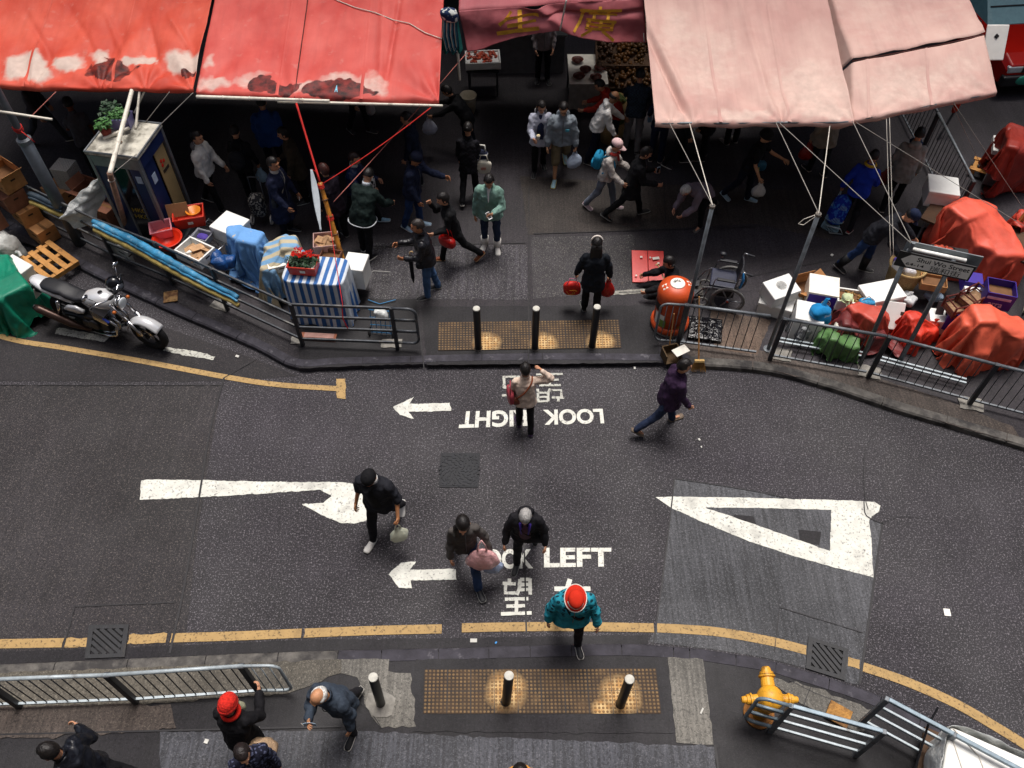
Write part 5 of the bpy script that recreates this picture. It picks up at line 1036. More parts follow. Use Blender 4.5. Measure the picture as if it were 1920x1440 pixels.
def flat_bar(mb, a, b, w=.03, h=.045):
    a, b = Vector(a), Vector(b); d = (b-a); L = d.length; d.normalize(); s = d.cross(Z).normalized(); up = s.cross(d)
    vs = [p+s*x*w/2+up*y*h/2 for p in (a, b) for x, y in ((-1, -1), (1, -1), (1, 1), (-1, 1))]; mb.add(vs, [(0, 1, 2, 3), (7, 6, 5, 4), (0, 4, 5, 1), (1, 5, 6, 2), (2, 6, 7, 3), (3, 7, 4, 0)])
def bar_rail(label, tops, m, m_post, posts, end=None, heights=(1.0, .73, .46, .17), m_top=None, start=None):
    pts = [G(x, y, ZT) for x, y in tops]; r = thing('railing', label, 'railing', (pts[0].x, pts[0].y, PZ)); o = r.location
    for i, (a, b) in enumerate(zip(pts, pts[1:])):
        mb = MB()
        for k, h in enumerate(heights):
            z = Vector((0, 0, h-1.0)); d = (b-a).normalized()*.012
            if k == 0 and m_top: tb = MB(); flat_bar(tb, a+z+d-o, b+z-d-o, .05, .05); tb.build('handrail', m_top, r, bevel=.008)
            else: flat_bar(mb, a+z+d-o, b+z-d-o, .03, .05)
        mb.build('rail_panel', m, r, bevel=.006)
    for k in posts: MB().box(Vector((pts[k].x, pts[k].y, PZ+.5))-o, (.06, .06, 1.03), atan2((pts[min(k+1, len(pts)-1)]-pts[max(k-1, 0)]).y, (pts[min(k+1, len(pts)-1)]-pts[max(k-1, 0)]).x)).build('post', m_post, r, bevel=.008)
    for e_, idx, sg in ((end, -1, 1), (start, 0, -1)):
        if e_:
            p = pts[idx]; d = (G(*e_, ZT)-p); L = d.length; d.normalize(); q = MB(); rr = .12
            path = [p]+[p+d*(L-rr+rr*sin(a))+Vector((0, 0, -rr+rr*cos(a))) for a in [pi/2*k/6 for k in range(7)]]+[p+d*(L-rr+rr*cos(a))+Vector((0, 0, -.83+rr-rr*sin(a))) for a in [pi/2*k/6 for k in range(7)]]+[p+Vector((0, 0, -.83))]
            q.tube([v-o for v in path], .024, 8)
            for h in heights[1:-1]: flat_bar(q, p+Vector((0, 0, h-1))-o, p+d*L+Vector((0, 0, h-1))-o)
            q.build('end_loop', m_top or m, r, smooth=True)
    return r
def picket_rail(label, runs, m_top, m_pick, loop=None, loop_at=0, end_loop=None, h=1.0, bright=()):
    pts = [G(x, y, PZ+h) for run in runs for x, y in run]; r = thing('railing', label, 'railing', (pts[0].x, pts[0].y, PZ)); o = r.location; dn = Vector((0, 0, -1))
    def post(p, d): MB().box(Vector((p.x, p.y, PZ+h*.5))-o, (.07, .07, h+.03), atan2(d.y, d.x)).build('post', m_dark, r, bevel=.008)
    for n, run in enumerate(runs):
        a, b = [G(x, y, PZ+h) for x, y in run]; d = b-a; L = d.length; d.normalize()
        post(a, d)
        if n == len(runs)-1: post(b, d)
        tb = MB(); tb.tube([a-o-d*.02, b-o+d*.02], .026, 8); tb.build('handrail', m_top, r, smooth=True)
        q = MB(); k = int(L/.125)
        for i in range(1, k): p = a.lerp(b, i/k); q.cyl(p-o, p+dn*(h-.12)-o, .0075, n=6)
        q.build('pickets', m_pick, r, smooth=True)
        q = MB(); flat_bar(q, a+dn*(h-.12)-o, b+dn*(h-.12)-o, .03, .03); q.build('bottom_rail', m_top, r)
        if n in bright:
            q = MB(); nn = d.cross(Z)*-1
            for t in (.30, .38): flat_bar(q, a+dn*(h-.14)-o+nn*t+d*.08, b+dn*(h-.14)-o+nn*t-d*.05, .03, .03)
            q.build('kick_rail', m_galv_l, r)
    for e_, p, sg in ((loop, pts[0], 1), (end_loop, pts[-1], 1)):
        if e_:
            d = (G(*e_, PZ+h)-p); L = d.length; d.normalize(); q = MB(); rr = .12; lo = h-.12
            path = [p]+[p+d*(L-rr+rr*sin(a))+Vector((0, 0, -rr+rr*cos(a))) for a in [pi/2*k/6 for k in range(7)]]+[p+d*(L-rr+rr*cos(a))+Vector((0, 0, -lo+rr-rr*sin(a))) for a in [pi/2*k/6 for k in range(7)]]+[p+Vector((0, 0, -lo))]
            q.tube([v-o for v in path], .02, 8)
            for i in range(1, 4): c = p+d*L*i/4; q.cyl(c-o, c+dn*lo-o, .0075, n=6)
            q.build('end_loop', m_top, r, smooth=True)
    return r
bar_rail('long dark four barred railing in front of the stalls with a rounded end frame', [(-130, 262), (55, 352), (176, 410), (290, 455), (397, 504), (545, 571), (733, 578)], M('rail_mid', '#46494e', .45, .3, 12, .2, metal=.3, dirt='#7d7a74', dlev=.6), m_dark, (1, 2, 3, 4, 5, 6), end=(778, 580))
foot_patch(418, 580, .34, .22, -.4); foot_patch(736, 652, .34, .18); foot_patch(560, 646, .2, .16)
picket_rail('grey picket railing on the far pavement from the orange litter bin to the right edge', [((1288, 572), (1442, 592)), ((1472, 598), (1660, 630)), ((1668, 632), (1862, 682)), ((1870, 684), (2075, 735))], m_galv, m_dark, loop=(1240, 569), bright=(1, 2))
for p in ((1625, 705), (1815, 765), (1460, 672)): foot_patch(*p, .36, .26, -.25)
picket_rail('silver picket railing along the near pavement at the lower left with a rounded end', [((-230, 1282), (-40, 1275)), ((-36, 1275), (195, 1266)), ((200, 1266), (452, 1249))], m_galv_l, m_dark, end_loop=(520, 1248))
bar_rail('silver barred barrier frame with a rounded end beside the fire hydrant', [(1484, 1324), (1657, 1372)], m_galv_l, m_galv, (0, 1), start=(1424, 1307), m_top=M('handrail_blue', '#76858f', .45, .2, 12, metal=.3))
bar_rail('silver barred barrier along the near kerb at the lower right beside the wrapped cart', [(1664, 1311), (1790, 1378), (1935, 1455)], m_galv_l, m_galv, (0, 1, 2), m_top=M('handrail_blue'))
picket_rail('dark picket railing between the market street and the taxi', [((1700, 105), (1757, 208)), ((1760, 213), (1826, 340))], m_galv, m_dark)
# --- ironwork
def grate(px, label, slots=4):
    c = [G(*p, .0) for p in px]; ctr = sum(c, Vector())/4; r = thing('drain_grate', label, 'drain grate', (ctr.x, ctr.y, 0)); ux = (c[1]-c[0]); uy = (c[3]-c[0]); o = Vector((ctr.x, ctr.y, 0))
    def P2(u, v, z): q = bil(c[0], c[1], c[2], c[3], u, v); return Vector((q.x, q.y, z))-o
    q = MB(); q.sheet([P2(0, 0, .006), P2(1, 0, .006), P2(1, 1, .006), P2(0, 1, .006)]); q.build('pit', M('pit_dark', '#08080a', .9, .1, bump=0), r)
    m = M('cast_iron', '#191a1e', .6, .35, 14, .4, dirt='#3a342e', dlev=.66); q = MB()
    def slab(u0, v0, u1, v1, u2, v2, u3, v3, z0=.008, z1=.026): q.loft([[P2(a, b, z0) for a, b in ((u0, v0), (u1, v1), (u2, v2), (u3, v3))], [P2(a, b, z1) for a, b in ((u0, v0), (u1, v1), (u2, v2), (u3, v3))]])
    w = .12
    slab(0, 0, 1, 0, 1, w, 0, w); slab(0, 1-w, 1, 1-w, 1, 1, 0, 1); slab(0, w, w, w, w, 1-w, 0, 1-w); slab(1-w, w, 1, w, 1, 1-w, 1-w, 1-w); q.build('frame', m, r)
    q = MB(); n = slots
    for k in range(-n, n+1):
        t = k/n*1.0; pts = []
        # diagonal bar u - (1-v)... from upper left to lower right
        a0 = max(w, w+t*(1-2*w)); a1 = min(1-w, 1-w+t*(1-2*w))
        if a1-a0 < .06: continue
        b0 = 1-(a0-t*(1-2*w)); b1 = 1-(a1-t*(1-2*w)); s_ = .034
        slab(a0-s_, b0-s_, a1-s_, b1-s_, a1+s_, b1+s_, a0+s_, b0+s_, .009, .024)
    q.build('bars', m, r); return r
grate([(160, 1236), (235, 1233), (243, 1172), (168, 1173)], 'square iron drain grate crossing the yellow line at the lower left')
grate([(1510, 1254), (1583, 1277), (1590, 1218), (1515, 1194)], 'square iron drain grate crossing the yellow line near the fire hydrant')
c = [G(*p, .0) for p in ((823, 914), (897, 915), (900, 850), (827, 849))]; ctr = sum(c, Vector())/4; r = thing('manhole_cover', 'square dark manhole cover with a sunburst relief in the middle of the road', 'manhole cover', ctr)
m_man = M('manhole_iron', '#101219', .65, .25, 12, .3, dirt='#35312e', dlev=.7); q = MB()
for z0, z1, s in ((.0, .012, 1.0), (.0, .018, .93)): q.loft([[(p-ctr)*s+Vector((0, 0, z0)) for p in c], [(p-ctr)*s+Vector((0, 0, z1)) for p in c]])
q.build('plate', m_man, r, bevel=.004); q = MB(); hw = (c[1]-c[0]).length/2
for rr, n, ln, th in ((.05, 6, .05, .016), (.10, 10, .05, .018), (.155, 16, .06, .02), (.215, 20, .055, .022), (.26, 24, .04, .02)):
    for k in range(n):
        a = 2*pi*k/n+rr*9; x, y = cos(a)*rr*hw/.26, sin(a)*rr*hw/.26*.92; q.box((x, y, .021), (ln*hw/.27, th*hw/.27, .010), a+random.uniform(.3, 1.2))
for sx in (-1, 1):
    for sy in (-1, 1):
        for k in range(4): q.box((sx*hw*(.62+.2*(k % 2)), sy*hw*(.60+.2*(k//2)), .021), (.05, .02, .010), random.uniform(0, 3))
q.build('relief', m_man, r, bevel=.003)
r = thing('inspection_cover', 'small rusty yellow square cover in the pavement beside the barrier frame', 'cover', G(1572, 1340, PZ+.03), radians(-32)); MB().box((0, 0, .01), (.28, .24, .03)).build('plate', M('cover_rust', '#a5773a', .8, .35, 12, .5, dirt='#4d3420', dlev=.5), r, bevel=.006)
q = MB(); [q.box((-.09+.045*i, -.07+.045*j, .026), (.03, .008, .006), .6) for i in range(5) for j in range(4)]; q.build('tread', M('cover_rust'), r)
r = thing('metal_plate', 'square rusty plate lying on the pavement right of the motorcycle', 'cover', G(320, 556, PZ+.03), radians(12)); MB().box((0, 0, 0), (.24, .26, .02)).build('plate', M('plate_rust', '#6b4a30', .8, .45, 12, .5, dirt='#b08c5a', dlev=.5), r, bevel=.005)
q = MB(); q.box((0, .10, .012), (.2, .012, .008)); q.box((0, -.10, .012), (.2, .012, .008)); q.build('rim', M('plate_rust'), r)
# --- fire hydrant
hy = G(1422, 1338, PZ); r = thing('fire_hydrant', 'yellow fire hydrant with three capped outlets on a rusty round base', 'fire hydrant', hy, radians(0)); m_hy = M('hydrant_yellow', '#d59a2b', .45, .15, 8, .2, dirt='#6a4218', dscale=9, dlev=.57); m_hr = M('hydrant_rust', '#7d5123', .85, .35, 10, .5)
MB().lathe([(.19, 0), (.19, .03), (.15, .035), (.15, .06), (.11, .07)], n=28).build('base', m_hr, r, smooth=False)
MB().lathe([(.105, .06), (.10, .2), (.10, .42), (.125, .46), (.15, .52), (.155, .60), (.14, .67), (.10, .72), (.05, .745), (.0, .75)], n=28).build('barrel', m_hy, r, smooth=True)
def outlet(d, L, ra, tilt=0):
    d = Vector(d).normalized(); c = Vector((0, 0, .58)); q = MB(); q.tube([c+d*.08, c+d*(L-.13), c+d*(L-.12), c+d*(L-.10)], [ra, ra*.92, ra*1.18, ra*1.18], 18); o1 = q.build('outlet', m_hy, r, smooth=False)
    q = MB(); q.tube([c+d*(L-.098), c+d*(L-.06), c+d*(L-.055), c+d*(L-.02), c+d*L], [ra*.95, ra*.95, ra*.7, ra*.66, ra*.5], 16); q.tube([c+d*(L-.09), c+d*(L-.08)], [ra*1.02, ra*1.02], 16); q.build('cap', m_hy, o1); q = MB(); q.tube([c+d*(L-.102), c+d*(L-.096)], [ra*1.08, ra*1.08], 16); q.build('gasket', m_black, o1)
outlet((1, -.03, 0), .335, .062); outlet((-1, -.03, 0), .335, .062); outlet((0.02, 1, .12), .37, .085)
# --- orange litter bin
bn = G(1254, 608, PZ); r = thing('litter_bin', 'orange domed litter bin with a round white ash tray on top', 'litter bin', bn, radians(10)); m_or = M('bin_orange', '#bf4a1f', .42, .12, 5, .15, dirt='#7d3a20', dscale=4, dlev=.66); m_wh = M('sticker_white', '#e2ded2', .6, .1)
MB().lathe([(.30, 0), (.30, .02), (.26, .05)], n=30).build('foot_plate', M('bin_pale', '#b9b2a8', .6), r); MB().lathe([(.315, .05), (.325, .08), (.32, .14), (.284, .17)], n=36).build('base_ring', m_or, r, smooth=True)
MB().lathe([(.282, .17), (.283, .40), (.287, .74), (.288, .745)], n=36).build('body', m_or, r, smooth=True); dm = MB().lathe([(.292, .74), (.296, .76), (.292, .82), (.27, .90), (.21, .955), (.13, .985), (0, .992)], n=36).build('dome', m_or, r, smooth=True)
q = MB(); q.lathe([(.115, .985), (.12, .995), (.115, 1.002), (0, 1.003)], n=28); q.build('ash_tray', m_wh, r); q = MB(); [q.box((.05*cos(a), .045*sin(a)+.01, 1.005), (.012, .04, .004), a-pi/2) for a in [radians(20+28*k) for k in range(6)]]; q.build('slots', m_black, r)
for a, (lo, hi), wd, mm, nm in ((radians(188), (.50, .66), .26, m_black, 'opening'), (radians(8), (.50, .66), .26, m_black, 'opening'), (radians(206), (.20, .46), .22, m_wh, 'sticker'), (radians(222), (.20, .36), .12, M('sticker_green', '#6f8a3c', .6), 'sticker'), (radians(290), (.2, .26), .18, M('sticker_gold', '#a5762c', .6), 'emblem')):
    q = MB(); q.grid(lambda u, v: Vector((cos(a+(u-.5)*wd*3.2)*(.290+.006*(mm is not m_wh)), sin(a+(u-.5)*wd*3.2)*(.290+.006*(mm is not m_wh)), lo+(hi-lo)*v)), 12, 2); q.build(nm, mm, r)
for sx in (-1, 1): MB().grid(lambda u, v: Vector((sx*(.15+.09*u), -.05+.10*v+.0*u, .985-.0-(.02+.045*u*u)-.0*v+.006)), 6, 2).build('notice', m_wh, r)
# --- red board, mouth stick, wheelchair
r = thing('red_board', 'bright red folding board with white scraps lying in front of the seated person', 'board', G(1212, 512, PZ), radians(-2)); m_rb = M('board_red', '#c91a0c', .4, .1, 6, .15)
for sx in (-1, 1): MB().box((sx*.145+.02, .06, .10), (.28, .66, .025), R=Matrix.Rotation(radians(14), 3, 'X')).build('leaf', m_rb, r, bevel=.004)
q = MB(); [q.box((x, y, .13+.25*y*.9), (a, b, .012), c) for x, y, a, b, c in ((-.1, .22, .04, .04, 0), (.16, .2, .12, .06, .2), (.06, .21, .03, .03, 1), (-.2, -.16, .03, .03, .5), (.2, .1, .04, .03, 0))]; q.build('paper_scraps', m_wh, r)
r = thing('walking_stick', 'pale walking stick lying over the red board beside the seated person', 'stick', G(1238, 520, PZ+.25)); MB().cyl((-.02, .18, .08), (.1, -.22, .0), .012).build('shaft', M('wood_pale', '#c8a878'), r); MB().tube([(-.02, .18, .08), (-.05, .2, .12), (-.08, .18, .12)], .013, 6).build('crook', M('wood_pale'), r)
wc = G(1352, 562, PZ); r = thing('wheelchair', 'black folding wheelchair with grey rimmed wheels behind the picket railing', 'wheelchair', wc, radians(-14)); m_bl = M('vinyl_black', '#17181f', .5, .2, 9, .3); m_ty = M('tyre_grey', '#6d6c6a', .7, .15)
def wheel(c, R_, w, m_rim, spokes, name='wheel', hub=.035):
    o_ = MB().tube([Vector(c)+Vector((cos(a)*R_, 0, sin(a)*R_)) for a in [2*pi*k/36 for k in range(36)]], w, 8, closed=True).build(name, m_ty, r, smooth=True)
    q = MB(); q.tube([Vector(c)+Vector((cos(a)*(R_-.035), 0, sin(a)*(R_-.035))) for a in [2*pi*k/36 for k in range(36)]], .008, 6, closed=True)
    for k in range(spokes): a = 2*pi*k/spokes; q.cyl(c, Vector(c)+Vector((cos(a)*R_, 0, sin(a)*R_)), .012 if spokes < 6 else .003, n=6)
    q.cyl(Vector(c)+Vector((0, -.03, 0)), Vector(c)+Vector((0, .03, 0)), hub); q.build('rim', m_rim, o_, smooth=True)
    q = MB(); q.cyl(Vector(c)+Vector((0, -.042, 0)), Vector(c)+Vector((0, -.031, 0)), hub*.6); q.build('hub_cap', M('hub_red', '#8a241c', .5), o_)
wheel((.08, -.27, .28), .27, .022, m_steel, 3); wheel((.08, .27, .28), .27, .022, m_steel, 3)
for sy in (-1, 1):
    MB().tube([(-.32+.09*cos(a), sy*.22, .10+.09*sin(a)) for a in [2*pi*k/16 for k in range(16)]], .018, 6, closed=True).build('caster', m_ty, r, smooth=True)
    q = MB(); q.tube([(.28, sy*.23, .92), (.20, sy*.23, .94), (.17, sy*.23, .85), (.14, sy*.23, .5), (-.28, sy*.23, .48), (-.36, sy*.22, .42), (-.46, sy*.2, .2)], .013, 6); q.tube([(.08, sy*.24, .28), (.15, sy*.23, .5)], .013, 6); q.tube([(-.32, sy*.22, .12), (-.28, sy*.23, .48)], .013, 6); q.tube([(.14, sy*.23, .68), (-.2, sy*.23, .68), (-.22, sy*.23, .5)], .012, 6); q.build('side_frame', m_steel, r, smooth=True)
    MB().box((-.03, sy*.235, .70), (.30, .06, .035)).build('armrest', m_bl, r, bevel=.012); MB().box((-.50, sy*.13, .17), (.16, .16, .02), R=Matrix.Rotation(-.3, 3, 'Y')).build('footrest', m_steel, r, bevel=.004)
    MB().tube([(.26, sy*.23, .92), (.36, sy*.23, .90)], .018, 8).build('push_handle', m_bl, r)
MB().box((-.05, 0, .50), (.44, .42, .05)).build('seat', M('vinyl_navy', '#22263a', .5, .2, 9, .3), r, bevel=.018); q = MB(); q.grid(lambda u, v: Vector((.145+.03*sin(pi*u)+.03*v, -.22+.44*u, .52+.38*v)), 10, 8); q.build('backrest', m_bl, r, smooth=True, solid=.03)
MB().tube([(.20, -.21, .90), (.24, -.21, .74), (.22, -.21, .56)], .022, 8).build('blue_strap', M('strap_blue', '#2f86c9', .6), r, smooth=True); MB().ell((-.14, .30, .78), (.06, .05, .04)).build('control_knob', m_bl, r); MB().cyl((-.14, .27, .68), (-.14, .30, .76), .012).build('control_stalk', m_steel, r); MB().box((.02, 0, .30), (.3, .3, .16)).build('battery_box', m_black, r, bevel=.02)
r = thing('cushion', 'flat grey cushion on the ground between the seated person and the wheelchair', 'cushion', G(1300, 542, PZ+.06)); soft_box((0, 0, 0), (.34, .3, .12), mat=fabric('#4d4a48'), parent=r); MB().tube([(-.15, -.14, .0), (.15, -.14, 0), (.15, .13, 0), (-.15, .13, 0)], .012, 6, closed=True).build('piping', fabric('#6a6662'), r)
# --- broom, dustpan
b0, b1 = G(1308, 690, .04), V(1311, 556, G(1300, 640, PZ).y); r = thing('broom', 'long handled straw broom leaning head down on the picket railing', 'broom', b0); MB().tube([Vector((0, 0, .10)), b1-b0], [.014, .012], 8).build('handle', M('wood_broom', '#a8794a', .6, .2), r)
MB().box((0, .0, .18), (.16, .05, .05), R=Matrix.Rotation(radians(-20), 3, 'X')).build('head', M('straw_head', '#c2a066', .8), r, bevel=.01); q = MB()
for k in range(70): x = random.uniform(-1, 1); q.tube([(x*.075, random.uniform(-.02, .02), .17), (x*.13, -.05+random.uniform(-.03, .03), .0-.02+random.uniform(0, .03))], [.004, .0025], 4)
q.build('bristles', M('straw', '#8f6a38', .9, .4, 20), r)
r = thing('dustpan', 'cardboard dustpan box with a thin handle at the kerb beside the picket railing', 'dustpan', G(1257, 672, PZ), radians(15)); m_cb = M('cardboard', '#8d6644', .85, .2, 7, .2, dirt='#5f4029', dlev=.64); q = MB(); q.box((0, 0, .02), (.26, .24, .02)); q.box((0, .12, .11), (.26, .02, .2)); q.box((-.13, 0, .11), (.02, .22, .2)); q.box((.13, 0, .11), (.02, .22, .2)); q.build('pan', M('pan_brown', '#4d3a22', .8, .3), r)
MB().tube([(0, .12, .2), (.05, .28, .78)], .011, 6).build('handle', M('wood_broom'), r); MB().box((.12, -.06, .23), (.26, .16, .015), .25).build('white_flap', m_wh, r, bevel=.004)
# ================================================================== POLES, SIGN
def gpole(base, top, rad, label):
    p = G(*base, PZ); t = V(*top, p.y); r = thing('pole', label, 'pole', p, 0, 'grey tie poles on the railing'); MB().tube([(0, 0, 0), t-p], rad, 12).build('shaft', m_galv, r, smooth=True); MB().tube([(t-p)*.985, (t-p)*.995, (t-p)*1.0], [rad*1.35, rad*1.4, rad*1.3], 10).build('top_clamp', M('clamp_rust', '#6e675f', .6), r); MB().lathe([(.08, 0), (.08, .02), (.05, .03)]).build('base_plate', m_galv, r); return t
t1 = gpole((1275, 640), (1336, 385), .030, 'grey pole rising from the railing beside the wheelchair with two ropes at its top')
t2 = gpole((1440, 655), (1535, 400), .032, 'grey pole rising from the railing behind the white foam boxes with a rope loop')
s1 = G(1612, 684, PZ); s2 = G(1685, 682, PZ); zb = V(1700, 503, s1.y).z
cL, cR = G(1675, 496, zb), G(1815, 527, zb); zt = V(1686, 469, cL.y).z; dS = (cR-cL).normalized(); hS = zt-zb
sr = thing('street_sign', 'grey street name sign with an arrow end on two sloping grey posts', 'street sign', s1); o = s1
for k, (p, u) in enumerate(((s1, .13), (s2, .72))): tp = cL.lerp(cR, u)+Vector((0, .05, hS)); MB().tube([p-o, tp-o], .034, 10).build('post', m_galv, sr, smooth=True)
MB().box((cL+cR)/2-o+Vector((0, 0, hS/2)), ((cR-cL).length, .02, hS), atan2(dS.y, dS.x)).build('plate', M('sign_back', '#18181b', .5), sr, bevel=.003)
nS = Vector((dS.y, -dS.x, 0))
def SP(u, v, d): return cL.lerp(cR, u)+Vector((0, 0, hS*v))+nS*d-o
Mx = .012; q = MB(); q.add([SP(u, v, .0115) for u, v in ((.055, .5), (.16, .10), (.975, .10), (.975, .90), (.16, .90))], [(0, 1, 2, 3, 4)]); q.build('face', M('sign_grey', '#efede8', .5, .05, 5, .05, dirt='#cfccc5', dlev=.66), sr)
def sign_text(body, u0, u1, v0, v1, bold=.01):
    uv, fs = text_mesh(body, bold); q = MB(); q.add([SP(u0+(u1-u0)*a, v0+(v1-v0)*b, .0135) for a, b in uv], fs); q.build('lettering', M('ink_black', '#121214', .6), sr)
sign_text('Shui Wo Street', .26, .95, .54, .82, .012); sign_text('64-14', .14, .38, .22, .40, .012); sign_text('瑞和街', .46, .86, .12, .48, .0)
MB().box((cL+cR)/2-o+Vector((0, 0, hS*.82))-nS*.13+dS*.06, ((cR-cL).length, .02, hS), atan2(dS.y, dS.x)).build('rear_plate', M('sign_rear', '#7e8589', .5), sr, bevel=.01)
MB().tube([cL.lerp(cR, .12)-o+Vector((0, 0, hS*1.02))-nS*.07, cL.lerp(cR, .86)-o+Vector((0, 0, hS*1.02))-nS*.07], .03, 10).build('lamp_tube', M('tube_white', '#e8e8e4', .4), sr, smooth=True)
tS = cL.lerp(cR, .13)+Vector((0, .03, hS*1.05)); MB().tube([tS-o, tS-o+Vector((0, 0, .14))], .03, 8).build('post_top', m_galv, sr)
tS = tS+Vector((0, 0, .1))
fp = lambda px, py: G(px, py, ZC-.02)
GR = 'ropes holding the awnings'
rope([fp(1256, 232), t1], .006, m_rope_g, 'thin grey rope from the pink awning to the wheelchair pole, left of the pair'); rope([fp(1293, 232), t1], .0075, m_rope_w, 'pale rope from the pink awning to the wheelchair pole, right of the pair')
rope([fp(1455, 230), t2], .006, m_rope_g, 'grey rope from the middle of the pink awning to the pole with the rope loop'); rope([V(1556, 236, fp(1556, 230).y), t2], .0075, m_rope_w, 'knotted pale rope hanging nearly straight down to the pole with the rope loop')
rope([t2+Vector((-.02, 0, -.02)), t2+Vector((-.2, -.06, -.05)), t2+Vector((-.26, -.06, -.14)), t2+Vector((-.18, -.06, -.16)), t2+Vector((-.04, -.02, -.04))], .005, m_rope_w, 'loose white loop tied at the top of the grey pole')
rope([fp(1462, 231), tS], .006, m_rope_g, 'long grey rope from the middle of the pink awning to the street sign'); rope([fp(1600, 230), tS], .006, m_rope_g, 'grey rope from the pink awning corner seam down to the street sign')
rope([fp(1606, 230), G(1930, 430, 1.1)], .005, m_rope_g, 'thin grey rope from the pink awning seam out past the big red tarpaulin')
for k in (-.02, .0, .02): pass
rp = fp(1664, 212); rope([rp+Vector((-.02, 0, 0)), V(1672, 480, G(1660, 560, PZ).y)+Vector((-.02, 0, 0))], .0055, m_rope_w, 'left strand of the doubled white rope hanging straight down from the pink flap'); rope([rp+Vector((.03, 0, 0)), V(1672, 480, G(1660, 560, PZ).y)+Vector((.03, 0, 0))], .0055, m_rope_w, 'right strand of the doubled white rope hanging straight down from the pink flap')
rope([fp(1784, 193), G(1844, 320, .2)], .005, m_rope_g, 'thin grey rope from the pink flap down to the timber frame'); rope([fp(1788, 193), G(1925, 400, .5)], .005, m_rope_g, 'thin grey rope from the pink flap down past the timber frame to the right edge')
MB  # red strip hung on a post by the railing
pr = thing('post', 'thin dark post with a red rag near the outer end of the pink flap', 'post', G(1758, 262, PZ)); pt = V(1808, 178, G(1758, 262, PZ).y+.3)-pr.location; MB().tube([(0, 0, 0), pt], .025, 8).build('shaft', m_dark, pr); soft_box(pt*.82+Vector((-.06, -.05, 0)), (.12, .08, .42), mat=fabric('#a5301c'), name='rag', parent=pr)
# tall lamp post on the left
lp = G(151, 457, PZ); r = thing('lamp_post', 'tall grey lamp post behind the railing at the far left', 'lamp post', lp); m_lp = M('lamp_grey', '#4d5259', .45, .15, 8, .1, metal=.3); zt = V(34, 262, lp.y).z
MB().tube([(0, 0, 0), (0, 0, zt-PZ)], .105, 20).build('lower_shaft', m_lp, r, smooth=True); MB().tube([(0, 0, zt-PZ), (0, 0, zt-PZ+.12), (0, 0, 8)], [.09, .062, .05], 16).build('upper_shaft', m_lp, r, smooth=True); MB().lathe([(.118, zt-PZ-.05), (.118, zt-PZ+.02), (.08, zt-PZ+.05)]).build('joint_ring', m_galv, r); MB().tube([(.0, 0, 8), (.0, -.3, 8.3), (0, -1.2, 8.4)], [.05, .045, .04], 10).build('arm', m_lp, r, smooth=True); MB().ell((0, -1.4, 8.4), (.12, .32, .07)).build('lamp_head', m_lp, r, smooth=True)
pole_between('white_pole', V(-40, 203, lp.y-.15), V(98, 224, lp.y-.12), .022, m_pole, 'white tube tied across the grey lamp post', 'loose white poles')
def tie(p, label, col='rope_red', n=3):
    q = MB()
    for k in range(n): a0 = k*2; q.tube([p+Vector((.07*cos(a), .07*sin(a), .03*k+.02*sin(a*2))) for a in [2*pi*j/12 for j in range(12)]], .008, 5, closed=True)
    q.tube([p+Vector((.06, -.05, .02)), p+Vector((.16, -.10, -.06)), p+Vector((.22, -.10, -.16))], .008, 5); return one('twine', q, MATS[col], label, 'twine', 'red twine ties', smooth=True)
tie(Vector((lp.x, lp.y, V(36, 244, lp.y).z)), 'red twine knotted round the grey lamp post above its joint'); rope([V(55, 222, lp.y-.1), V(105, 172, lp.y+.3)], .007, m_rope_p, 'pink twine from the white tube up towards the bright red awning')
# ================================================================== GOODS
m_foam = M('foam_white', '#dcdcd8', .7, .05, 6, .15, 60, .003); m_card = M('cardboard', '#8d6644', .85, .2, 7, .2); m_card2 = M('cardboard_tan', '#a9794c', .85, .2, 7, .2, dirt='#6f4d30', dlev=.66); m_card3 = M('cardboard_red', '#7a4f3c', .85, .25, 7, .2); m_tape = M('tape_brown', '#7d5a38', .4, .1); m_ink = M('ink_dark', '#2a211b', .7, bump=0); m_inside = M('cardboard_inside', '#6e4c30', .9, .2)
m_wood = M('wood_pallet', '#b98549', .8, .25, 5, .3, 30, .008, dirt='#7d5530', dlev=.6); m_wood_d = M('wood_dark', '#4a3524', .8, .3, 5, .3); m_pur = M('box_purple', '#35208a', .55, .12); m_crate_r = M('crate_red', '#c0301c', .45, .12, 6, .1); m_blue = M('crate_blue', '#16264f', .5, .2, 6, .1); m_crate_b = M('crate_brown', '#5a2620', .5, .2)
def place(px, py, zt, h): p = G(px, py, zt); return Vector((p.x, p.y, zt-h))
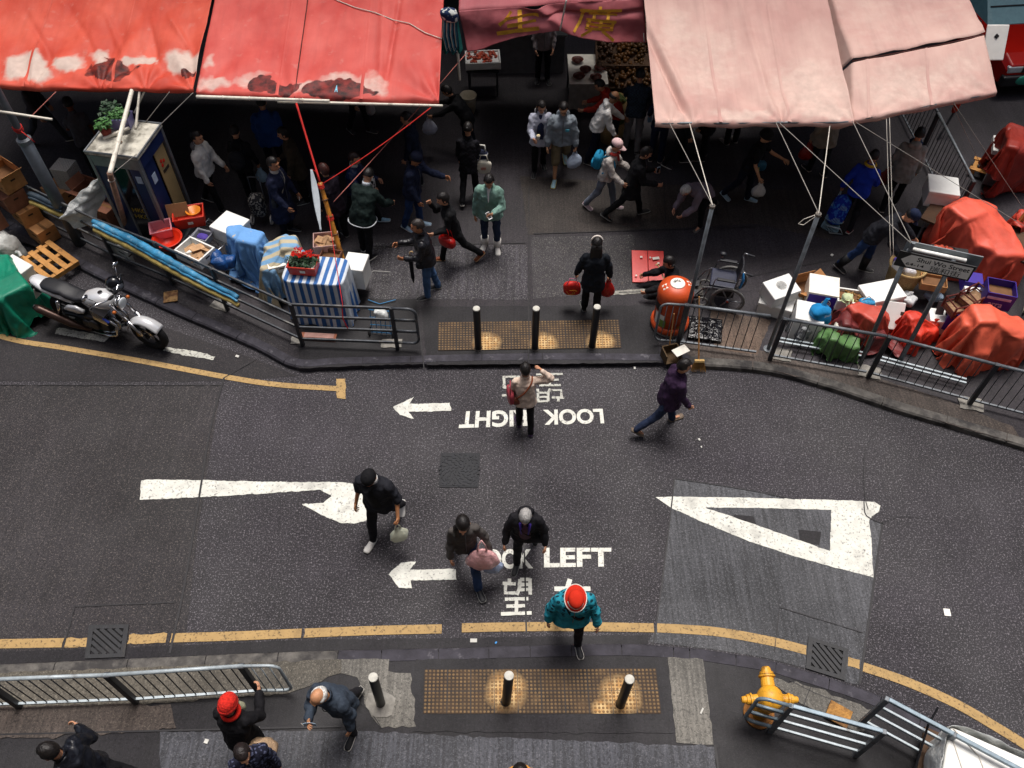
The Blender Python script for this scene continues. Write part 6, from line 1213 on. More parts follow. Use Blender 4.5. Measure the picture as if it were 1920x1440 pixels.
def carton(px, py, zt, d, rz, label, m=None, lid='tape', group=None, fill=None, name='carton', ink=True, tilt=0):
    w, l, h = d; m = m or m_card2; r = thing(name, label, 'box', place(px, py, zt, h), radians(rz), group); r.rotation_euler.x = tilt
    if lid in ('tape', 'plain', 'lid'):
        MB().box((0, 0, h/2), (w, l, h*(1 if lid != 'lid' else .82))if lid != 'lid' else (w*.97, l*.97, h)).build('body', m, r, bevel=.008)
        if lid == 'tape': q = MB(); q.box((0, 0, h+.0012), (w*.99, .05, .003)); q.box((0, -l/2-.0012, h-.05), (.05, .003, .1)); q.build('tape', m_tape, r)
        if lid == 'lid': MB().box((0, 0, h-.03), (w+.012, l+.012, .07)).build('lid', m, r, bevel=.014, seg=3)
    else:
        t = .014 if m != m_foam else .03; q = MB(); q.box((0, 0, t/2), (w, l, t))
        for a, b, c, e in ((0, -l/2+t/2, w, t), (0, l/2-t/2, w, t), (-w/2+t/2, 0, t, l-2*t), (w/2-t/2, 0, t, l-2*t)): q.box((a, b, h/2), (c, e, h))
        q.build('body', m, r, bevel=.006)
        if lid == 'flaps':
            for k, (ax, sg, an) in enumerate((('x', 1, 40), ('x', -1, 65), ('y', 1, 110), ('y', -1, 30))):
                an = radians(an); L_ = l*.42 if ax == 'y' else w*.36; q = MB()
                if ax == 'x': q.box((sg*(w/2+cos(an)*L_/2), 0, h+sin(an)*L_/2), (L_, l*.96, .006), R=Matrix.Rotation(-sg*an, 3, 'Y'))
                else: q.box((0, sg*(l/2+cos(an)*L_/2), h+sin(an)*L_/2), (w*.96, L_, .006), R=Matrix.Rotation(sg*an, 3, 'X'))
                q.build('flap', m, r)
        if fill == 'scraps':
            q = MB(); [q.box((random.uniform(-.3, .3)*w, random.uniform(-.3, .3)*l, h*random.uniform(.6, .98)), (random.uniform(.1, .25), random.uniform(.06, .2), .006), random.uniform(0, 3), Matrix.Rotation(random.uniform(-.6, .6), 3, 'X') @ Matrix.Rotation(random.uniform(0, 3), 3, 'Z')) for _ in range(12)]; q.build('cardboard_scraps', M('cardboard_pale', '#b58f6a', .9, .25), r)
        if fill == 'nuts':
            q = MB(); [q.ell((random.uniform(-.42, .42)*w, random.uniform(-.4, .4)*l, h*.75+random.uniform(0, .03)), (.022, .022, .02), nu=8, nv=5) for _ in range(70)]; q.build('brown_fruit', M('longan', '#8f6a38', .7, .3, 20), r, smooth=True); MB().box((0, 0, h*.4), (w*.9, l*.9, h*.66)).build('filling', m_inside, r)
        if fill == 'dark': MB().box((0, 0, h*.35), (w*.94, l*.94, h*.5)).build('filling', m_inside, r)
        if fill == 'meat':
            q = MB(); [q.ell((random.uniform(-.4, .4)*w, random.uniform(-.38, .38)*l, h*.8+random.uniform(0, .04)), (random.uniform(.05, .09), random.uniform(.03, .05), .03), RZ(random.uniform(0, 3)).to_3x3(), 9, 6) for _ in range(26)]; q.build('meat', M('meat', '#a8452f', .4, .4, 10, .4), r, smooth=True); MB().box((0, 0, h*.4), (w*.9, l*.9, h*.7)).build('filling', m_foam, r)
    if ink:
        q = MB(); q.box((w*.12, -l/2-.0015, h*.62), (w*.28, .003, h*.12)); q.box((w*.30, -l/2-.0017, h*.34), (w*.10, .003, h*.06)); q.build('printed_mark', m_ink, r)
        q = MB(); q.box((w/2+.0015, 0, h*.68), (.003, .09, .03)); q.build('hand_hole', m_ink, r)
    return r
# ---- left: carton stacks by the lamp post
GS = 'brown cartons stacked by the lamp post'; A_ = -38
carton(72, 420, .44, (.46, .36, .32), A_, 'lowest carton at the right of the stack by the lamp post', group=GS)
carton(40, 384, .76, (.46, .36, .32), A_-3, 'second carton up at the right of the stack by the lamp post', group=GS)
carton(8, 352, 1.10, (.56, .40, .34), A_, 'dark reddish carton third up in the stack by the lamp post', m_card3, group=GS)
carton(2, 318, 1.44, (.52, .40, .32), A_+2, 'topmost carton with a loose open lid in the stack by the lamp post', lid='flaps', fill='dark', group=GS)
carton(-22, 440, .55, (.44, .36, .40), A_-6, 'brown carton partly cut off by the left edge beside the white sack', m_card, group=GS)
carton(-30, 395, .92, (.44, .36, .36), A_, 'upper brown carton cut off by the left edge', m_card3, group=GS)
r = thing('sack', 'white woven plastic sack slumped at the left edge below the cartons', 'sack', G(24, 478, .12)); soft_box((0, 0, .14), (.62, .40, .34), RZ(-.5).to_3x3() @ Matrix.Rotation(1.3, 3, 'Y'), mat=M('sack_white', '#b9bab6', .6, .15, 8, .6, 14, .03), parent=r, bulge=.35); MB().tube([(.22, -.16, .22), (.30, -.2, .26), (.34, -.26, .22)], .03, 6).build('tied_neck', MATS['sack_white'], r)
def pallet(px, py, z, rz, tilt, label, n=6, d=(1.0, .8), m=None):
    m = m or m_wood; r = thing('pallet', label, 'pallet', G(px, py, z), radians(rz)); r.rotation_euler.x = radians(tilt[0]); r.rotation_euler.y = radians(tilt[1])
    for k in range(n): MB().box(((k/(n-1)-.5)*(d[0]-.1), 0, .10), (.10, d[1], .02)).build('slat', m, r, bevel=.003)
    for y in (-.42, 0, .42): MB().box((0, y*d[1]*1.02, .045), (d[0], .08, .088)).build('bearer', m, r, bevel=.003)
    return r
pallet(88, 500, .14, 52, (0, 0), 'pale wooden pallet lying behind the motorcycle', 5, (.8, .9))
r = carton(24, 500, .50, (.52, .40, .34), -32, 'white foam box with a small red stamp beside the green tarpaulin', m_foam, lid='lid', name='foam_box', ink=False); q = MB(); q.lathe([(.035, 0), (.035, .002), (0, .002)], (-.05, 0, .341), 14); q.build('red_stamp', M('print_red', '#b03326'), r)
# ---- crumpled covers
SIM = []
def conc(a, b):                     # square -> disc, keeps the mesh even
    a, b = 2*a-1, 2*b-1
    if a == 0 and b == 0: return 0, 0
    if abs(a) > abs(b): r_, ph = a, (pi/4)*(b/a)
    else: r_, ph = b, pi/2-(pi/4)*(a/b)
    return r_*cos(ph), r_*sin(ph)
def cover(label, ctr, rim, H, col, name='tarpaulin', zr=.1, seed=0, crease=.06, cat='tarpaulin', group=None, key=None, fr=0, n=54, grow=.2, blocks=4, floor=None):
    """tarpaulin thrown over a heap: cut to the rim outline, dropped over solid goods and left to settle by cloth simulation"""
    c = G(ctr[0], ctr[1], H); pts = [G(p[0], p[1], p[2] if len(p) > 2 else zr) for p in rim]; m = len(pts); r = thing(name, label, cat, Vector((c.x, c.y, PZ)), 0, group); rnd = random.Random(seed)
    cx = Vector((sum(p.x for p in pts)/m, sum(p.y for p in pts)/m, 0)); fl = (min(p.z for p in pts)-.04 if floor is None else floor)
    pol = sorted(((atan2(p.y-cx.y, p.x-cx.x), (Vector((p.x, p.y, 0))-cx).length) for p in pts)); pol = [(pol[-1][0]-2*pi, pol[-1][1])]+pol+[(pol[0][0]+2*pi, pol[0][1])]
    def R_(a):
        a = (a+pi) % (2*pi)-pi
        for (a0, r0), (a1, r1) in zip(pol, pol[1:]):
            if a0 <= a <= a1: return r0+(r1-r0)*(a-a0)/max(1e-6, a1-a0)
        return pol[1][1]
    mb = MB()
    def fn(u, v):
        x, y = conc(u, v); rr = sqrt(x*x+y*y); k = R_(atan2(y, x))*rr; p = cx+Vector((x, y, 0))*(R_(atan2(y, x))+.66*(H-fl)) if rr > 0 else cx.copy()
        t = min(1, (Vector((p.x-c.x, p.y-c.y, 0))).length/1.2); p.z = H+.06+.03*nz(p.x*5+seed, p.y*5, 3); return p
    mb.grid(fn, n, n)
    k = key or 'tarp_'+col
    if k not in MATS:
        t = NT(k); cc = lin(col); b = t.ramp(t.noise(2.2, 5), [(.3, tuple(x*.75 for x in cc)), (.7, tuple(min(1, x*1.2) for x in cc))]); t.bump(t.noise(9, 5), .45, .02); MATS[k] = t.done(b, .5, 0, .4)
    o = mb.build('sheet', MATS[k], None, smooth=True); rmin = min(q[1] for q in pol)
    cols = []
    def solid(q, d, rz):
        s_ = MB().box(q, d, rz).build('collider', MATS[k], None, bevel=.02); cols.append(s_)
    h0 = H-fl; solid((c.x, c.y, fl+h0*.46), (rmin*1.25, rmin*1.05, h0*.92), rnd.uniform(0, 3))
    for b in range(blocks):
        q = pts[(b*m)//blocks]; a = atan2(q.y-cx.y, q.x-cx.x); d = R_(a)*.58; w_ = max(rmin*.8, R_(a)*.5); q = cx+Vector((cos(a)*d, sin(a)*d, 0)); hh = h0*rnd.uniform(.5, .85); solid((q.x, q.y, fl+hh/2), (w_, w_*.85, hh), rnd.uniform(0, 3))
    solid((cx.x, cx.y, fl-.05), (6, 6, .1) if fl < .2 else (rmin*2.6, rmin*2.6, .1), 0)
    SIM.append((o, cols, r, grow, MATS[k])); return r
def run_cloth():
    """let every tarpaulin fall and settle, one at a time, then keep only its final shape"""
    keep = [q for q in COL.objects]
    for o, cols, r, grow, m in SIM:
        sc = bpy.data.scenes.new('settling'); sc.frame_start = 1; sc.frame_end = 60; sc.gravity = (0, 0, -9.81); sc.use_gravity = True
        for q in cols:
            COL.objects.unlink(q); sc.collection.objects.link(q); q.modifiers.new('hit', 'COLLISION'); q.collision.thickness_outer = .012; q.collision.cloth_friction = 45
        COL.objects.unlink(o); sc.collection.objects.link(o); cl = o.modifiers.new('cloth', 'CLOTH'); st = cl.settings; st.quality = 5; st.mass = .25; st.tension_stiffness = 25; st.compression_stiffness = 25; st.shear_stiffness = 10; st.bending_stiffness = .08; st.air_damping = 2; st.shrink_min = -grow; cl.collision_settings.distance_min = .012; cl.collision_settings.collision_quality = 3; cl.point_cache.frame_end = 60
        vl = sc.view_layers[0]
        for fr_ in range(1, 46): sc.frame_set(fr_)
        dg = vl.depsgraph; dg.update(); me = bpy.data.meshes.new_from_object(o.evaluated_get(dg)); me.name = 'sheet'
        o.modifiers.clear(); o.data = me; sc.collection.objects.unlink(o); COL.objects.link(o); me.transform(Matrix.Translation(-r.location)); o.parent = r
        s_ = o.modifiers.new('subdivision', 'SUBSURF'); s_.levels = s_.render_levels = 1; s_ = o.modifiers.new('solid', 'SOLIDIFY'); s_.thickness = .004
        for p in me.polygons: p.use_smooth = True
        edge = {}
        for p in me.polygons:
            for e in p.edge_keys: edge[e] = edge.get(e, 0)+1
        nb = {}
        for (a, b), n_ in edge.items():
            if n_ == 1: nb.setdefault(a, []).append(b); nb.setdefault(b, []).append(a)
        st_ = next(iter(nb)); path = [st_]; prev = None
        while True:
            nx = [q for q in nb[path[-1]] if q != prev]; prev = path[-1]
            if not nx or nx[0] == st_: break
            path.append(nx[0])
        MB().tube([me.vertices[q].co.copy() for q in path], .006, 5, closed=True).build('hem', m, r, smooth=True)
        for q in cols: bpy.data.objects.remove(q)
        bpy.data.scenes.remove(sc)
cover('green tarpaulin over a heap at the left edge beside the motorcycle', (10, 530), [(-90, 520), (-60, 450, .5), (10, 478, .5), (48, 540, .4), (86, 578, .08), (62, 596, .03), (46, 600, .03), (40, 622, .02), (14, 622, .02), (-20, 600), (-90, 600)], .85, '#0f7a5f', seed=3, crease=.07, fr=1.8)
# ---- behind the left railing
r = thing('egg_trays', 'tall stack of grey egg trays on a carton by the phone booth', 'egg trays', place(116, 306, 1.05, .50), radians(-12)); m_egg = M('egg_tray', '#aaa8a2', .95, .12, 30, .5, 60, .006)
for k in range(11):
    q = MB(); z = k*.045; q.grid(lambda u, v: Vector(((u-.5)*.34, (v-.5)*.34, z+.018+.014*sin(u*2*pi*6)*sin(v*2*pi*6))), 36, 36)
    for a, b in (((-.17, -.17), (.17, -.17)), ((.17, -.17), (.17, .17)), ((.17, .17), (-.17, .17)), ((-.17, .17), (-.17, -.17))): q.grid(lambda u, v: Vector((a[0]+(b[0]-a[0])*u, a[1]+(b[1]-a[1])*u, z+.018-.04*v*(.6+.4*abs(sin(u*pi*6))))), 24, 1)
    q.build('tray', m_egg, r, smooth=True)
carton(108, 348, .56, (.5, .42, .42), -30, 'tan carton under the stack of egg trays', m_card2)
carton(165, 352, .80, (.46, .38, .36), -24, 'open brown carton with raised flaps beside the phone booth', m_card3, lid='flaps', fill='dark')
carton(196, 385, .70, (.36, .34, .5), -24, 'brown carton behind the hanging clear plastic sheet', m_card3)
# draped sheets
def drape(label, px, py, zt, w, d, zb, rz, mat, name='cloth_cover', fold=.03, seed=0, cat='cloth', flare=.06, skew=(0, 0)):
    p = G(px, py, zt); r = thing(name, label, cat, Vector((p.x, p.y, zb)), radians(rz)); H = zt-zb; mb = MB(); nu = 120
    def per(u, ex, k=6):
        a = 2*pi*u; ca, sa = cos(a), sin(a); m_ = max(abs(ca), abs(sa)); e = (abs(ca)**k+abs(sa)**k)**(-1/k); return Vector((ca*e*(w/2+ex), sa*e*(d/2+ex), 0))
    def fn(u, v):
        if v < .3: t = v/.3; q = per(u, 0)*t; q.z = H+.012*nz(q.x*5, q.y*5, seed)-.01*t
        else:
            t = (v-.3)/.7; ln = 1+.10*nz(u*7, seed); q = per(u, flare*t+fold*t**.8*(sin(u*2*pi*13+seed+2*nz(u*6, seed))+.6*nz(u*19, t*2, seed))); q.z = H-(H*ln)*t; q.x += skew[0]*t; q.y += skew[1]*t
            q.z = max(q.z, .012)
        return q
    mb.grid(fn, nu, 40, True); mb.build('sheet', mat, r, smooth=True, solid=.004); q = MB(); q.tube([fn(i/160, 1) for i in range(161)], .006, 5); q.build('hem', mat, r, smooth=True); return r
MBLUE = print_mat('cloth_moon', '#6a9ad0', '#c9b890', 9, .74)
cover('light blue cloth with small pale moons draped over a box behind the railing', (466, 436), [(432, 440, .8), (470, 420, 1.0), (508, 438, .9), (502, 490, .5), (470, 545, .2), (436, 520, .4)], 1.2, '#5f8fc4', name='cloth_cover', seed=2, key='cloth_moon', cat='cloth', blocks=1)
stripe_mat('stripe_cream', '#b8ab8c', '#6f9bc0', 5.5, 1, .3)
cover('cream and blue striped sheet thrown over goods between the blue cloth and the flowers', (540, 448), [(500, 470, .8), (505, 440, 1.05), (540, 433, 1.1), (580, 446, 1.1), (592, 470, 1.0), (575, 500, .8), (530, 540, .35), (505, 560, .3), (490, 540, .5), (492, 500, .6)], 1.22, '#c0b090', name='striped_sheet', seed=5, key='stripe_cream')
ST = stripe_mat('stripe_blue', '#c9d0d6', '#1c5a9c', 8.0, 0, .25, thin=.5)
drape('stall box draped in blue and white striped cloth behind the rounded railing end', 592, 506, 1.12, 1.02, .62, PZ+.02, -6, ST, name='striped_stall', fold=.025, seed=4, flare=.03)
r = thing('plank', 'flattened brown cardboard on the ground under the striped stall', 'cardboard', G(596, 632, PZ+.02), radians(-4)); MB().box((0, 0, 0), (.62, .16, .03)).build('sheet', M('cardboard_pink', '#a5684f', .85, .2), r, bevel=.004); MB().box((.02, .02, .02), (.5, .1, .01)).build('plastic_wrap', M('wrap', '#b98f84', .3), r)
# flower crate
r = thing('flower_crate', 'red plastic crate of red flowers and dark leaves on the striped stall', 'crate', G(572, 505, 1.14), radians(-6)); 
def open_crate(r, w, l, h, m, t=.016, label=True):
    q = MB(); q.box((0, 0, t/2), (w-.04, l-.04, t)); k = .02
    for sy in (-1, 1): q.loft([[Vector((a*(w/2-k+k*b), sy*(l/2-k+k*b-e), h*b)) for a, b, e in ((-1, 0, 0), (1, 0, 0), (1, 1, 0), (-1, 1, 0))], [Vector((a*(w/2-k+k*b), sy*(l/2-k+k*b-e), h*b)) for a, b, e in ((-1, 0, t), (1, 0, t), (1, 1, t), (-1, 1, t))]])
    for sx in (-1, 1): q.loft([[Vector((sx*(w/2-k+k*b-e), a*(l/2-k+k*b), h*b)) for a, b, e in ((-1, 0, 0), (1, 0, 0), (1, 1, 0), (-1, 1, 0))], [Vector((sx*(w/2-k+k*b-e), a*(l/2-k+k*b), h*b)) for a, b, e in ((-1, 0, t), (1, 0, t), (1, 1, t), (-1, 1, t))]])
    q.build('crate_shell', m, r, bevel=.003)
    q = MB(); q.tube([(-w/2, -l/2, h), (w/2, -l/2, h), (w/2, l/2, h), (-w/2, l/2, h)], .013, 6, closed=True); q.build('rim', m, r)
    if label: q = MB(); q.box((0, -l/2-.002, h*.55), (.05, .008, .05)); q.box((.045, -l/2-.002, h*.55), (.03, .008, .05)); q.build('white_mark', m_wh, r)
open_crate(r, .46, .32, .18, m_crate_r)
def leaves(r, c, n, spread, ht, m, size=.05, name='foliage', kind=0):
    q = MB()
    for _ in range(n):
        a = random.uniform(0, 2*pi); rr = sqrt(random.random()); p = Vector(c)+Vector((cos(a)*rr*spread[0], sin(a)*rr*spread[1], random.uniform(.2, 1)*ht*(1.1-.5*rr))); s = size*random.uniform(.6, 1.3)
        R = Matrix.Rotation(random.uniform(0, 6.3), 3, 'Z') @ Matrix.Rotation(random.uniform(-.9, .6), 3, 'X'); q.add([p+R @ Vector(v)*s for v in ((0, -.2, 0), (.35, .3, .05), (0, 1, -.05), (-.35, .3, .05))], [(0, 1, 2, 3)])
    return q.build(name, m, r)
m_leaf = M('leaf_dark', '#1f3a22', .6, .4, 20); m_leaf2 = M('leaf_green', '#3f6b34', .6, .4, 20); m_flow = M('petal_red', '#b8190f', .5, .25, 20)
MB().box((0, 0, .08), (.40, .27, .12)).build('soil', M('soil', '#1d1512', .95, .3), r); leaves(r, (-.08, 0, .12), 190, (.18, .13), .16, m_leaf); leaves(r, (.12, -.02, .12), 130, (.11, .11), .15, m_leaf, .06)
q = MB()
for _ in range(16):
    p = Vector((random.uniform(-.16, .16), random.uniform(-.02, .14), random.uniform(.24, .34)))
    for k in range(6): a = k*pi/3+random.random(); q.add([p, p+Vector((cos(a-.4)*.035, sin(a-.4)*.035, .02)), p+Vector((cos(a)*.05, sin(a)*.05, .01)), p+Vector((cos(a+.4)*.035, sin(a+.4)*.035, .02))], [(0, 1, 2, 3)])
q.build('flowers', m_flow, r); MB().lathe([(.075, .0), (.09, .12), (.085, .12)], (.14, -.06, .05)).build('flower_pot', m_wh, r)
# bamboo prop and white strip beside it
bb = G(664, 560, PZ); bt = BT-bb; r = thing('bamboo_prop', 'thick leaning bamboo pole bound with red cord beside the striped stall', 'pole', bb); q = MB(); q.tube([bt*(i/30) for i in range(31)], [.048-.012*i/30 for i in range(31)], 14); q.build('culm', m_bamboo, r, smooth=True)
q = MB(); [q.tube([bt*(t-.006), bt*t, bt*(t+.006)], [.048, .056, .048], 12) for t in (.12, .27, .42, .57, .72, .86)]; q.build('nodes', M('bamboo_node', '#5d3a18', .6, .3), r)
q = MB(); [q.tube([bt*(.70+.012*k)+Vector((.05*cos(a), .05*sin(a), 0)) for a in [2*pi*j/10 for j in range(10)]], .008, 5, closed=True) for k in range(3)]; [q.tube([bt*(.985-.012*k)+Vector((.045*cos(a), .045*sin(a), 0)) for a in [2*pi*j/10 for j in range(10)]], .010, 5, closed=True) for k in range(3)]; q.build('cord_binding', m_rope_r, r)
p0 = BT+Vector((-.10, .02, .25)); p1 = V(602, 430, bb.y+.1); r = thing('banner', 'narrow pale grey plastic strip hanging along the bamboo pole', 'banner', p0); q = MB(); q.grid(lambda u, v: (p1-p0)*v+Vector(((u-.5)*(.03+.08*sin(pi*min(1, v*1.1))), .03*sin(v*5), 0)), 6, 30); q.build('strip', M('plastic_grey', '#9aa2a8', .5, .1), r, smooth=True, solid=.003); MB().tube([(0, 0, 0), (.06, 0, -.04), (.10, -.02, -.2)], .006, 5).build('tie', m_rope_r, r)
rope([bt*.75+bb+Vector((0, -.06, 0)), G(643, 575, 1.13)], .006, m_rope_r, 'thin red cord from the bamboo pole tied to the rounded railing end')
rope([G(641, 572, 1.12), G(643, 598, .9), G(652, 616, .7)], .009, m_rope_r, 'short red cord end knotted on the rounded railing end')
# foam and plastic goods left
carton(430, 418, 1.0, (.50, .46, .34), -28, 'white closed foam box between the red crate and the blue cloth', m_foam, lid='lid', name='foam_box', ink=False)
carton(364, 466, .95, (.56, .40, .20), -30, 'open white foam box filled with torn cardboard behind the railing', m_foam, lid='open', fill='scraps', name='foam_box')
carton(610, 448, .98, (.42, .36, .24), 8, 'open pinkish foam box of crumpled plastic beside the bamboo pole', M('foam_pink', '#c9a49c', .6, .12), lid='open', fill='scraps', name='foam_box', ink=False)
carton(618, 478, .92, (.34, .3, .2), -12, 'small brown open carton behind the flower crate', m_card3, lid='open', fill='dark', ink=False)
carton(666, 490, .85, (.36, .40, .46), -10, 'tall white foam box to the right of the bamboo pole', m_foam, lid='lid', name='foam_box', ink=False)
carton(520, 492, .95, (.34, .22, .14), 20, 'white carton with red and green print beside the flower crate', m_wh, lid='plain', name='carton')
carton(555, 478, 1.02, (.30, .22, .10), -30, 'small white carton tucked behind the flower crate', m_wh, lid='plain', ink=False)
r = thing('red_crate', 'red plastic crate holding a yellow basin and a square of cardboard by the booth', 'crate', place(352, 398, 1.05, .22), radians(14)); open_crate(r, .52, .36, .22, m_crate_r)
q = MB(); q.lathe([(.06, .14), (.12, .20), (.13, .235), (.122, .235), (.055, .15)], (.09, .02, 0)); q.build('yellow_basin', M('plastic_amber', '#c9761c', .4), r, smooth=True); MB().box((-.16, .05, .26), (.36, .012, .24), R=Matrix.Rotation(radians(-22), 3, 'X')).build('cardboard_sheet', m_card, r)
def basin(px, py, zt, R_, h, m, label, cat='basin'):
    r = thing('basin', label, cat, place(px, py, zt, h)); q = MB(); q.lathe([(R_*.68, 0), (R_*.72, .01), (R_*.95, h*.92), (R_*1.06, h*.95), (R_*1.07, h), (R_*.96, h), (R_*.92, h*.94), (R_*.68, .025), (.001, .022)], n=40); q.build('bowl', m, r, smooth=True); q = MB(); q.tube([(R_*1.06*cos(a), R_*1.06*sin(a), h) for a in [2*pi*k/40 for k in range(40)]], .012, 6, closed=True); q.build('rim', m, r, smooth=True); return r
basin(313, 446, .92, .235, .17, M('plastic_red', '#c4290f', .35, .08, 5, .05), 'round bright red plastic basin behind the railing')
r = thing('basin', 'square pink plastic tub behind the round red basin', 'basin', place(300, 424, .98, .18), radians(20)); open_crate(r, .36, .30, .18, M('plastic_pink', '#c9818a', .4, .08), label=False)
r = thing('wire_rack', 'low chrome wire rack under the red crate and white foam boxes', 'rack', place(400, 440, .72, .60), radians(-30)); q = MB()
for k in range(9): q.cyl((-.34, -.24+.06*k, .6), (.34, -.24+.06*k, .6), .006, n=6)
q.build('wires', m_steel, r); 
for sx in (-.34, .34):
    for sy in (-.26, .26): MB().cyl((sx, sy, 0), (sx, sy, .62), .012).build('leg', m_steel, r)
MB().tube([(-.34, -.26, .6), (.34, -.26, .6), (.34, .26, .6), (-.34, .26, .6)], .011, 6, closed=True).build('edge_frame', m_steel, r)
r = thing('plastic_tub', 'translucent tub with a violet bundle on the wire rack', 'tub', place(378, 440, .88, .14), radians(-20)); open_crate(r, .3, .24, .14, M('tub_clear', '#8f9096', .3), label=False); soft_box((0, 0, .08), (.2, .14, .1), mat=fabric('#4a3a8a'), name='bundle', parent=r)
r = thing('bag_pile', 'dark blue crumpled plastic bags between the foam box and the blue cloth', 'bags', G(412, 492, .75)); [soft_box((a, b, c), (.26, .22, .24), mat=fabric_thin('#1c4a86', 'bag_dkblue'), parent=r, bulge=.6, seed=k) for k, (a, b, c) in enumerate(((0, 0, 0), (.12, .06, -.04), (-.1, .1, .02)))]
r = thing('crates', 'dark blue plastic crates standing beside the phone booth', 'crate', G(246, 415, .14), radians(-22)); r['label'] = 'dark blue slatted plastic crate standing against the phone booth, upper one'; r.name = 'blue_crate'; r.location.z = .50; r2_ = None
MB().box((0, 0, .17), (.42, .36, .34)).build('crate_shell', m_blue, r, bevel=.01); q = MB(); [q.box((0, -.182, .05+.06*k), (.36, .008, .02)) for k in range(5)]; [q.box((.212, 0, .05+.06*k), (.008, .3, .02)) for k in range(5)]; q.build('slots', m_black, r); MB().box((0, 0, .345), (.44, .38, .02)).build('rim', M('crate_blue_l', '#1f3a86', .45), r)
c2 = copy_tree(r); c2.location = G(272, 440, .14)+Vector((0, 0, .05)); c2['label'] = 'dark blue slatted plastic crate at the foot of the phone booth, lower one'; c2['group'] = r['group'] = 'blue crates by the booth'
# clear plastic sheet hung over the rail
pr0 = G(190, 335, 1.5); r = thing('plastic_sheet', 'crumpled clear plastic sheet hung over the railing beside the phone booth', 'plastic sheet', G(155, 410, 1.1)); o = r.location
m_clear = fabric_thin('#d9dcda', 'plastic_clear')
cpts = [G(188, 330, 1.55), G(150, 362, 1.35), G(112, 408, 1.05), G(140, 424, .75), G(172, 424, .7), G(196, 370, 1.1)]
cc = sum(cpts, Vector())/6
def pf(u, v):
    k = u*6; i = int(k) % 6; e = cpts[i].lerp(cpts[(i+1) % 6], k-int(k)); p = cc.lerp(e, v)+Vector((0, -.05, .08))*(1-v*v)
    return p+Vector((.05*nz(p.x*6, p.z*6, 1), .07*nz(p.x*5, p.z*7, 3), .05*nz(p.x*6, p.z*6, 7)))-o
q = MB(); q.grid(pf, 72, 26); q.build('sheet', m_clear, r, smooth=True, solid=.003); q = MB(); q.tube([pf(k/72, 1) for k in range(72)], .008, 5, closed=True); q.build('edge', m_clear, r, smooth=True)
# rolled striped tarpaulins along the rail
def roll(label, pts, rad, ca, cb, name='rolled_tarpaulin'):
    P3 = [Vector(p) for p in pts]; r = thing(name, label, 'tarpaulin', P3[0]); o = P3[0]
    for nm, off, rr, m in (('blue_layer', Vector((0, .02, .03)), rad, ca), ('yellow_layer', Vector((0, -.055, -.085)), rad*.95, cb), ('blue_layer', Vector((0, -.04, .0)), rad*.55, ca)):
        pp = smooth_line(P3, .05); n = len(pp); q = MB(); q.tube([p-o+off+Vector((0, .012*nz(i*.35, 2), .02*nz(i*.3, 5))) for i, p in enumerate(pp)], [rr*(.55+.45*sin(pi*min(1, .12+i/n*.95)))*(1+.2*nz(i*.4, rr*90)) for i in range(n)], 9); q.build(nm, m, r, smooth=True)
m_rt_b = M('roll_blue', '#2f7ba3', .6, .45, 5, .5, 20, .02, dirt='#8fb4c4', dscale=7, dlev=.6); m_rt_y = M('roll_yellow', '#a59152', .8, .25, 8, .5)
roll('blue and yellow rolled tarpaulin strung along the outside of the railing', [G(178, 415, 1.08)+Vector((0, -.06, 0)), G(250, 455, 1.0), G(330, 500, .92), G(395, 535, .82), G(446, 560, .75)], .07, m_rt_b, m_rt_y)
roll('short rolled blue and yellow tarpaulin on the railing behind the cartons', [G(58, 362, 1.05)+Vector((0, -.08, 0)), G(88, 380, .98), G(116, 394, 1.0)], .06, M('roll_navy', '#22303c', .7, .3), m_rt_y)
for k, (x, y) in enumerate(((195, 437), (222, 462))): r = carton(x, y, .62-.14*k, (.52, .06, .26), -32, ('grey foam sheet leaning behind the railing, the upper one', 'grey foam sheet leaning behind the railing, the lower one')[k], M('foam_grey', '#9b9d9b', .7, .1), lid='plain', name='foam_sheet', ink=True)
# trolley at the railing end, blue
r = thing('hand_cart', 'small blue wire hand cart folded behind the rounded railing end', 'cart', G(716, 628, PZ), radians(-6)); q = MB()
for k in range(5): q.cyl((-.16+.08*k, 0, .02), (-.16+.08*k, .12, .55), .007, n=6)
for k in range(4): q.cyl((-.18, .03*k+.01, .05+.15*k), (.18, .03*k+.01, .05+.15*k), .007, n=6)
q.build('wire_frame', M('wire_blue', '#2f6f9c', .5), r); [MB().tube([(sx*.2, cos(a)*.07, .08+sin(a)*.07) for a in [2*pi*k/14 for k in range(14)]], .014, 6, closed=True).build('wheel', M('rubber', '#1d1c1e'), r) for sx in (-1, 1)]
soft_box((.03, .02, .50), (.22, .14, .2), mat=m_clear, name='plastic_scrap', parent=r, bulge=.8); rope([G(690, 562, .14), G(712, 570, .12), G(742, 562, .14)], .008, M('cord_blue', '#3f7fae', .7), 'thin blue cord lying on the pavement behind the rounded railing end', group='cords'); rope([G(690, 515, .3), G(700, 508, .3), G(732, 510, .3)], .010, M('wire_grey', '#8a8986', .5), 'bent grey wire sticking out beside the tall foam box', group='cords')
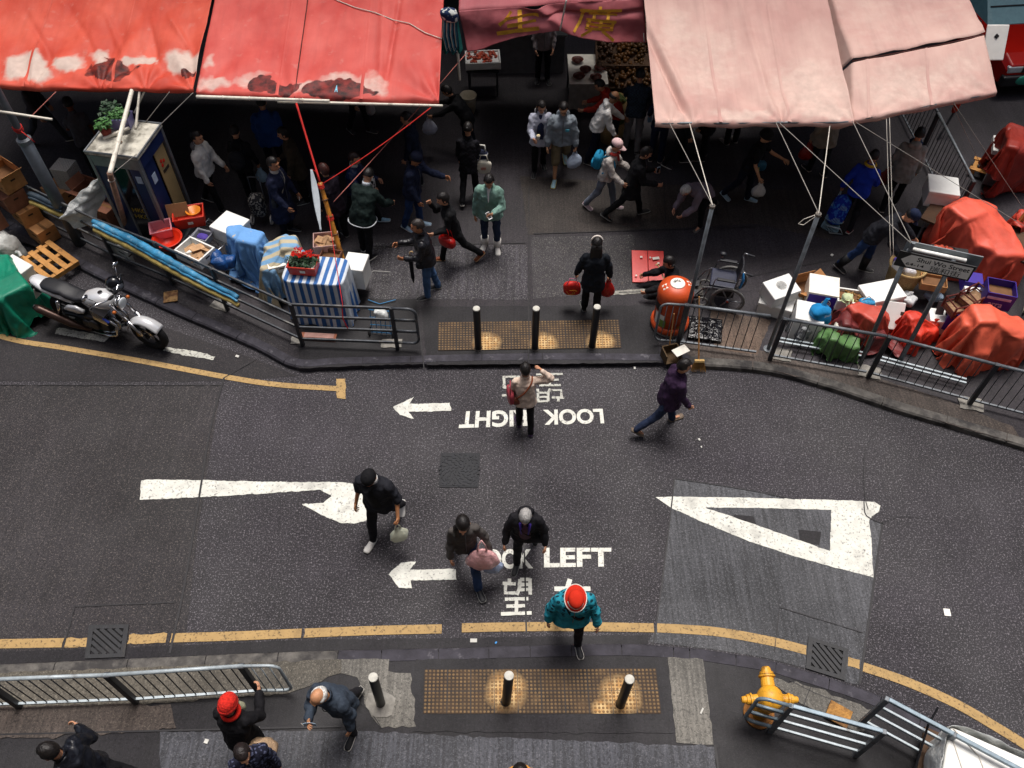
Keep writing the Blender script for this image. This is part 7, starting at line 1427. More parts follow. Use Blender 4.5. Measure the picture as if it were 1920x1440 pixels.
# ================================================================== PHONE BOOTH
ctf = [G(165, 281, 2.3), G(263, 293, 2.3), G(298, 236, 2.3), G(200, 226, 2.3)]; bc = sum(ctf, Vector())/4; ang = atan2((ctf[1]-ctf[0]).y, (ctf[1]-ctf[0]).x); bw_ = (ctf[1]-ctf[0]).length; bd_ = .92
r = thing('phone_booth', 'blue and silver telephone booth with a dirty white roof among the stalls', 'phone booth', (bc.x, bc.y, PZ), ang); Hb = 2.2; m_bs = M('booth_silver', '#777b80', .4, .15, 12, .1, metal=.5); m_bb = M('booth_blue', '#18264f', .4, .15, 6, .05); m_roof = M('booth_roof', '#b9b5a8', .8, .2, 5, .2, dirt='#5a564c', dscale=4, dlev=.52); m_gl = NT('booth_glass'); m_gl.b.inputs['Transmission Weight'].default_value = .85; m_gl = m_gl.done('#6a7884', .12, 0, .5); MATS['booth_glass'] = m_gl
w2, d2 = bw_/2, bd_/2
MB().box((0, 0, Hb-.02), (bw_+.02, bd_+.02, .05)).build('roof', m_roof, r, bevel=.012); q = MB(); q.tube([(-w2, -d2, Hb+.015), (w2, -d2, Hb+.015), (w2, d2, Hb+.015), (-w2, d2, Hb+.015)], .02, 6, closed=True); q.build('roof_rim', m_bs, r)
for sx in (-1, 1):
    for sy in (-1, 1): MB().box((sx*(w2-.03), sy*(d2-.03), Hb/2-.03), (.06, .06, Hb-.05)).build('corner_post', m_bs, r, bevel=.006)
MB().box((0, -d2+.02, Hb-.16), (bw_-.12, .03, .20)).build('fascia', m_bs, r); MB().box((w2-.02, 0, Hb-.16), (.03, bd_-.12, .20)).build('fascia', m_bb, r); MB().box((0, 0, .06), (bw_-.05, bd_-.05, .10)).build('floor_plate', m_bs, r)
q = MB(); q.box((-w2*.30, -d2+.025, 1.0), (.03, .03, 1.9)); q.box((w2*.36, -d2+.025, 1.0), (.03, .03, 1.9)); q.box((0, -d2+.025, .3), (bw_-.1, .028, .04)); q.box((w2-.025, 0, .4), (.03, bd_-.1, .04)); q.build('glazing_bars', m_bs, r)
MB().box((-w2*.62, -d2+.03, 1.15), (bw_*.26, .015, 1.6)).build('blue_panel', m_bb, r); MB().box((w2*.68, -d2+.03, 1.15), (bw_*.24, .015, 1.6)).build('blue_panel', m_bb, r); MB().box((.02, -d2+.03, 1.15), (bw_*.28, .010, 1.6)).build('dark_pane', M('pane_dark', '#12131a', .15, bump=0), r)
MB().box((w2-.03, -d2*.45, 1.15), (.015, bd_*.34, 1.6)).build('blue_panel', m_bb, r); MB().box((w2-.03, d2*.38, 1.15), (.015, bd_*.36, 1.6)).build('poster', M('poster_gold', '#94825c', .4, .15, 3), r)
MB().box((0, d2-.03, 1.15), (bw_-.14, .012, 1.6)).build('glass_pane', m_gl, r); MB().box((-w2+.03, 0, 1.15), (.012, bd_-.14, 1.6)).build('glass_pane', m_gl, r); MB().box((0, d2-.16, 1.2), (.3, .16, .5)).build('telephone', m_black, r, bevel=.02); MB().tube([(.1, d2-.26, 1.05), (.12, d2-.3, .9), (.05, d2-.28, .8), (0, d2-.24, .9)], .008, 5).build('cord', m_black, r)
q = MB(); [q.ell((w2-.018, d2*.30+.05*cos(k*2.1), 1.66+.05*sin(k*2.1)), (.006, .032, .036), nu=10, nv=6) for k in range(3)]; q.build('red_mark', m_flow, r); q = MB(); q.box((w2-.02, d2*.38, 1.5), (.006, .2, .06)); q.build('dark_lettering', m_ink, r)
q = MB(); q.box((w2*.68, -d2+.02, 1.72), (.10, .006, .14)); q.box((w2-.02, -d2*.45, 1.6), (.006, .12, .18)); q.build('notice', M('notice_blue', '#9fb4c8', .7), r); uv, fs = text_mesh('HKC', .02); 
for z_ in (.98, .84): q = MB(); q.add([(-.08+.26*a, -d2+.022, z_+.09*b) for a, b in uv], fs); q.build('yellow_lettering', M('ink_yellow', '#a58a2c', .6), r)
q = MB(); q.grid(lambda u, v: Vector((.0+(u-.5)*.1, -d2*.3+(v-.5)*.05, Hb+.02+.03*abs(nz(u*5, v*5)))), 6, 6); q.build('debris', m_inside, r)
BTOP = PZ+Hb+.012
def onbooth(x, y): return (RZ(ang) @ Vector((x, y, 0)))+Vector((bc.x, bc.y, BTOP))
r = thing('planter_box', 'clear violet plastic tub planted with green leaves on the booth roof', 'planter', onbooth(-w2*.35, d2*.62), ang+.15); open_crate(r, .40, .26, .20, M('tub_violet', '#7d78a8', .3, .1), label=False); MB().box((0, 0, .09), (.35, .22, .14)).build('soil', MATS['soil'], r); leaves(r, (0, 0, .16), 220, (.2, .14), .16, m_leaf2, .05)
r = thing('potted_plant', 'small potted plant in a red pot at the back edge of the booth roof', 'plant', onbooth(-w2*.62, d2*.02), 0); MB().lathe([(.07, 0), (.10, .15), (.095, .15), (.08, .12), (0, .12)]).build('pot', M('pot_red', '#7a2a20', .6), r, smooth=True); leaves(r, (0, 0, .15), 90, (.13, .13), .18, m_leaf2, .07)
r = thing('shrub', 'bushy dark leaved plant behind the violet tub on the booth roof', 'plant', onbooth(-w2*.75, d2*.85), 0); MB().lathe([(.06, 0), (.08, .12), (.07, .12)]).build('pot', m_black, r); leaves(r, (0, 0, .1), 130, (.20, .15), .3, m_leaf, .07)
tp = V(248, 168, fA[3].y+.02); lw = V(206, 326, lp.y-.85)
def wpole(a, b, rad, label): pole_between('white_pole', a, b, rad, m_pole, label, 'loose white poles')
wpole(lw, tp, .040, 'long white tube leaning across the front of the booth roof up to the awning'); wpole(onbooth(-.30, -.1), onbooth(.06, .16)+Vector((0, 0, .08)), .030, 'short white tube lying on the booth roof'); wpole(onbooth(.1, .25), tp+Vector((.12, .02, 0)), .022, 'thin white tube standing behind the long leaning tube'); wpole(tp+Vector((.20, 0, -.02)), V(252, 212, fA[3].y-.1), .016, 'short grey white tube tied at the top of the long leaning tube')
r = thing('wooden_post', 'old split wooden post under the lower end of the long white tube', 'post', G(236, 425, PZ+.5)); pt = lw-r.location; MB().tube([pt*1.01, (0, 0, 0), (.0, 0, -.6)], [.045, .05, .05], 10).build('shaft', M('wood_grey', '#8a6a58', .85, .3, 6, .5, 20, .01), r, smooth=True); MB().tube([pt*.9+Vector((.05*cos(a), .05*sin(a), 0)) for a in [2*pi*j/10 for j in range(10)]], .010, 5, closed=True).build('binding', m_rope_w, r)
rope([onbooth(w2, d2*.9), fp(362, 174)], .007, m_rope_g, 'thin grey cord from the booth roof up to the join of the red awnings'); rope([onbooth(w2*.9, -d2*.8), V(206, 330, lp.y-.85)], .005, m_rope_g, 'thin cord from the booth roof corner to the lower end of the long white tube')
rope([onbooth(w2*.4, d2*.95), fp(318, 172)], .006, m_rope_g, 'second thin grey cord from the booth roof up to the bright red awning')
# ================================================================== MOTORCYCLE
mA, mBp = G(146, 606, .0), G(293, 650, .0); L_ = (mBp-mA).length; r = thing('motorcycle', 'silver and black motorcycle parked against the kerb with its front wheel to the right', 'motorcycle', mA, atan2((mBp-mA).y, (mBp-mA).x)); r.scale = (L_/1.46,)*3
m_sv = M('moto_silver', '#cfd0d2', .25, .05, 4, .02, metal=.3); m_chr = M('chrome', '#c2c2c4', .12, .05, metal=1.0, bump=0); m_exh = M('exhaust_brown', '#4a3a34', .35, .15, metal=.7); m_rub = M('tyre_black', '#131315', .8, .2, 20, .3); m_eng = M('engine_dark', '#2b2b2e', .4, .3, 16, .4, metal=.6); m_seat = M('seat_black', '#15161b', .55, .15, 9, .2); m_gold2 = M('brake_gold', '#8f6a2c', .4, metal=.6)
def mwheel(x, R_, w):
    c = Vector((x, 0, R_+w)); o_ = MB().tube([c+Vector((cos(a)*R_, 0, sin(a)*R_)) for a in [2*pi*k/40 for k in range(40)]], w, 12, closed=True).build('wheel', m_rub, r, smooth=True)
    q = MB(); ri = R_-w*.85; q.loft([[c+Vector((cos(a)*k1, y, sin(a)*k1)) for a in [2*pi*k/40 for k in range(40)]] for k1, y in ((ri, -.035), (ri-.02, -.03), (ri-.02, .03), (ri, .035))], False)
    for k in range(5): a = 2*pi*k/5+.3; q.tube([c, c+Vector((cos(a)*ri, 0, sin(a)*ri))], [.03, .018], 6)
    q.cyl(c+Vector((0, -.07, 0)), c+Vector((0, .07, 0)), .045); q.build('rim', m_eng, o_, smooth=True)
    q = MB(); q.loft([[c+Vector((cos(a)*k1, -.062, sin(a)*k1)) for a in [2*pi*k/32 for k in range(32)]] for k1 in (.14, .075)], False); q.build('brake_disc', m_chr, o_, solid=.006); return c
cr = mwheel(0, .245, .075); cf = mwheel(1.46, .255, .060); MB().box(cf+Vector((-.12, -.075, .03)), (.06, .05, .10)).build('brake_caliper', m_gold2, r, bevel=.01)
ht = Vector((1.08, 0, .93))
for sy in (-1, 1): q = MB(); q.cyl(cf+Vector((0, sy*.10, 0)), cf.lerp(ht, .5)+Vector((0, sy*.10, 0)), .030); q.cyl(cf.lerp(ht, .45)+Vector((0, sy*.10, 0)), ht+Vector((0, sy*.10, 0)), .024); q.build('fork', m_chr, r, smooth=True)
q = MB(); q.grid(lambda u, v: cf+Vector((cos(radians(35+135*u))*(.33-.02*abs(v-.5)*2), (v-.5)*.19, sin(radians(35+135*u))*(.335-.05*(abs(v-.5)*2)**2))), 18, 8); q.build('front_mudguard', m_sv, r, smooth=True, solid=.008)
q = MB(); q.loft([superring(Vector((x, 0, z)), Vector((0, 1, 0)), Vector((0, 0, 1)), ry, rz_, 20, 2.2) for x, z, ry, rz_ in ((.52, .80, .05, .05), (.58, .82, .115, .10), (.72, .86, .155, .13), (.88, .88, .165, .14), (1.0, .87, .13, .12), (1.06, .86, .05, .06))]); q.build('fuel_tank', m_sv, r, smooth=True); MB().lathe([(.035, 0), (.035, .012), (0, .014)], (.88, 0, 1.015)).build('filler_cap', m_chr, r)
q = MB(); q.loft([superring(Vector((x, 0, z)), Vector((0, 1, 0)), Vector((0, 0, 1)), ry, rz_, 20, 2.6) for x, z, ry, rz_ in ((-.22, .86, .08, .03), (-.16, .86, .12, .045), (.05, .84, .135, .05), (.16, .84, .125, .05), (.22, .80, .13, .05), (.40, .77, .125, .05), (.55, .79, .08, .05), (.58, .80, .04, .03))]); q.build('seat', m_seat, r, smooth=True)
q = MB(); q.loft([superring(Vector((x, 0, z)), Vector((0, 1, 0)), Vector((0, 0, 1)), ry, rz_, 20, 3) for x, z, ry, rz_ in ((-.42, .88, .05, .03), (-.36, .87, .10, .05), (-.18, .80, .135, .055), (.1, .76, .14, .06), (.3, .70, .12, .05))]); q.build('tail_cowl', m_sv, r, smooth=True)
for sy in (-1, 1): q = MB(); q.loft([superring(Vector((x, sy*.15, z)), Vector((0, 1, 0)), Vector((0, 0, 1)), .03, rz_, 14, 2.4) for x, z, rz_ in ((.16, .58, .02), (.24, .60, .07), (.40, .62, .085), (.52, .62, .03))]); q.build('side_panel', m_sv, r, smooth=True); MB().tube([(-.02, sy*.17, .30+.075), (.05, sy*.17, .55), (.10, sy*.17, .72)], [.03, .036, .026], 10).build('shock_absorber', m_chr, r, smooth=True)
q = MB(); q.box((.66, 0, .40), (.42, .32, .26)); q.cyl((.62, -.20, .38), (.62, .20, .38), .10); q.cyl((.48, -.19, .36), (.48, .19, .36), .08); q.build('engine', m_eng, r, bevel=.02); q = MB(); [q.box((.80, 0, .52+.03*k), (.24, .36, .012), R=Matrix.Rotation(.35, 3, 'Y')) for k in range(7)]; q.build('cylinder_fins', m_chr, r)
for sy in (-.13, -.06, .06, .13): MB().tube([(.92, sy, .56), (1.02, sy, .46), (.98, sy*1.2, .26), (.80, sy*1.2, .17), (.45, -.14, .16)], .024, 8).build('exhaust_pipe', m_chr, r, smooth=True)
MB().tube([(.45, -.15, .17), (.25, -.19, .24), (.18, -.20, .28), (-.30, -.24, .47), (-.36, -.245, .50)], [.03, .045, .065, .068, .05], 14).build('silencer', m_exh, r, smooth=True); MB().tube([(-.365, -.246, .502), (-.38, -.248, .508)], [.045, .04], 12).build('silencer_tip', m_black, r)
MB().tube([(1.02, .36, 1.08), (1.06, .28, 1.10), (1.10, .10, 1.03), (1.10, -.10, 1.03), (1.06, -.28, 1.10), (1.02, -.36, 1.08)], .013, 8).build('handlebar', m_chr, r, smooth=True)
for sy in (-1, 1):
    MB().cyl((1.04, sy*.26, 1.10), (1.01, sy*.38, 1.08), .019).build('grip', m_black, r); q = MB(); q.cyl((1.05, sy*.25, 1.11), (1.02, sy*.34, 1.28), .006); q.ell((1.01, sy*.36, 1.30), (.02, .065, .042)); q.build('mirror', m_chr, r, smooth=True); MB().ell((1.18, sy*.17, .86), (.03, .03, .03)).build('indicator', M('amber', '#a8571c', .3), r, smooth=True)
q = MB(); q.lathe([(.02, -.10), (.07, -.06), (.095, 0), (.10, .03), (.085, .035)], (1.20, 0, .92), 20, Matrix.Rotation(radians(85), 3, 'Y')); q.build('headlight', m_chr, r, smooth=True); MB().ell((1.235, 0, .92), (.02, .085, .085)).build('headlight_glass', M('lens', '#c6ccd0', .08, bump=0), r, smooth=True); q = MB(); [q.lathe([(.045, 0), (.05, .03), (.0, .035)], (1.14, sy, 1.04), 16, Matrix.Rotation(radians(-30), 3, 'Y')) for sy in (-.06, .06)]; q.build('dials', m_black, r)
MB().box((-.42, 0, .62), (.012, .20, .24), R=Matrix.Rotation(radians(18), 3, 'Y')).build('number_plate', M('plate_white', '#d8d6cc', .5, .05), r); MB().box((-.36, 0, .72), (.14, .16, .10)).build('tail_mount', m_black, r); MB().box((-.44, 0, .84), (.03, .12, .05)).build('tail_light', M('tail_red', '#8a1414', .25), r, bevel=.01)
q = MB(); q.tube([(.2, 0, .70), (.6, 0, .30), (.75, 0, .22), (1.0, 0, .5), (1.08, 0, .85)], .025, 8); q.tube([(0, .08, .32), (.42, .08, .36)], .03, 8); q.tube([(0, -.08, .32), (.42, -.08, .36)], .03, 8); q.build('frame', m_black, r); MB().tube([(.5, .16, .2), (.44, .26, .02)], .012, 6).build('side_stand', m_eng, r); MB().cyl((.88, -.17, .62), (.98, -.19, .58), .018).build('blue_hose', M('hose_blue', '#1f3fa8', .4), r)
r2 = thing('helmet', 'shiny black helmet hanging on the handlebar of the motorcycle', 'helmet', r.matrix_basis @ Vector((.98, .22, 1.02))); MB().ell((0, 0, 0), (.14, .13, .14)).build('shell', M('helmet_black', '#0f1014', .12, .1, bump=0), r2, smooth=True); MB().ell((.05, -.05, -.01), (.11, .10, .07)).build('visor', M('visor', '#2a2d33', .08, bump=0), r2, smooth=True)
# ================================================================== GOODS BEHIND THE RIGHT RAILING
def foam(px, py, zt, d, rz, label, lid='lid', fill=None, m=None, tilt=0): return carton(px, py, zt, d, rz, label, m or m_foam, lid=lid, fill=fill, name='foam_box', ink=False, tilt=tilt)
foam(1458, 560, .36, (.56, .42, .26), -22, 'lower white foam box beside the pole with the rope loop'); r = foam(1464, 534, .66, (.52, .38, .28), 24, 'upper white foam box with a scribble on its lid beside the pole', tilt=radians(8)); q = MB(); q.lathe([(.09, 0), (.09, .003), (0, .003)], (.0, .02, .282), 20); q.build('grey_scribble', M('scribble_grey', '#8f9090', .8, .4, 40), r)
carton(1512, 532, .44, (.44, .36, .34), 18, 'torn open brown carton behind the white foam boxes', m_card2, lid='flaps', fill='dark', ink=False)
foam(1520, 584, .62, (.46, .44, .50), -16, 'tall white foam box at the railing left of the blue plastic bag', lid='plain'); r = carton(1546, 534, .62, (.50, .46, .46), -14, 'white carton with a purple printed side and a ring emblem', m_wh, lid='plain', ink=False); MB().box((0, -.234, .27), (.46, .008, .30)).build('purple_panel', m_pur, r)
q = MB(); q.tube([(.08+.07*cos(a), -.240, .27+.07*sin(a)) for a in [2*pi*k/20 for k in range(20)]], .008, 5, closed=True); uv, fs = text_mesh('arra', .01); q.add([(.03+.10*a, -.240, .25+.04*b) for a, b in uv], fs); q.build('ring_emblem', m_wh, r)
soft = soft_box; r = thing('plastic_bag', 'bright blue plastic bag with white patches stuffed beside the purple printed carton', 'bag', G(1540, 588, .66)); soft((0, 0, 0), (.34, .26, .32), mat=print_mat('bag_bluewhite', '#1f7fb8', '#cfd6da', 7, .66), parent=r, bulge=.7); MB().tube([(0, .05, .12), (.05, .1, .24), (.1, .12, .22)], [.04, .03, .015], 6).build('knot', M('bag_blue', '#1f7fb8', .4), r)
foam(1606, 556, .60, (.62, .34, .22), -12, 'open white foam box of small brown fruit behind the red sheet', lid='open', fill='nuts'); r = thing('cabbage', 'pale green cabbage resting at the corner of the foam box of brown fruit', 'cabbage', G(1588, 560, .66)); soft((0, 0, 0), (.17, .17, .16), mat=M('cabbage_green', '#b9c49a', .6, .2), parent=r, bulge=.5); leaves(r, (0, 0, -.02), 14, (.08, .08), .08, MATS['cabbage_green'], .09)
foam(1655, 545, .66, (.66, .42, .30), 14, 'large white foam box with a small red seal beside the sign post'); r = thing('net_bag', 'blue net bag edge showing in front of the brown fruit', 'bag', G(1625, 568, .62)); soft((0, 0, 0), (.26, .16, .16), mat=M('net_blue', '#2f86b4', .7, .4, 40), parent=r); MB().tube([(-.1, 0, .06), (0, .02, .14), (.1, 0, .06)], .008, 5).build('drawstring', m_rope_w, r)
r = thing('wicker_basket', 'round pale wicker basket of violet and white wrapped goods behind the street sign', 'basket', G(1682, 540, PZ)); q = MB(); q.lathe([(.24, 0), (.26, .2), (.29, .5), (.31, .56), (.29, .57), (.26, .5), (.22, .1), (0, .08)], n=30); q.build('basket_body', M('wicker', '#a58a5c', .85, .35, 40, .8, 60, .012), r, smooth=True); MB().tube([(.305*cos(a), .305*sin(a), .56) for a in [2*pi*k/30 for k in range(30)]], .02, 6, closed=True).build('rim', MATS['wicker'], r)
for k, (a, b, c) in enumerate(((-.08, .02, '#c6c2d4'), (.08, .06, '#4a35a0'), (.0, -.1, '#d6d4d8'), (-.1, .12, '#5a4ab0'))): soft((a, b, .5), (.2, .18, .18), mat=fabric_thin(c, 'wrap_'+c), name='wrapped_goods', parent=r, bulge=.6, seed=k)
cover('dull maroon and red sheet spread over goods behind the railing left of the sign post', (1640, 585), [(1588, 570, .8), (1612, 566, .8), (1660, 570, .8), (1672, 560, .75), (1668, 600, .5), (1640, 640, .3), (1618, 640, .3), (1596, 612, .5)], .85, '#bf4a3a', seed=8, crease=.05)
cover('brownish maroon sheet lying under the red sheet at the railing', (1590, 600), [(1560, 600, .55), (1580, 565, .75), (1612, 580, .8), (1640, 610, .6), (1660, 648, .2), (1625, 640, .3)], .74, '#6e2c2c', seed=9, crease=.04)
cover('green and lime patterned cloth bundle pressed against the railing', (1566, 628), [(1530, 620, .5), (1545, 600, .6), (1580, 608, .6), (1612, 640, .3), (1618, 668, .12), (1600, 680, .08), (1560, 660, .12)], .60, '#557a48', seed=11, crease=.07, name='cloth_bundle', cat='cloth', fr=4)
cover('grey plastic sheet over goods low behind the railing', (1510, 612), [(1486, 596, .4), (1500, 586, .5), (1545, 600, .5), (1540, 630, .15), (1512, 628, .1)], .52, '#8f9294', seed=12, crease=.04, name='plastic_sheet', cat='plastic sheet')
r = thing('foam_board', 'white board standing behind the railing between the sign posts', 'board', G(1676, 592, .45), radians(-10)); MB().box((0, 0, 0), (.30, .04, .46), R=Matrix.Rotation(radians(-40), 3, 'X')).build('board', m_foam, r, bevel=.01); MB().box((.1, -.03, .1), (.06, .01, .06), R=Matrix.Rotation(radians(-40), 3, 'X')).build('mark', m_ink, r)
cover('small bright red tarpaulin heap between the two sign posts', (1716, 588), [(1685, 600, .3), (1690, 580, .55), (1722, 578, .7), (1738, 600, .4), (1750, 640, .12), (1735, 668, .05), (1700, 668, .05), (1684, 640, .1)], .72, '#cc3a28', seed=14, crease=.07)
r = thing('slatted_rack', 'dark slatted wooden rack with white boxes behind it beside the large orange red tarpaulin', 'rack', G(1772, 608, .30), radians(-8)); [MB().box((-.16+.16*k, 0, .1), (.12, .03, .62), R=Matrix.Rotation(radians(-28), 3, 'X')).build('slat', M('slat_dark', '#3a3436', .7, .3), r) for k in range(3)]; MB().box((0, .06, .1), (.5, .03, .06)).build('crossbar', MATS['slat_dark'], r)
foam(1770, 592, .48, (.46, .3, .30), -10, 'white foam box half hidden behind the dark slatted rack', lid='plain')
m_or_t = '#db6046'
cover('large orange red tarpaulin over a tall heap behind the railing at the right', (1852, 580), [(1768, 640, .35), (1790, 596, .9), (1830, 566, 1.1), (1880, 566, 1.1), (1915, 600, .9), (1925, 640, .5), (1915, 690, .25), (1860, 704, .05), (1800, 712, .03), (1766, 708, .03), (1790, 680, .1)], 1.18, m_or_t, seed=17, crease=.07, fr=1.7)
r = carton(1880, 538, 1.12, (.44, .36, .34), -16, 'open purple carton with white band and ring emblem on the heap', m_pur, lid='open', fill='dark', ink=False); MB().box((-.02, -.184, .24), (.36, .006, .05)).build('white_band', M('band_lilac', '#b9b2d8', .6), r); uv, fs = text_mesh('arra', .02); q = MB(); q.add([(-.14+.22*a, -.186, .06+.08*b) for a, b in uv], fs); q.tube([(.224, .05+.08*cos(a), .17+.08*sin(a)) for a in [2*pi*k/20 for k in range(20)]], .008, 5, closed=True); q.build('white_print', M('band_lilac'), r)
carton(1800, 580, .72, (.24, .3, .4), -30, 'purple carton squeezed left of the large orange red tarpaulin', m_pur, lid='plain', ink=False)
foam(1845, 556, .80, (.56, .40, .5), -10, 'white foam box behind the open purple carton', lid='plain')
for k, (x, y, z) in enumerate(((1832, 548, 1.0), (1806, 562, .9))):
    r = thing('bottle_crate', ('brownish red plastic crate on the heap, nearer the open purple carton', 'brownish red plastic crate on the heap, farther from the open purple carton')[k], 'crate', place(x, y, z, .24), radians(30-14*k), 'brownish red crates'); q = MB()
    for zz in (.02, .12, .23):
        q.tube([(-.2, -.14, zz), (.2, -.14, zz), (.2, .14, zz), (-.2, .14, zz)], .016, 6, closed=True)
    for a, b in ((-.2, -.14), (.2, -.14), (.2, .14), (-.2, .14), (0, -.14), (0, .14)): q.cyl((a, b, 0), (a, b, .24), .018, n=6)
    q.build('crate_frame', m_crate_b, r); MB().box((0, 0, .06), (.38, .26, .08)).build('contents', M('onion', '#8a6a4c', .7, .4, 20), r)
r = thing('wire_cage', 'dark wire cage trolley at the right edge behind the large orange red tarpaulin', 'cage', G(1918, 570, PZ), radians(62)); q = MB()
for k in range(9): q.cyl((-.4+.1*k, 0, .1), (-.4+.1*k, 0, 1.1), .007, n=6); q.cyl((-.4, 0, .1+.12*k), (.4, 0, .1+.12*k), .007, n=6)
q.build('mesh_side', M('wire_pale', '#8f8a78', .5, metal=.4), r); MB().tube([(-.4, 0, .1), (-.4, 0, 1.12), (.4, 0, 1.12), (.4, 0, .1)], .02, 8).build('frame', m_dark, r)
for k, (x, y, z, d, c, lb) in enumerate(((1490, 556, .30, (.26, .2, .2), '#d2d4d2', 'crumpled white plastic bag between the white foam boxes and the torn carton'), (1572, 612, .5, (.2, .16, .18), '#d6d2c4', 'small cream bag between the blue plastic bag and the red sheet'), (1700, 560, .3, (.3, .24, .2), '#c9cbcc', 'limp white plastic bag on the ground beside the wicker basket'), (1754, 556, .25, (.3, .2, .16), '#8fa3b8', 'dull blue plastic bag under the stall behind the street sign'), (1786, 640, .25, (.24, .2, .16), '#c4c1b8', 'pale plastic bag low against the large orange red tarpaulin'), (1745, 615, .3, (.2, .2, .3), '#b8301f', 'bright red plastic bag beside the dark slatted rack'))):
    r = thing('plastic_bag', lb, 'bag', G(x, y, z)); soft((0, 0, 0), d, RZ(k*1.1).to_3x3(), mat=fabric_thin(c, 'bag_'+c), parent=r, bulge=.9, seed=k*3); MB().tube([(0, 0, d[2]*.4), (.03, .02, d[2]*.62), (.08, .03, d[2]*.6)], [.04, .03, .012], 6).build('knot', MATS['bag_'+c], r)
# heap farther back
cover('wide red tarpaulin crumpled over the long stall beyond the street sign', (1820, 385), [(1748, 415, .7), (1762, 372, 1.0), (1800, 345, 1.2), (1846, 338, 1.25), (1850, 372, 1.1), (1880, 410, .9), (1910, 450, .9), (1935, 500, .6), (1900, 528, .4), (1850, 528, .3), (1815, 500, .5), (1790, 455, .6), (1760, 440, .6)], 1.32, '#d95a45', seed=21, blocks=6, crease=.10, fr=1.6)
foam(1770, 346, 1.05, (.52, .50, .34), -14, 'white foam box with a yellow side at the back end of the wide red tarpaulin'); carton(1758, 372, .72, (.4, .5, .5), -14, 'grey carton under the white foam box at the end of the wide red tarpaulin', M('card_grey', '#8a8780', .8, .2), lid='plain')
r = thing('stall_table', 'dark trestle stall table beneath the wide red tarpaulin', 'table', G(1810, 480, PZ), radians(-38)); MB().box((0, 0, .66), (1.9, .8, .04)).build('table_top', m_wood_d, r); [MB().cyl((sx*.85, sy*.34, 0), (sx*.85, sy*.34, .64), .022).build('leg', m_galv, r) for sx in (-1, 1) for sy in (-1, 1)]
r = carton(1770, 470, .92, (.40, .26, .14), -12, 'tray of pinkish meat with a printed front on the stall behind the sign', M('tray_black', '#17171a', .5), lid='open', fill='meat', ink=False); carton(1800, 476, .90, (.30, .3, .16), -12, 'black plastic box beside the meat tray behind the street sign', M('tray_black'), lid='plain', ink=False, name='plastic_box')
carton(1752, 525, .62, (.42, .28, .14), -14, 'shallow brown carton behind the plate of the street sign', m_card2, lid='open', fill='dark', ink=False); carton(1826, 520, .75, (.3, .26, .22), -14, 'purple carton behind the right end of the street sign', m_pur, lid='plain', ink=False)
cover('dark red tarpaulin hanging over crates at the upper right edge', (1905, 262), [(1868, 262, .8), (1880, 240, 1.1), (1935, 235, 1.2), (1960, 320, .6), (1935, 380, .3), (1900, 330, .6), (1884, 300, .6)], 1.4, '#8c2c22', seed=25, crease=.09, fr=1.8)
cover('red tarpaulin scrap beside the wooden stake at the right edge', (1915, 415), [(1890, 425, .4), (1905, 395, .8), (1940, 390, .8), (1960, 440, .3), (1925, 452, .3), (1900, 440, .3)], .95, '#b03a2a', seed=27, crease=.06)
r = thing('wooden_stake', 'pale wooden stake standing among the red tarpaulins at the right edge', 'stake', G(1898, 440, .6)); MB().box((.02, .02, .35), (.07, .07, .75), .4, Matrix.Rotation(radians(8), 3, 'Y')).build('shaft', m_wood, r, bevel=.006); MB().tube([(.06*cos(a), .06*sin(a), .08) for a in [2*pi*k/10 for k in range(10)]], .010, 5, closed=True).build('binding', m_rope_w, r)
r = pallet(1872, 330, .16, 58, (0, 0), 'timber frame pallet on the ground beside the dark red tarpaulin', 2, (.45, 1.1), m_wood); r2 = carton(1880, 306, .62, (.34, .40, .42), -30, 'grey sided carton standing on the timber frame pallet', M('card_lead', '#6f6c70', .8, .2), lid='plain', ink=False); r2 = foam(1868, 268, .80, (.1, .5, .10), -20, 'narrow white foam board leaning by the dark red tarpaulin', lid='plain')
pallet(1890, 470, .14, 60, (0, 0), 'dark wooden pallet under the right end of the wide red tarpaulin', 4, (.6, 1.1), m_wood_d)
q = MB(); bgp = G(1330, 650, PZ+.05); r = thing('bin_liner', 'flattened black plastic bin liner on the pavement beside the broom', 'bag', G(1322, 618, PZ+.03), radians(-10)); q.grid(lambda u, v: Vector(((u-.5)*.56, (v-.5)*.50, .02+.05*(1-2*abs(nz(u*7, v*7, 2)))*sin(pi*u)*sin(pi*v)+.01)), 40, 40); q.build('sheet', M('liner_black', '#0d0d12', .25, .2, 9, .7, 14, .03), r, smooth=True, solid=.003); MB().tube([(-.1, -.24, .03), (0, -.27, .05), (.08, -.24, .04)], .012, 6).build('tied_corner', MATS['liner_black'], r)
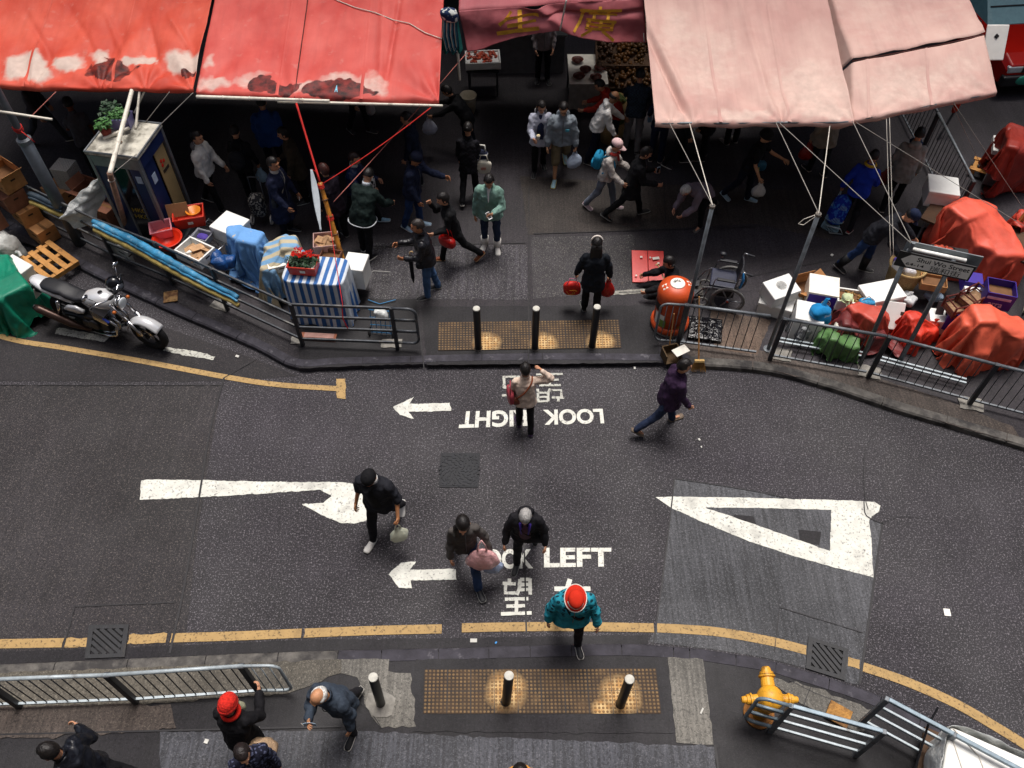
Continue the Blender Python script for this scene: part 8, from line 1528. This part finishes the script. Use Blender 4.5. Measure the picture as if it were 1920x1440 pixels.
# ================================================================== WRAPPED CART, lower right
wp = G(1790, 1462, PZ); r = thing('wrapped_cart', 'cart of white foam boxes wrapped in torn clear plastic at the lower right corner', 'cart', wp, radians(-26)); zt = 1.15
MB().box((0, -.25, .58), (.86, .9, .62)).build('foam_block', m_foam, r, bevel=.03, seg=3); MB().box((.62, -.05, .62), (.34, .6, .62)).build('foam_block', m_foam, r, bevel=.03, seg=3); MB().box((.1, -.3, .24), (1.2, 1.3, .06)).build('deck', m_wood_d, r); [MB().tube([(sx*.45+.1, sy*.55-.3, .11)]+[(sx*.45+.1+cos(a)*.09, sy*.55-.3, .11+sin(a)*.09) for a in [2*pi*k/14 for k in range(15)]], .02, 6).build('wheel', MATS['rubber'], r) for sx in (-1, 1) for sy in (-1, 1)]
def wrapf(u, v):
    a = 2*pi*u; e = (abs(cos(a))**6+abs(sin(a))**6)**(-1/6); k = 1+.05*nz(cos(a)*4, sin(a)*4, v*5)+.05*sin(a*11+v*3)*v; return Vector((cos(a)*e*.47*k, -.25+sin(a)*e*.50*k, .94-.62*v*(.6+.4*abs(sin(a*1.5)))+.04*nz(u*14, v*4)))
q = MB(); q.grid(wrapf, 90, 16, True); q.build('plastic_wrap', m_clear, r, smooth=True, solid=.002); q = MB(); q.tube([(-.40, .18, .90), (-.1, .0, .898), (.2, -.5, .898)], .006, 5); q.tube([(-.41, .1, .90), (-.2, -.3, .898), (-.1, -.66, .898)], .006, 5); q.build('cord', m_rope_w, r); MB().tube([(-.62, .3, 1.0), (-.66, .1, .9), (-.6, -.4, .5), (-.56, -.5, .2)], .014, 6).build('black_cable', m_black, r)
for k, (x, y, lb) in enumerate(((1776, 1148, 'small white paper square lying on the right of the road'),)): one('paper_scrap', MB().box(G(x, y, .006), (.085, .10, .003), -.1), M('paper_white'), lb, 'litter')
for k, (x, y, a, b, lb) in enumerate(((888, 1201, .09, .05, 'crushed grey paper by the near kerb'), (387, 1390, .05, .05, 'white scrap on the lower pavement near the red beanie'), (1316, 1333, .02, .08, 'white cigarette end beside the near studded paving'), (1560, 478, .05, .04, 'white scrap on the street below the trolley'), (1311, 824, .04, .03, 'white scrap on the road right of the word LOOK'), (1315, 838, .02, .03, 'tiny white scrap just below another on the road'), (1190, 690, .05, .03, 'grey white scrap against the far kerb'), (445, 668, .06, .04, 'white scrap in the far gutter by the yellow line'), (930, 1205, .03, .02, 'blue scrap in the near gutter'))):
    one('paper_scrap', MB().box(G(x, y, .012 if y < 1240 and y > 600 else PZ+.02), (a, b, .012), k*1.3), M('paper_dull', '#b9b8b2', .8, .2) if 'blue' not in lb else M('strap_blue'), lb, 'litter', 'scraps of litter')
# ================================================================== SHOPS BEHIND
YB = 19.2
r = thing('shop_building', 'dark shop building with open fronts behind the market awnings', 'building', (0, YB, 0)); m_wall = M('shop_wall', '#4a4642', .9, .3, 2, .3, dirt='#2a2826', dlev=.55)
MB().box((0, 3, 9.6), (70, 6, 12.4)).build('wall', m_wall, r); MB().box((0, 4.4, 1.7), (70, .2, 3.4)).build('rear_wall', M('shop_dark', '#1a1818', .9), r); MB().box((0, 2.2, .05), (70, 4.4, .11)).build('shop_floor', M('shop_tile', '#2c2b2c', .6), r)  # fronts show through the gap; upper storeys unseen, added to block sky light
for k, x in enumerate((-22, -16, -10.5, -5, -.9, 2.9, 8, 14, 20)): MB().box((x, .3, 1.75), (.4, .5, 3.3)).build('pillar', m_wall, r)
for k in range(9):
    for f_ in range(3): o_ = MB().box((-16+4*k, -.004, 5.6+3*f_), (1.7, .06, 1.5)).build('window', M('window_glass', '#2a3238', .1, bump=0), r); MB().box((-16+4*k, -.05, 4.78+3*f_), (1.9, .16, .08)).build('sill', m_conc, o_)
r = thing('sky_block_building', 'unseen pale building added behind the viewpoint to block sky light', 'building', (0, -2.6, 0)); m_fac = M('facade_pale', '#6f6a64', .9, .2, 2, .3, dirt='#4a4744', dlev=.58); MB().box((0, -4, 15), (80, 8, 30)).build('wall', m_fac, r)  # out of view, added to cut sky light coming from behind the camera
for k in range(14):
    for f_ in range(8): o_ = MB().box((-33+5*k, .004, 4.5+3*f_), (2, .06, 1.6)).build('window', MATS['window_glass'], r); MB().box((-33+5*k, .05, 3.62+3*f_), (2.2, .16, .08)).build('sill', m_conc, o_)
# counter, meat tray, fruit stall
c0 = G(972, 140, PZ); r = thing('shop_counter', 'pale fronted counter behind the person in the pale shirt inside the shop', 'counter', (c0.x, c0.y+.35, PZ)); MB().box((0, 0, .45), (2.0, .6, .9)).build('counter_front', M('counter_grey', '#6a696c', .5, .12), r); MB().box((0, 0, .92), (2.1, .7, .04)).build('counter_top', m_steel, r)
r = carton(905, 106, .92, (.74, .50, .16), 4, 'shallow white tray of orange red meat under the left end of the maroon valance', m_foam, lid='open', fill='meat', ink=False, name='meat_tray'); p = r.location; q = thing('stand', 'grey stand under the white meat tray', 'stand', (p.x, p.y, PZ)); MB().box((0, 0, .60), (.7, .46, .04)).build('top', m_dark, q); [MB().cyl((sx*.3, sy*.2, 0), (sx*.3, sy*.2, .6), .02).build('leg', m_dark, q) for sx in (-1, 1) for sy in (-1, 1)]
p = G(1103, 145, .85); r = thing('goods_table', 'table under a white cloth with dark bowls at the right of the shop opening', 'table', (p.x, p.y+.3, PZ)); MB().box((0, 0, .74), (.80, 1.1, .03)).build('table_top', m_wh, r); q = MB(); q.grid(lambda u, v: Vector(((u-.5)*.80, -.552-.012*sin(u*30)*v, .755-.60*v)), 40, 8); q.build('cloth_front', M('cloth_grey', '#8d8784', .8), r, smooth=True); [MB().cyl((sx*.36, sy*.5, 0), (sx*.36, sy*.5, .74), .02).build('leg', m_dark, r) for sx in (-1, 1) for sy in (-1, 1)]
for k, (a, b) in enumerate(((-.2, -.35), (.15, -.38), (-.05, -.1), (.25, -.05), (-.2, .25))):
    t_ = thing('bowl', 'dark bowl of goods on the white cloth table inside the shop opening', 'bowl', (p.x+a, p.y+.3+b, PZ+.757), 0, 'dark bowls on the shop table'); MB().lathe([(.06, 0), (.12, .06), (.125, .07), (.11, .065), (.05, .02), (0, .02)]).build('dish', M('bowl_red', '#5a2a22', .4), t_, smooth=True); MB().ell((0, 0, .05), (.09, .09, .035), nu=10, nv=6).build('contents', M('dark_goods', '#4a2018', .6, .4, 20), t_, smooth=True)
def fruit_heap(p, w, d, tilt, cols, label, n=230, rad=.045, name='fruit_stall'):
    r = thing(name, label, 'fruit stall', p); R = Matrix.Rotation(tilt, 3, 'X'); MB().box((0, 0, -.06), (w, d, .06), R=R).build('display_board', m_wood_d, r); MB().box((0, .1, -.45), (w*.96, d*.6, .7)).build('stall_base', m_wood_d, r)
    for ci, c in enumerate(cols):
        q = MB()
        for _ in range(n//len(cols)): x = (ci+random.random())/len(cols)-.5; q.ell(R @ Vector((x*w*.96, random.uniform(-.48, .48)*d, random.uniform(0, .05))), (rad*random.uniform(.85, 1.1),)*3, nu=9, nv=6)
        q.build('fruit', M('fruit_'+c, c, .45, .25, 20), r, smooth=True)
    return r
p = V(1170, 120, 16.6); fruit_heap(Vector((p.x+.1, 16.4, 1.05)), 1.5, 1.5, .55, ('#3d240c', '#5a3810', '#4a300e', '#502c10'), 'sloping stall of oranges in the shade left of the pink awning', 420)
for k, (x, y, zz, c, lb) in enumerate(((1152, 186, .62, '#4d5a24', 'round wicker basket of green fruit by the table, the farther one'), (1150, 222, .50, '#5a682c', 'round wicker basket of green fruit behind the white jacket, the nearer one'))):
    p = G(x, y, PZ+zz); r = thing('fruit_basket', lb, 'basket', (p.x, p.y, PZ), 0, 'baskets of green fruit'); MB().lathe([(.22, 0), (.25, zz*.6), (.27, zz), (.25, zz), (.2, .1)], n=24).build('basket_body', MATS['wicker'], r, smooth=True); q = MB(); [q.ell((cos(a)*rr*.23, sin(a)*rr*.23, zz-.02+.06*(1-rr)), (.045,)*3, nu=9, nv=6) for a, rr in [(random.uniform(0, 6.3), sqrt(random.random())) for _ in range(46)]]; q.build('fruit', M('fruit_'+c, c, .5, .3, 20), r, smooth=True)
p = G(878, 178, .5); r = thing('bucket', 'beige plastic bucket beside the bending person in black', 'bucket', (p.x, p.y, PZ)); MB().lathe([(.13, 0), (.17, .38), (.18, .4), (.165, .4), (.12, .03), (0, .03)]).build('bucket_body', M('bucket_beige', '#a59c88', .5), r, smooth=True); MB().tube([(-.17, 0, .38), (-.12, -.14, .36), (0, -.18, .34), (.12, -.14, .36), (.17, 0, .38)], .006, 5).build('handle', m_steel, r)
# teal net and rope bundle between the awnings
p = V(845, 60, 13.6); r = thing('net_bundle', 'teal netting and looped blue and white ropes hanging between the red and maroon awnings', 'net', p); q = MB(); q.grid(lambda u, v: Vector(((u-.5)*(.26+.12*v), .06*sin(u*20)*v+.02, .25-.62*v-.03*sin(u*3))), 40, 20); q.build('netting', M('net_teal', '#1c6e68', .8, .3, 40), r, smooth=True, solid=.006)
for k in range(9): x = -.10+.022*k; MB().tube([(x, -.08, .30), (x-.03, -.12, .0), (x+.02, -.12, -.28-.02*(k % 3)), (x+.06, -.12, -.2), (x+.04, -.1, .1), (x+.05, -.08, .3)], .007, 5).build('rope_loop', (m_rope_w, M('rope_teal', '#3f7f9c', .8), M('rope_navy', '#1c2c4c', .8))[k % 3], r, smooth=True)
soft_box((0, -.06, .34), (.30, .2, .22), mat=print_mat('bundle_bw', '#1c2c4c', '#b9bcb8', 16, .55), name='knotted_bundle', parent=r, bulge=.5); wpole(V(858, 95, 14.0), V(862, 150, 14.0), .025, 'grey upright tube below the teal netting')
# ================================================================== TAXI, upper right
tx = G(1905, 165, PZ); r = thing('taxi', 'red taxi with a pale roof parked at the upper right corner', 'taxi', (tx.x-.12, tx.y+1.9, PZ), radians(-84)); m_tr = M('taxi_red', '#a3170f', .2, .05, 3, .02); m_tb = M('bumper_dark', '#1b1b1f', .5); m_tg = M('window_glass', '#2a3238', .1)
def sec(x, prof): return [Vector((x, y, z)) for y, z in prof]
def body(hw, z0, z1, k=.12): return [(-hw, z0), (-hw, z1-k), (-hw+k*.6, z1), (hw-k*.6, z1), (hw, z1-k), (hw, z0)]
q = MB(); q.loft([sec(x, body(hw, z0, z1)) for x, hw, z0, z1 in ((-2.25, .74, .35, .80), (-2.1, .80, .28, .92), (-1.4, .84, .25, .96), (0, .85, .25, .95), (.85, .84, .25, .95), (1.9, .80, .26, .88), (2.2, .74, .34, .76))][::-1]); q.build('body', m_tr, r, bevel=.03, seg=3)
q = MB(); q.loft([sec(x, [(-a, .93), (-b, z1), (b, z1), (a, .93)]) for x, a, b, z1 in ((-1.55, .70, .62, .96), (-1.05, .76, .62, 1.42), (.25, .76, .62, 1.42), (.95, .72, .60, .96))][::-1]); q.build('cabin_glass', M('taxi_glass', '#6f9aa0', .1, .1, bump=0), r); MB().box((-.4, 0, 1.435), (1.25, 1.2, .05)).build('roof', M('taxi_roof', '#b9bdb8', .25, .05, bump=0), r, bevel=.02); MB().box((.62, 0, 1.19), (.02, 1.22, .04), R=Matrix.Rotation(.55, 3, 'Y')).build('windscreen_trim', m_tb, r)
for sx in (-1.35, 1.35):
    for sy in (-.80, .80): o_ = MB().tube([(sx+cos(a)*.24, sy, .31+sin(a)*.24) for a in [2*pi*k/24 for k in range(24)]], .075, 8, closed=True).build('wheel', m_rub, r, smooth=True); MB().cyl((sx, sy-.07, .31), (sx, sy+.07, .31), .18).build('rim', m_steel, o_)
MB().box((2.2, 0, .42), (.16, 1.56, .24)).build('bumper', m_tb, r, bevel=.04); MB().box((2.19, 0, .66), (.06, .8, .14)).build('grille', m_tb, r)
for sy in (-.56, .56): MB().box((2.16, sy, .66), (.10, .34, .16)).build('headlight', M('lens'), r, bevel=.03)
MB().ell((2.27, -.30, .44), (.03, .2, .11)).build('teal_badge', M('badge_teal', '#2f8f7c', .5), r, smooth=True); MB().box((2.285, .1, .44), (.012, .40, .11)).build('number_plate', M('plate_white'), r); [MB().tube([(.85, sy*.86, 1.0), (.95, sy*.98, 1.04)], .03, 6).build('mirror', m_tb, r) for sy in (-1, 1)]
run_cloth()
finish_fused()
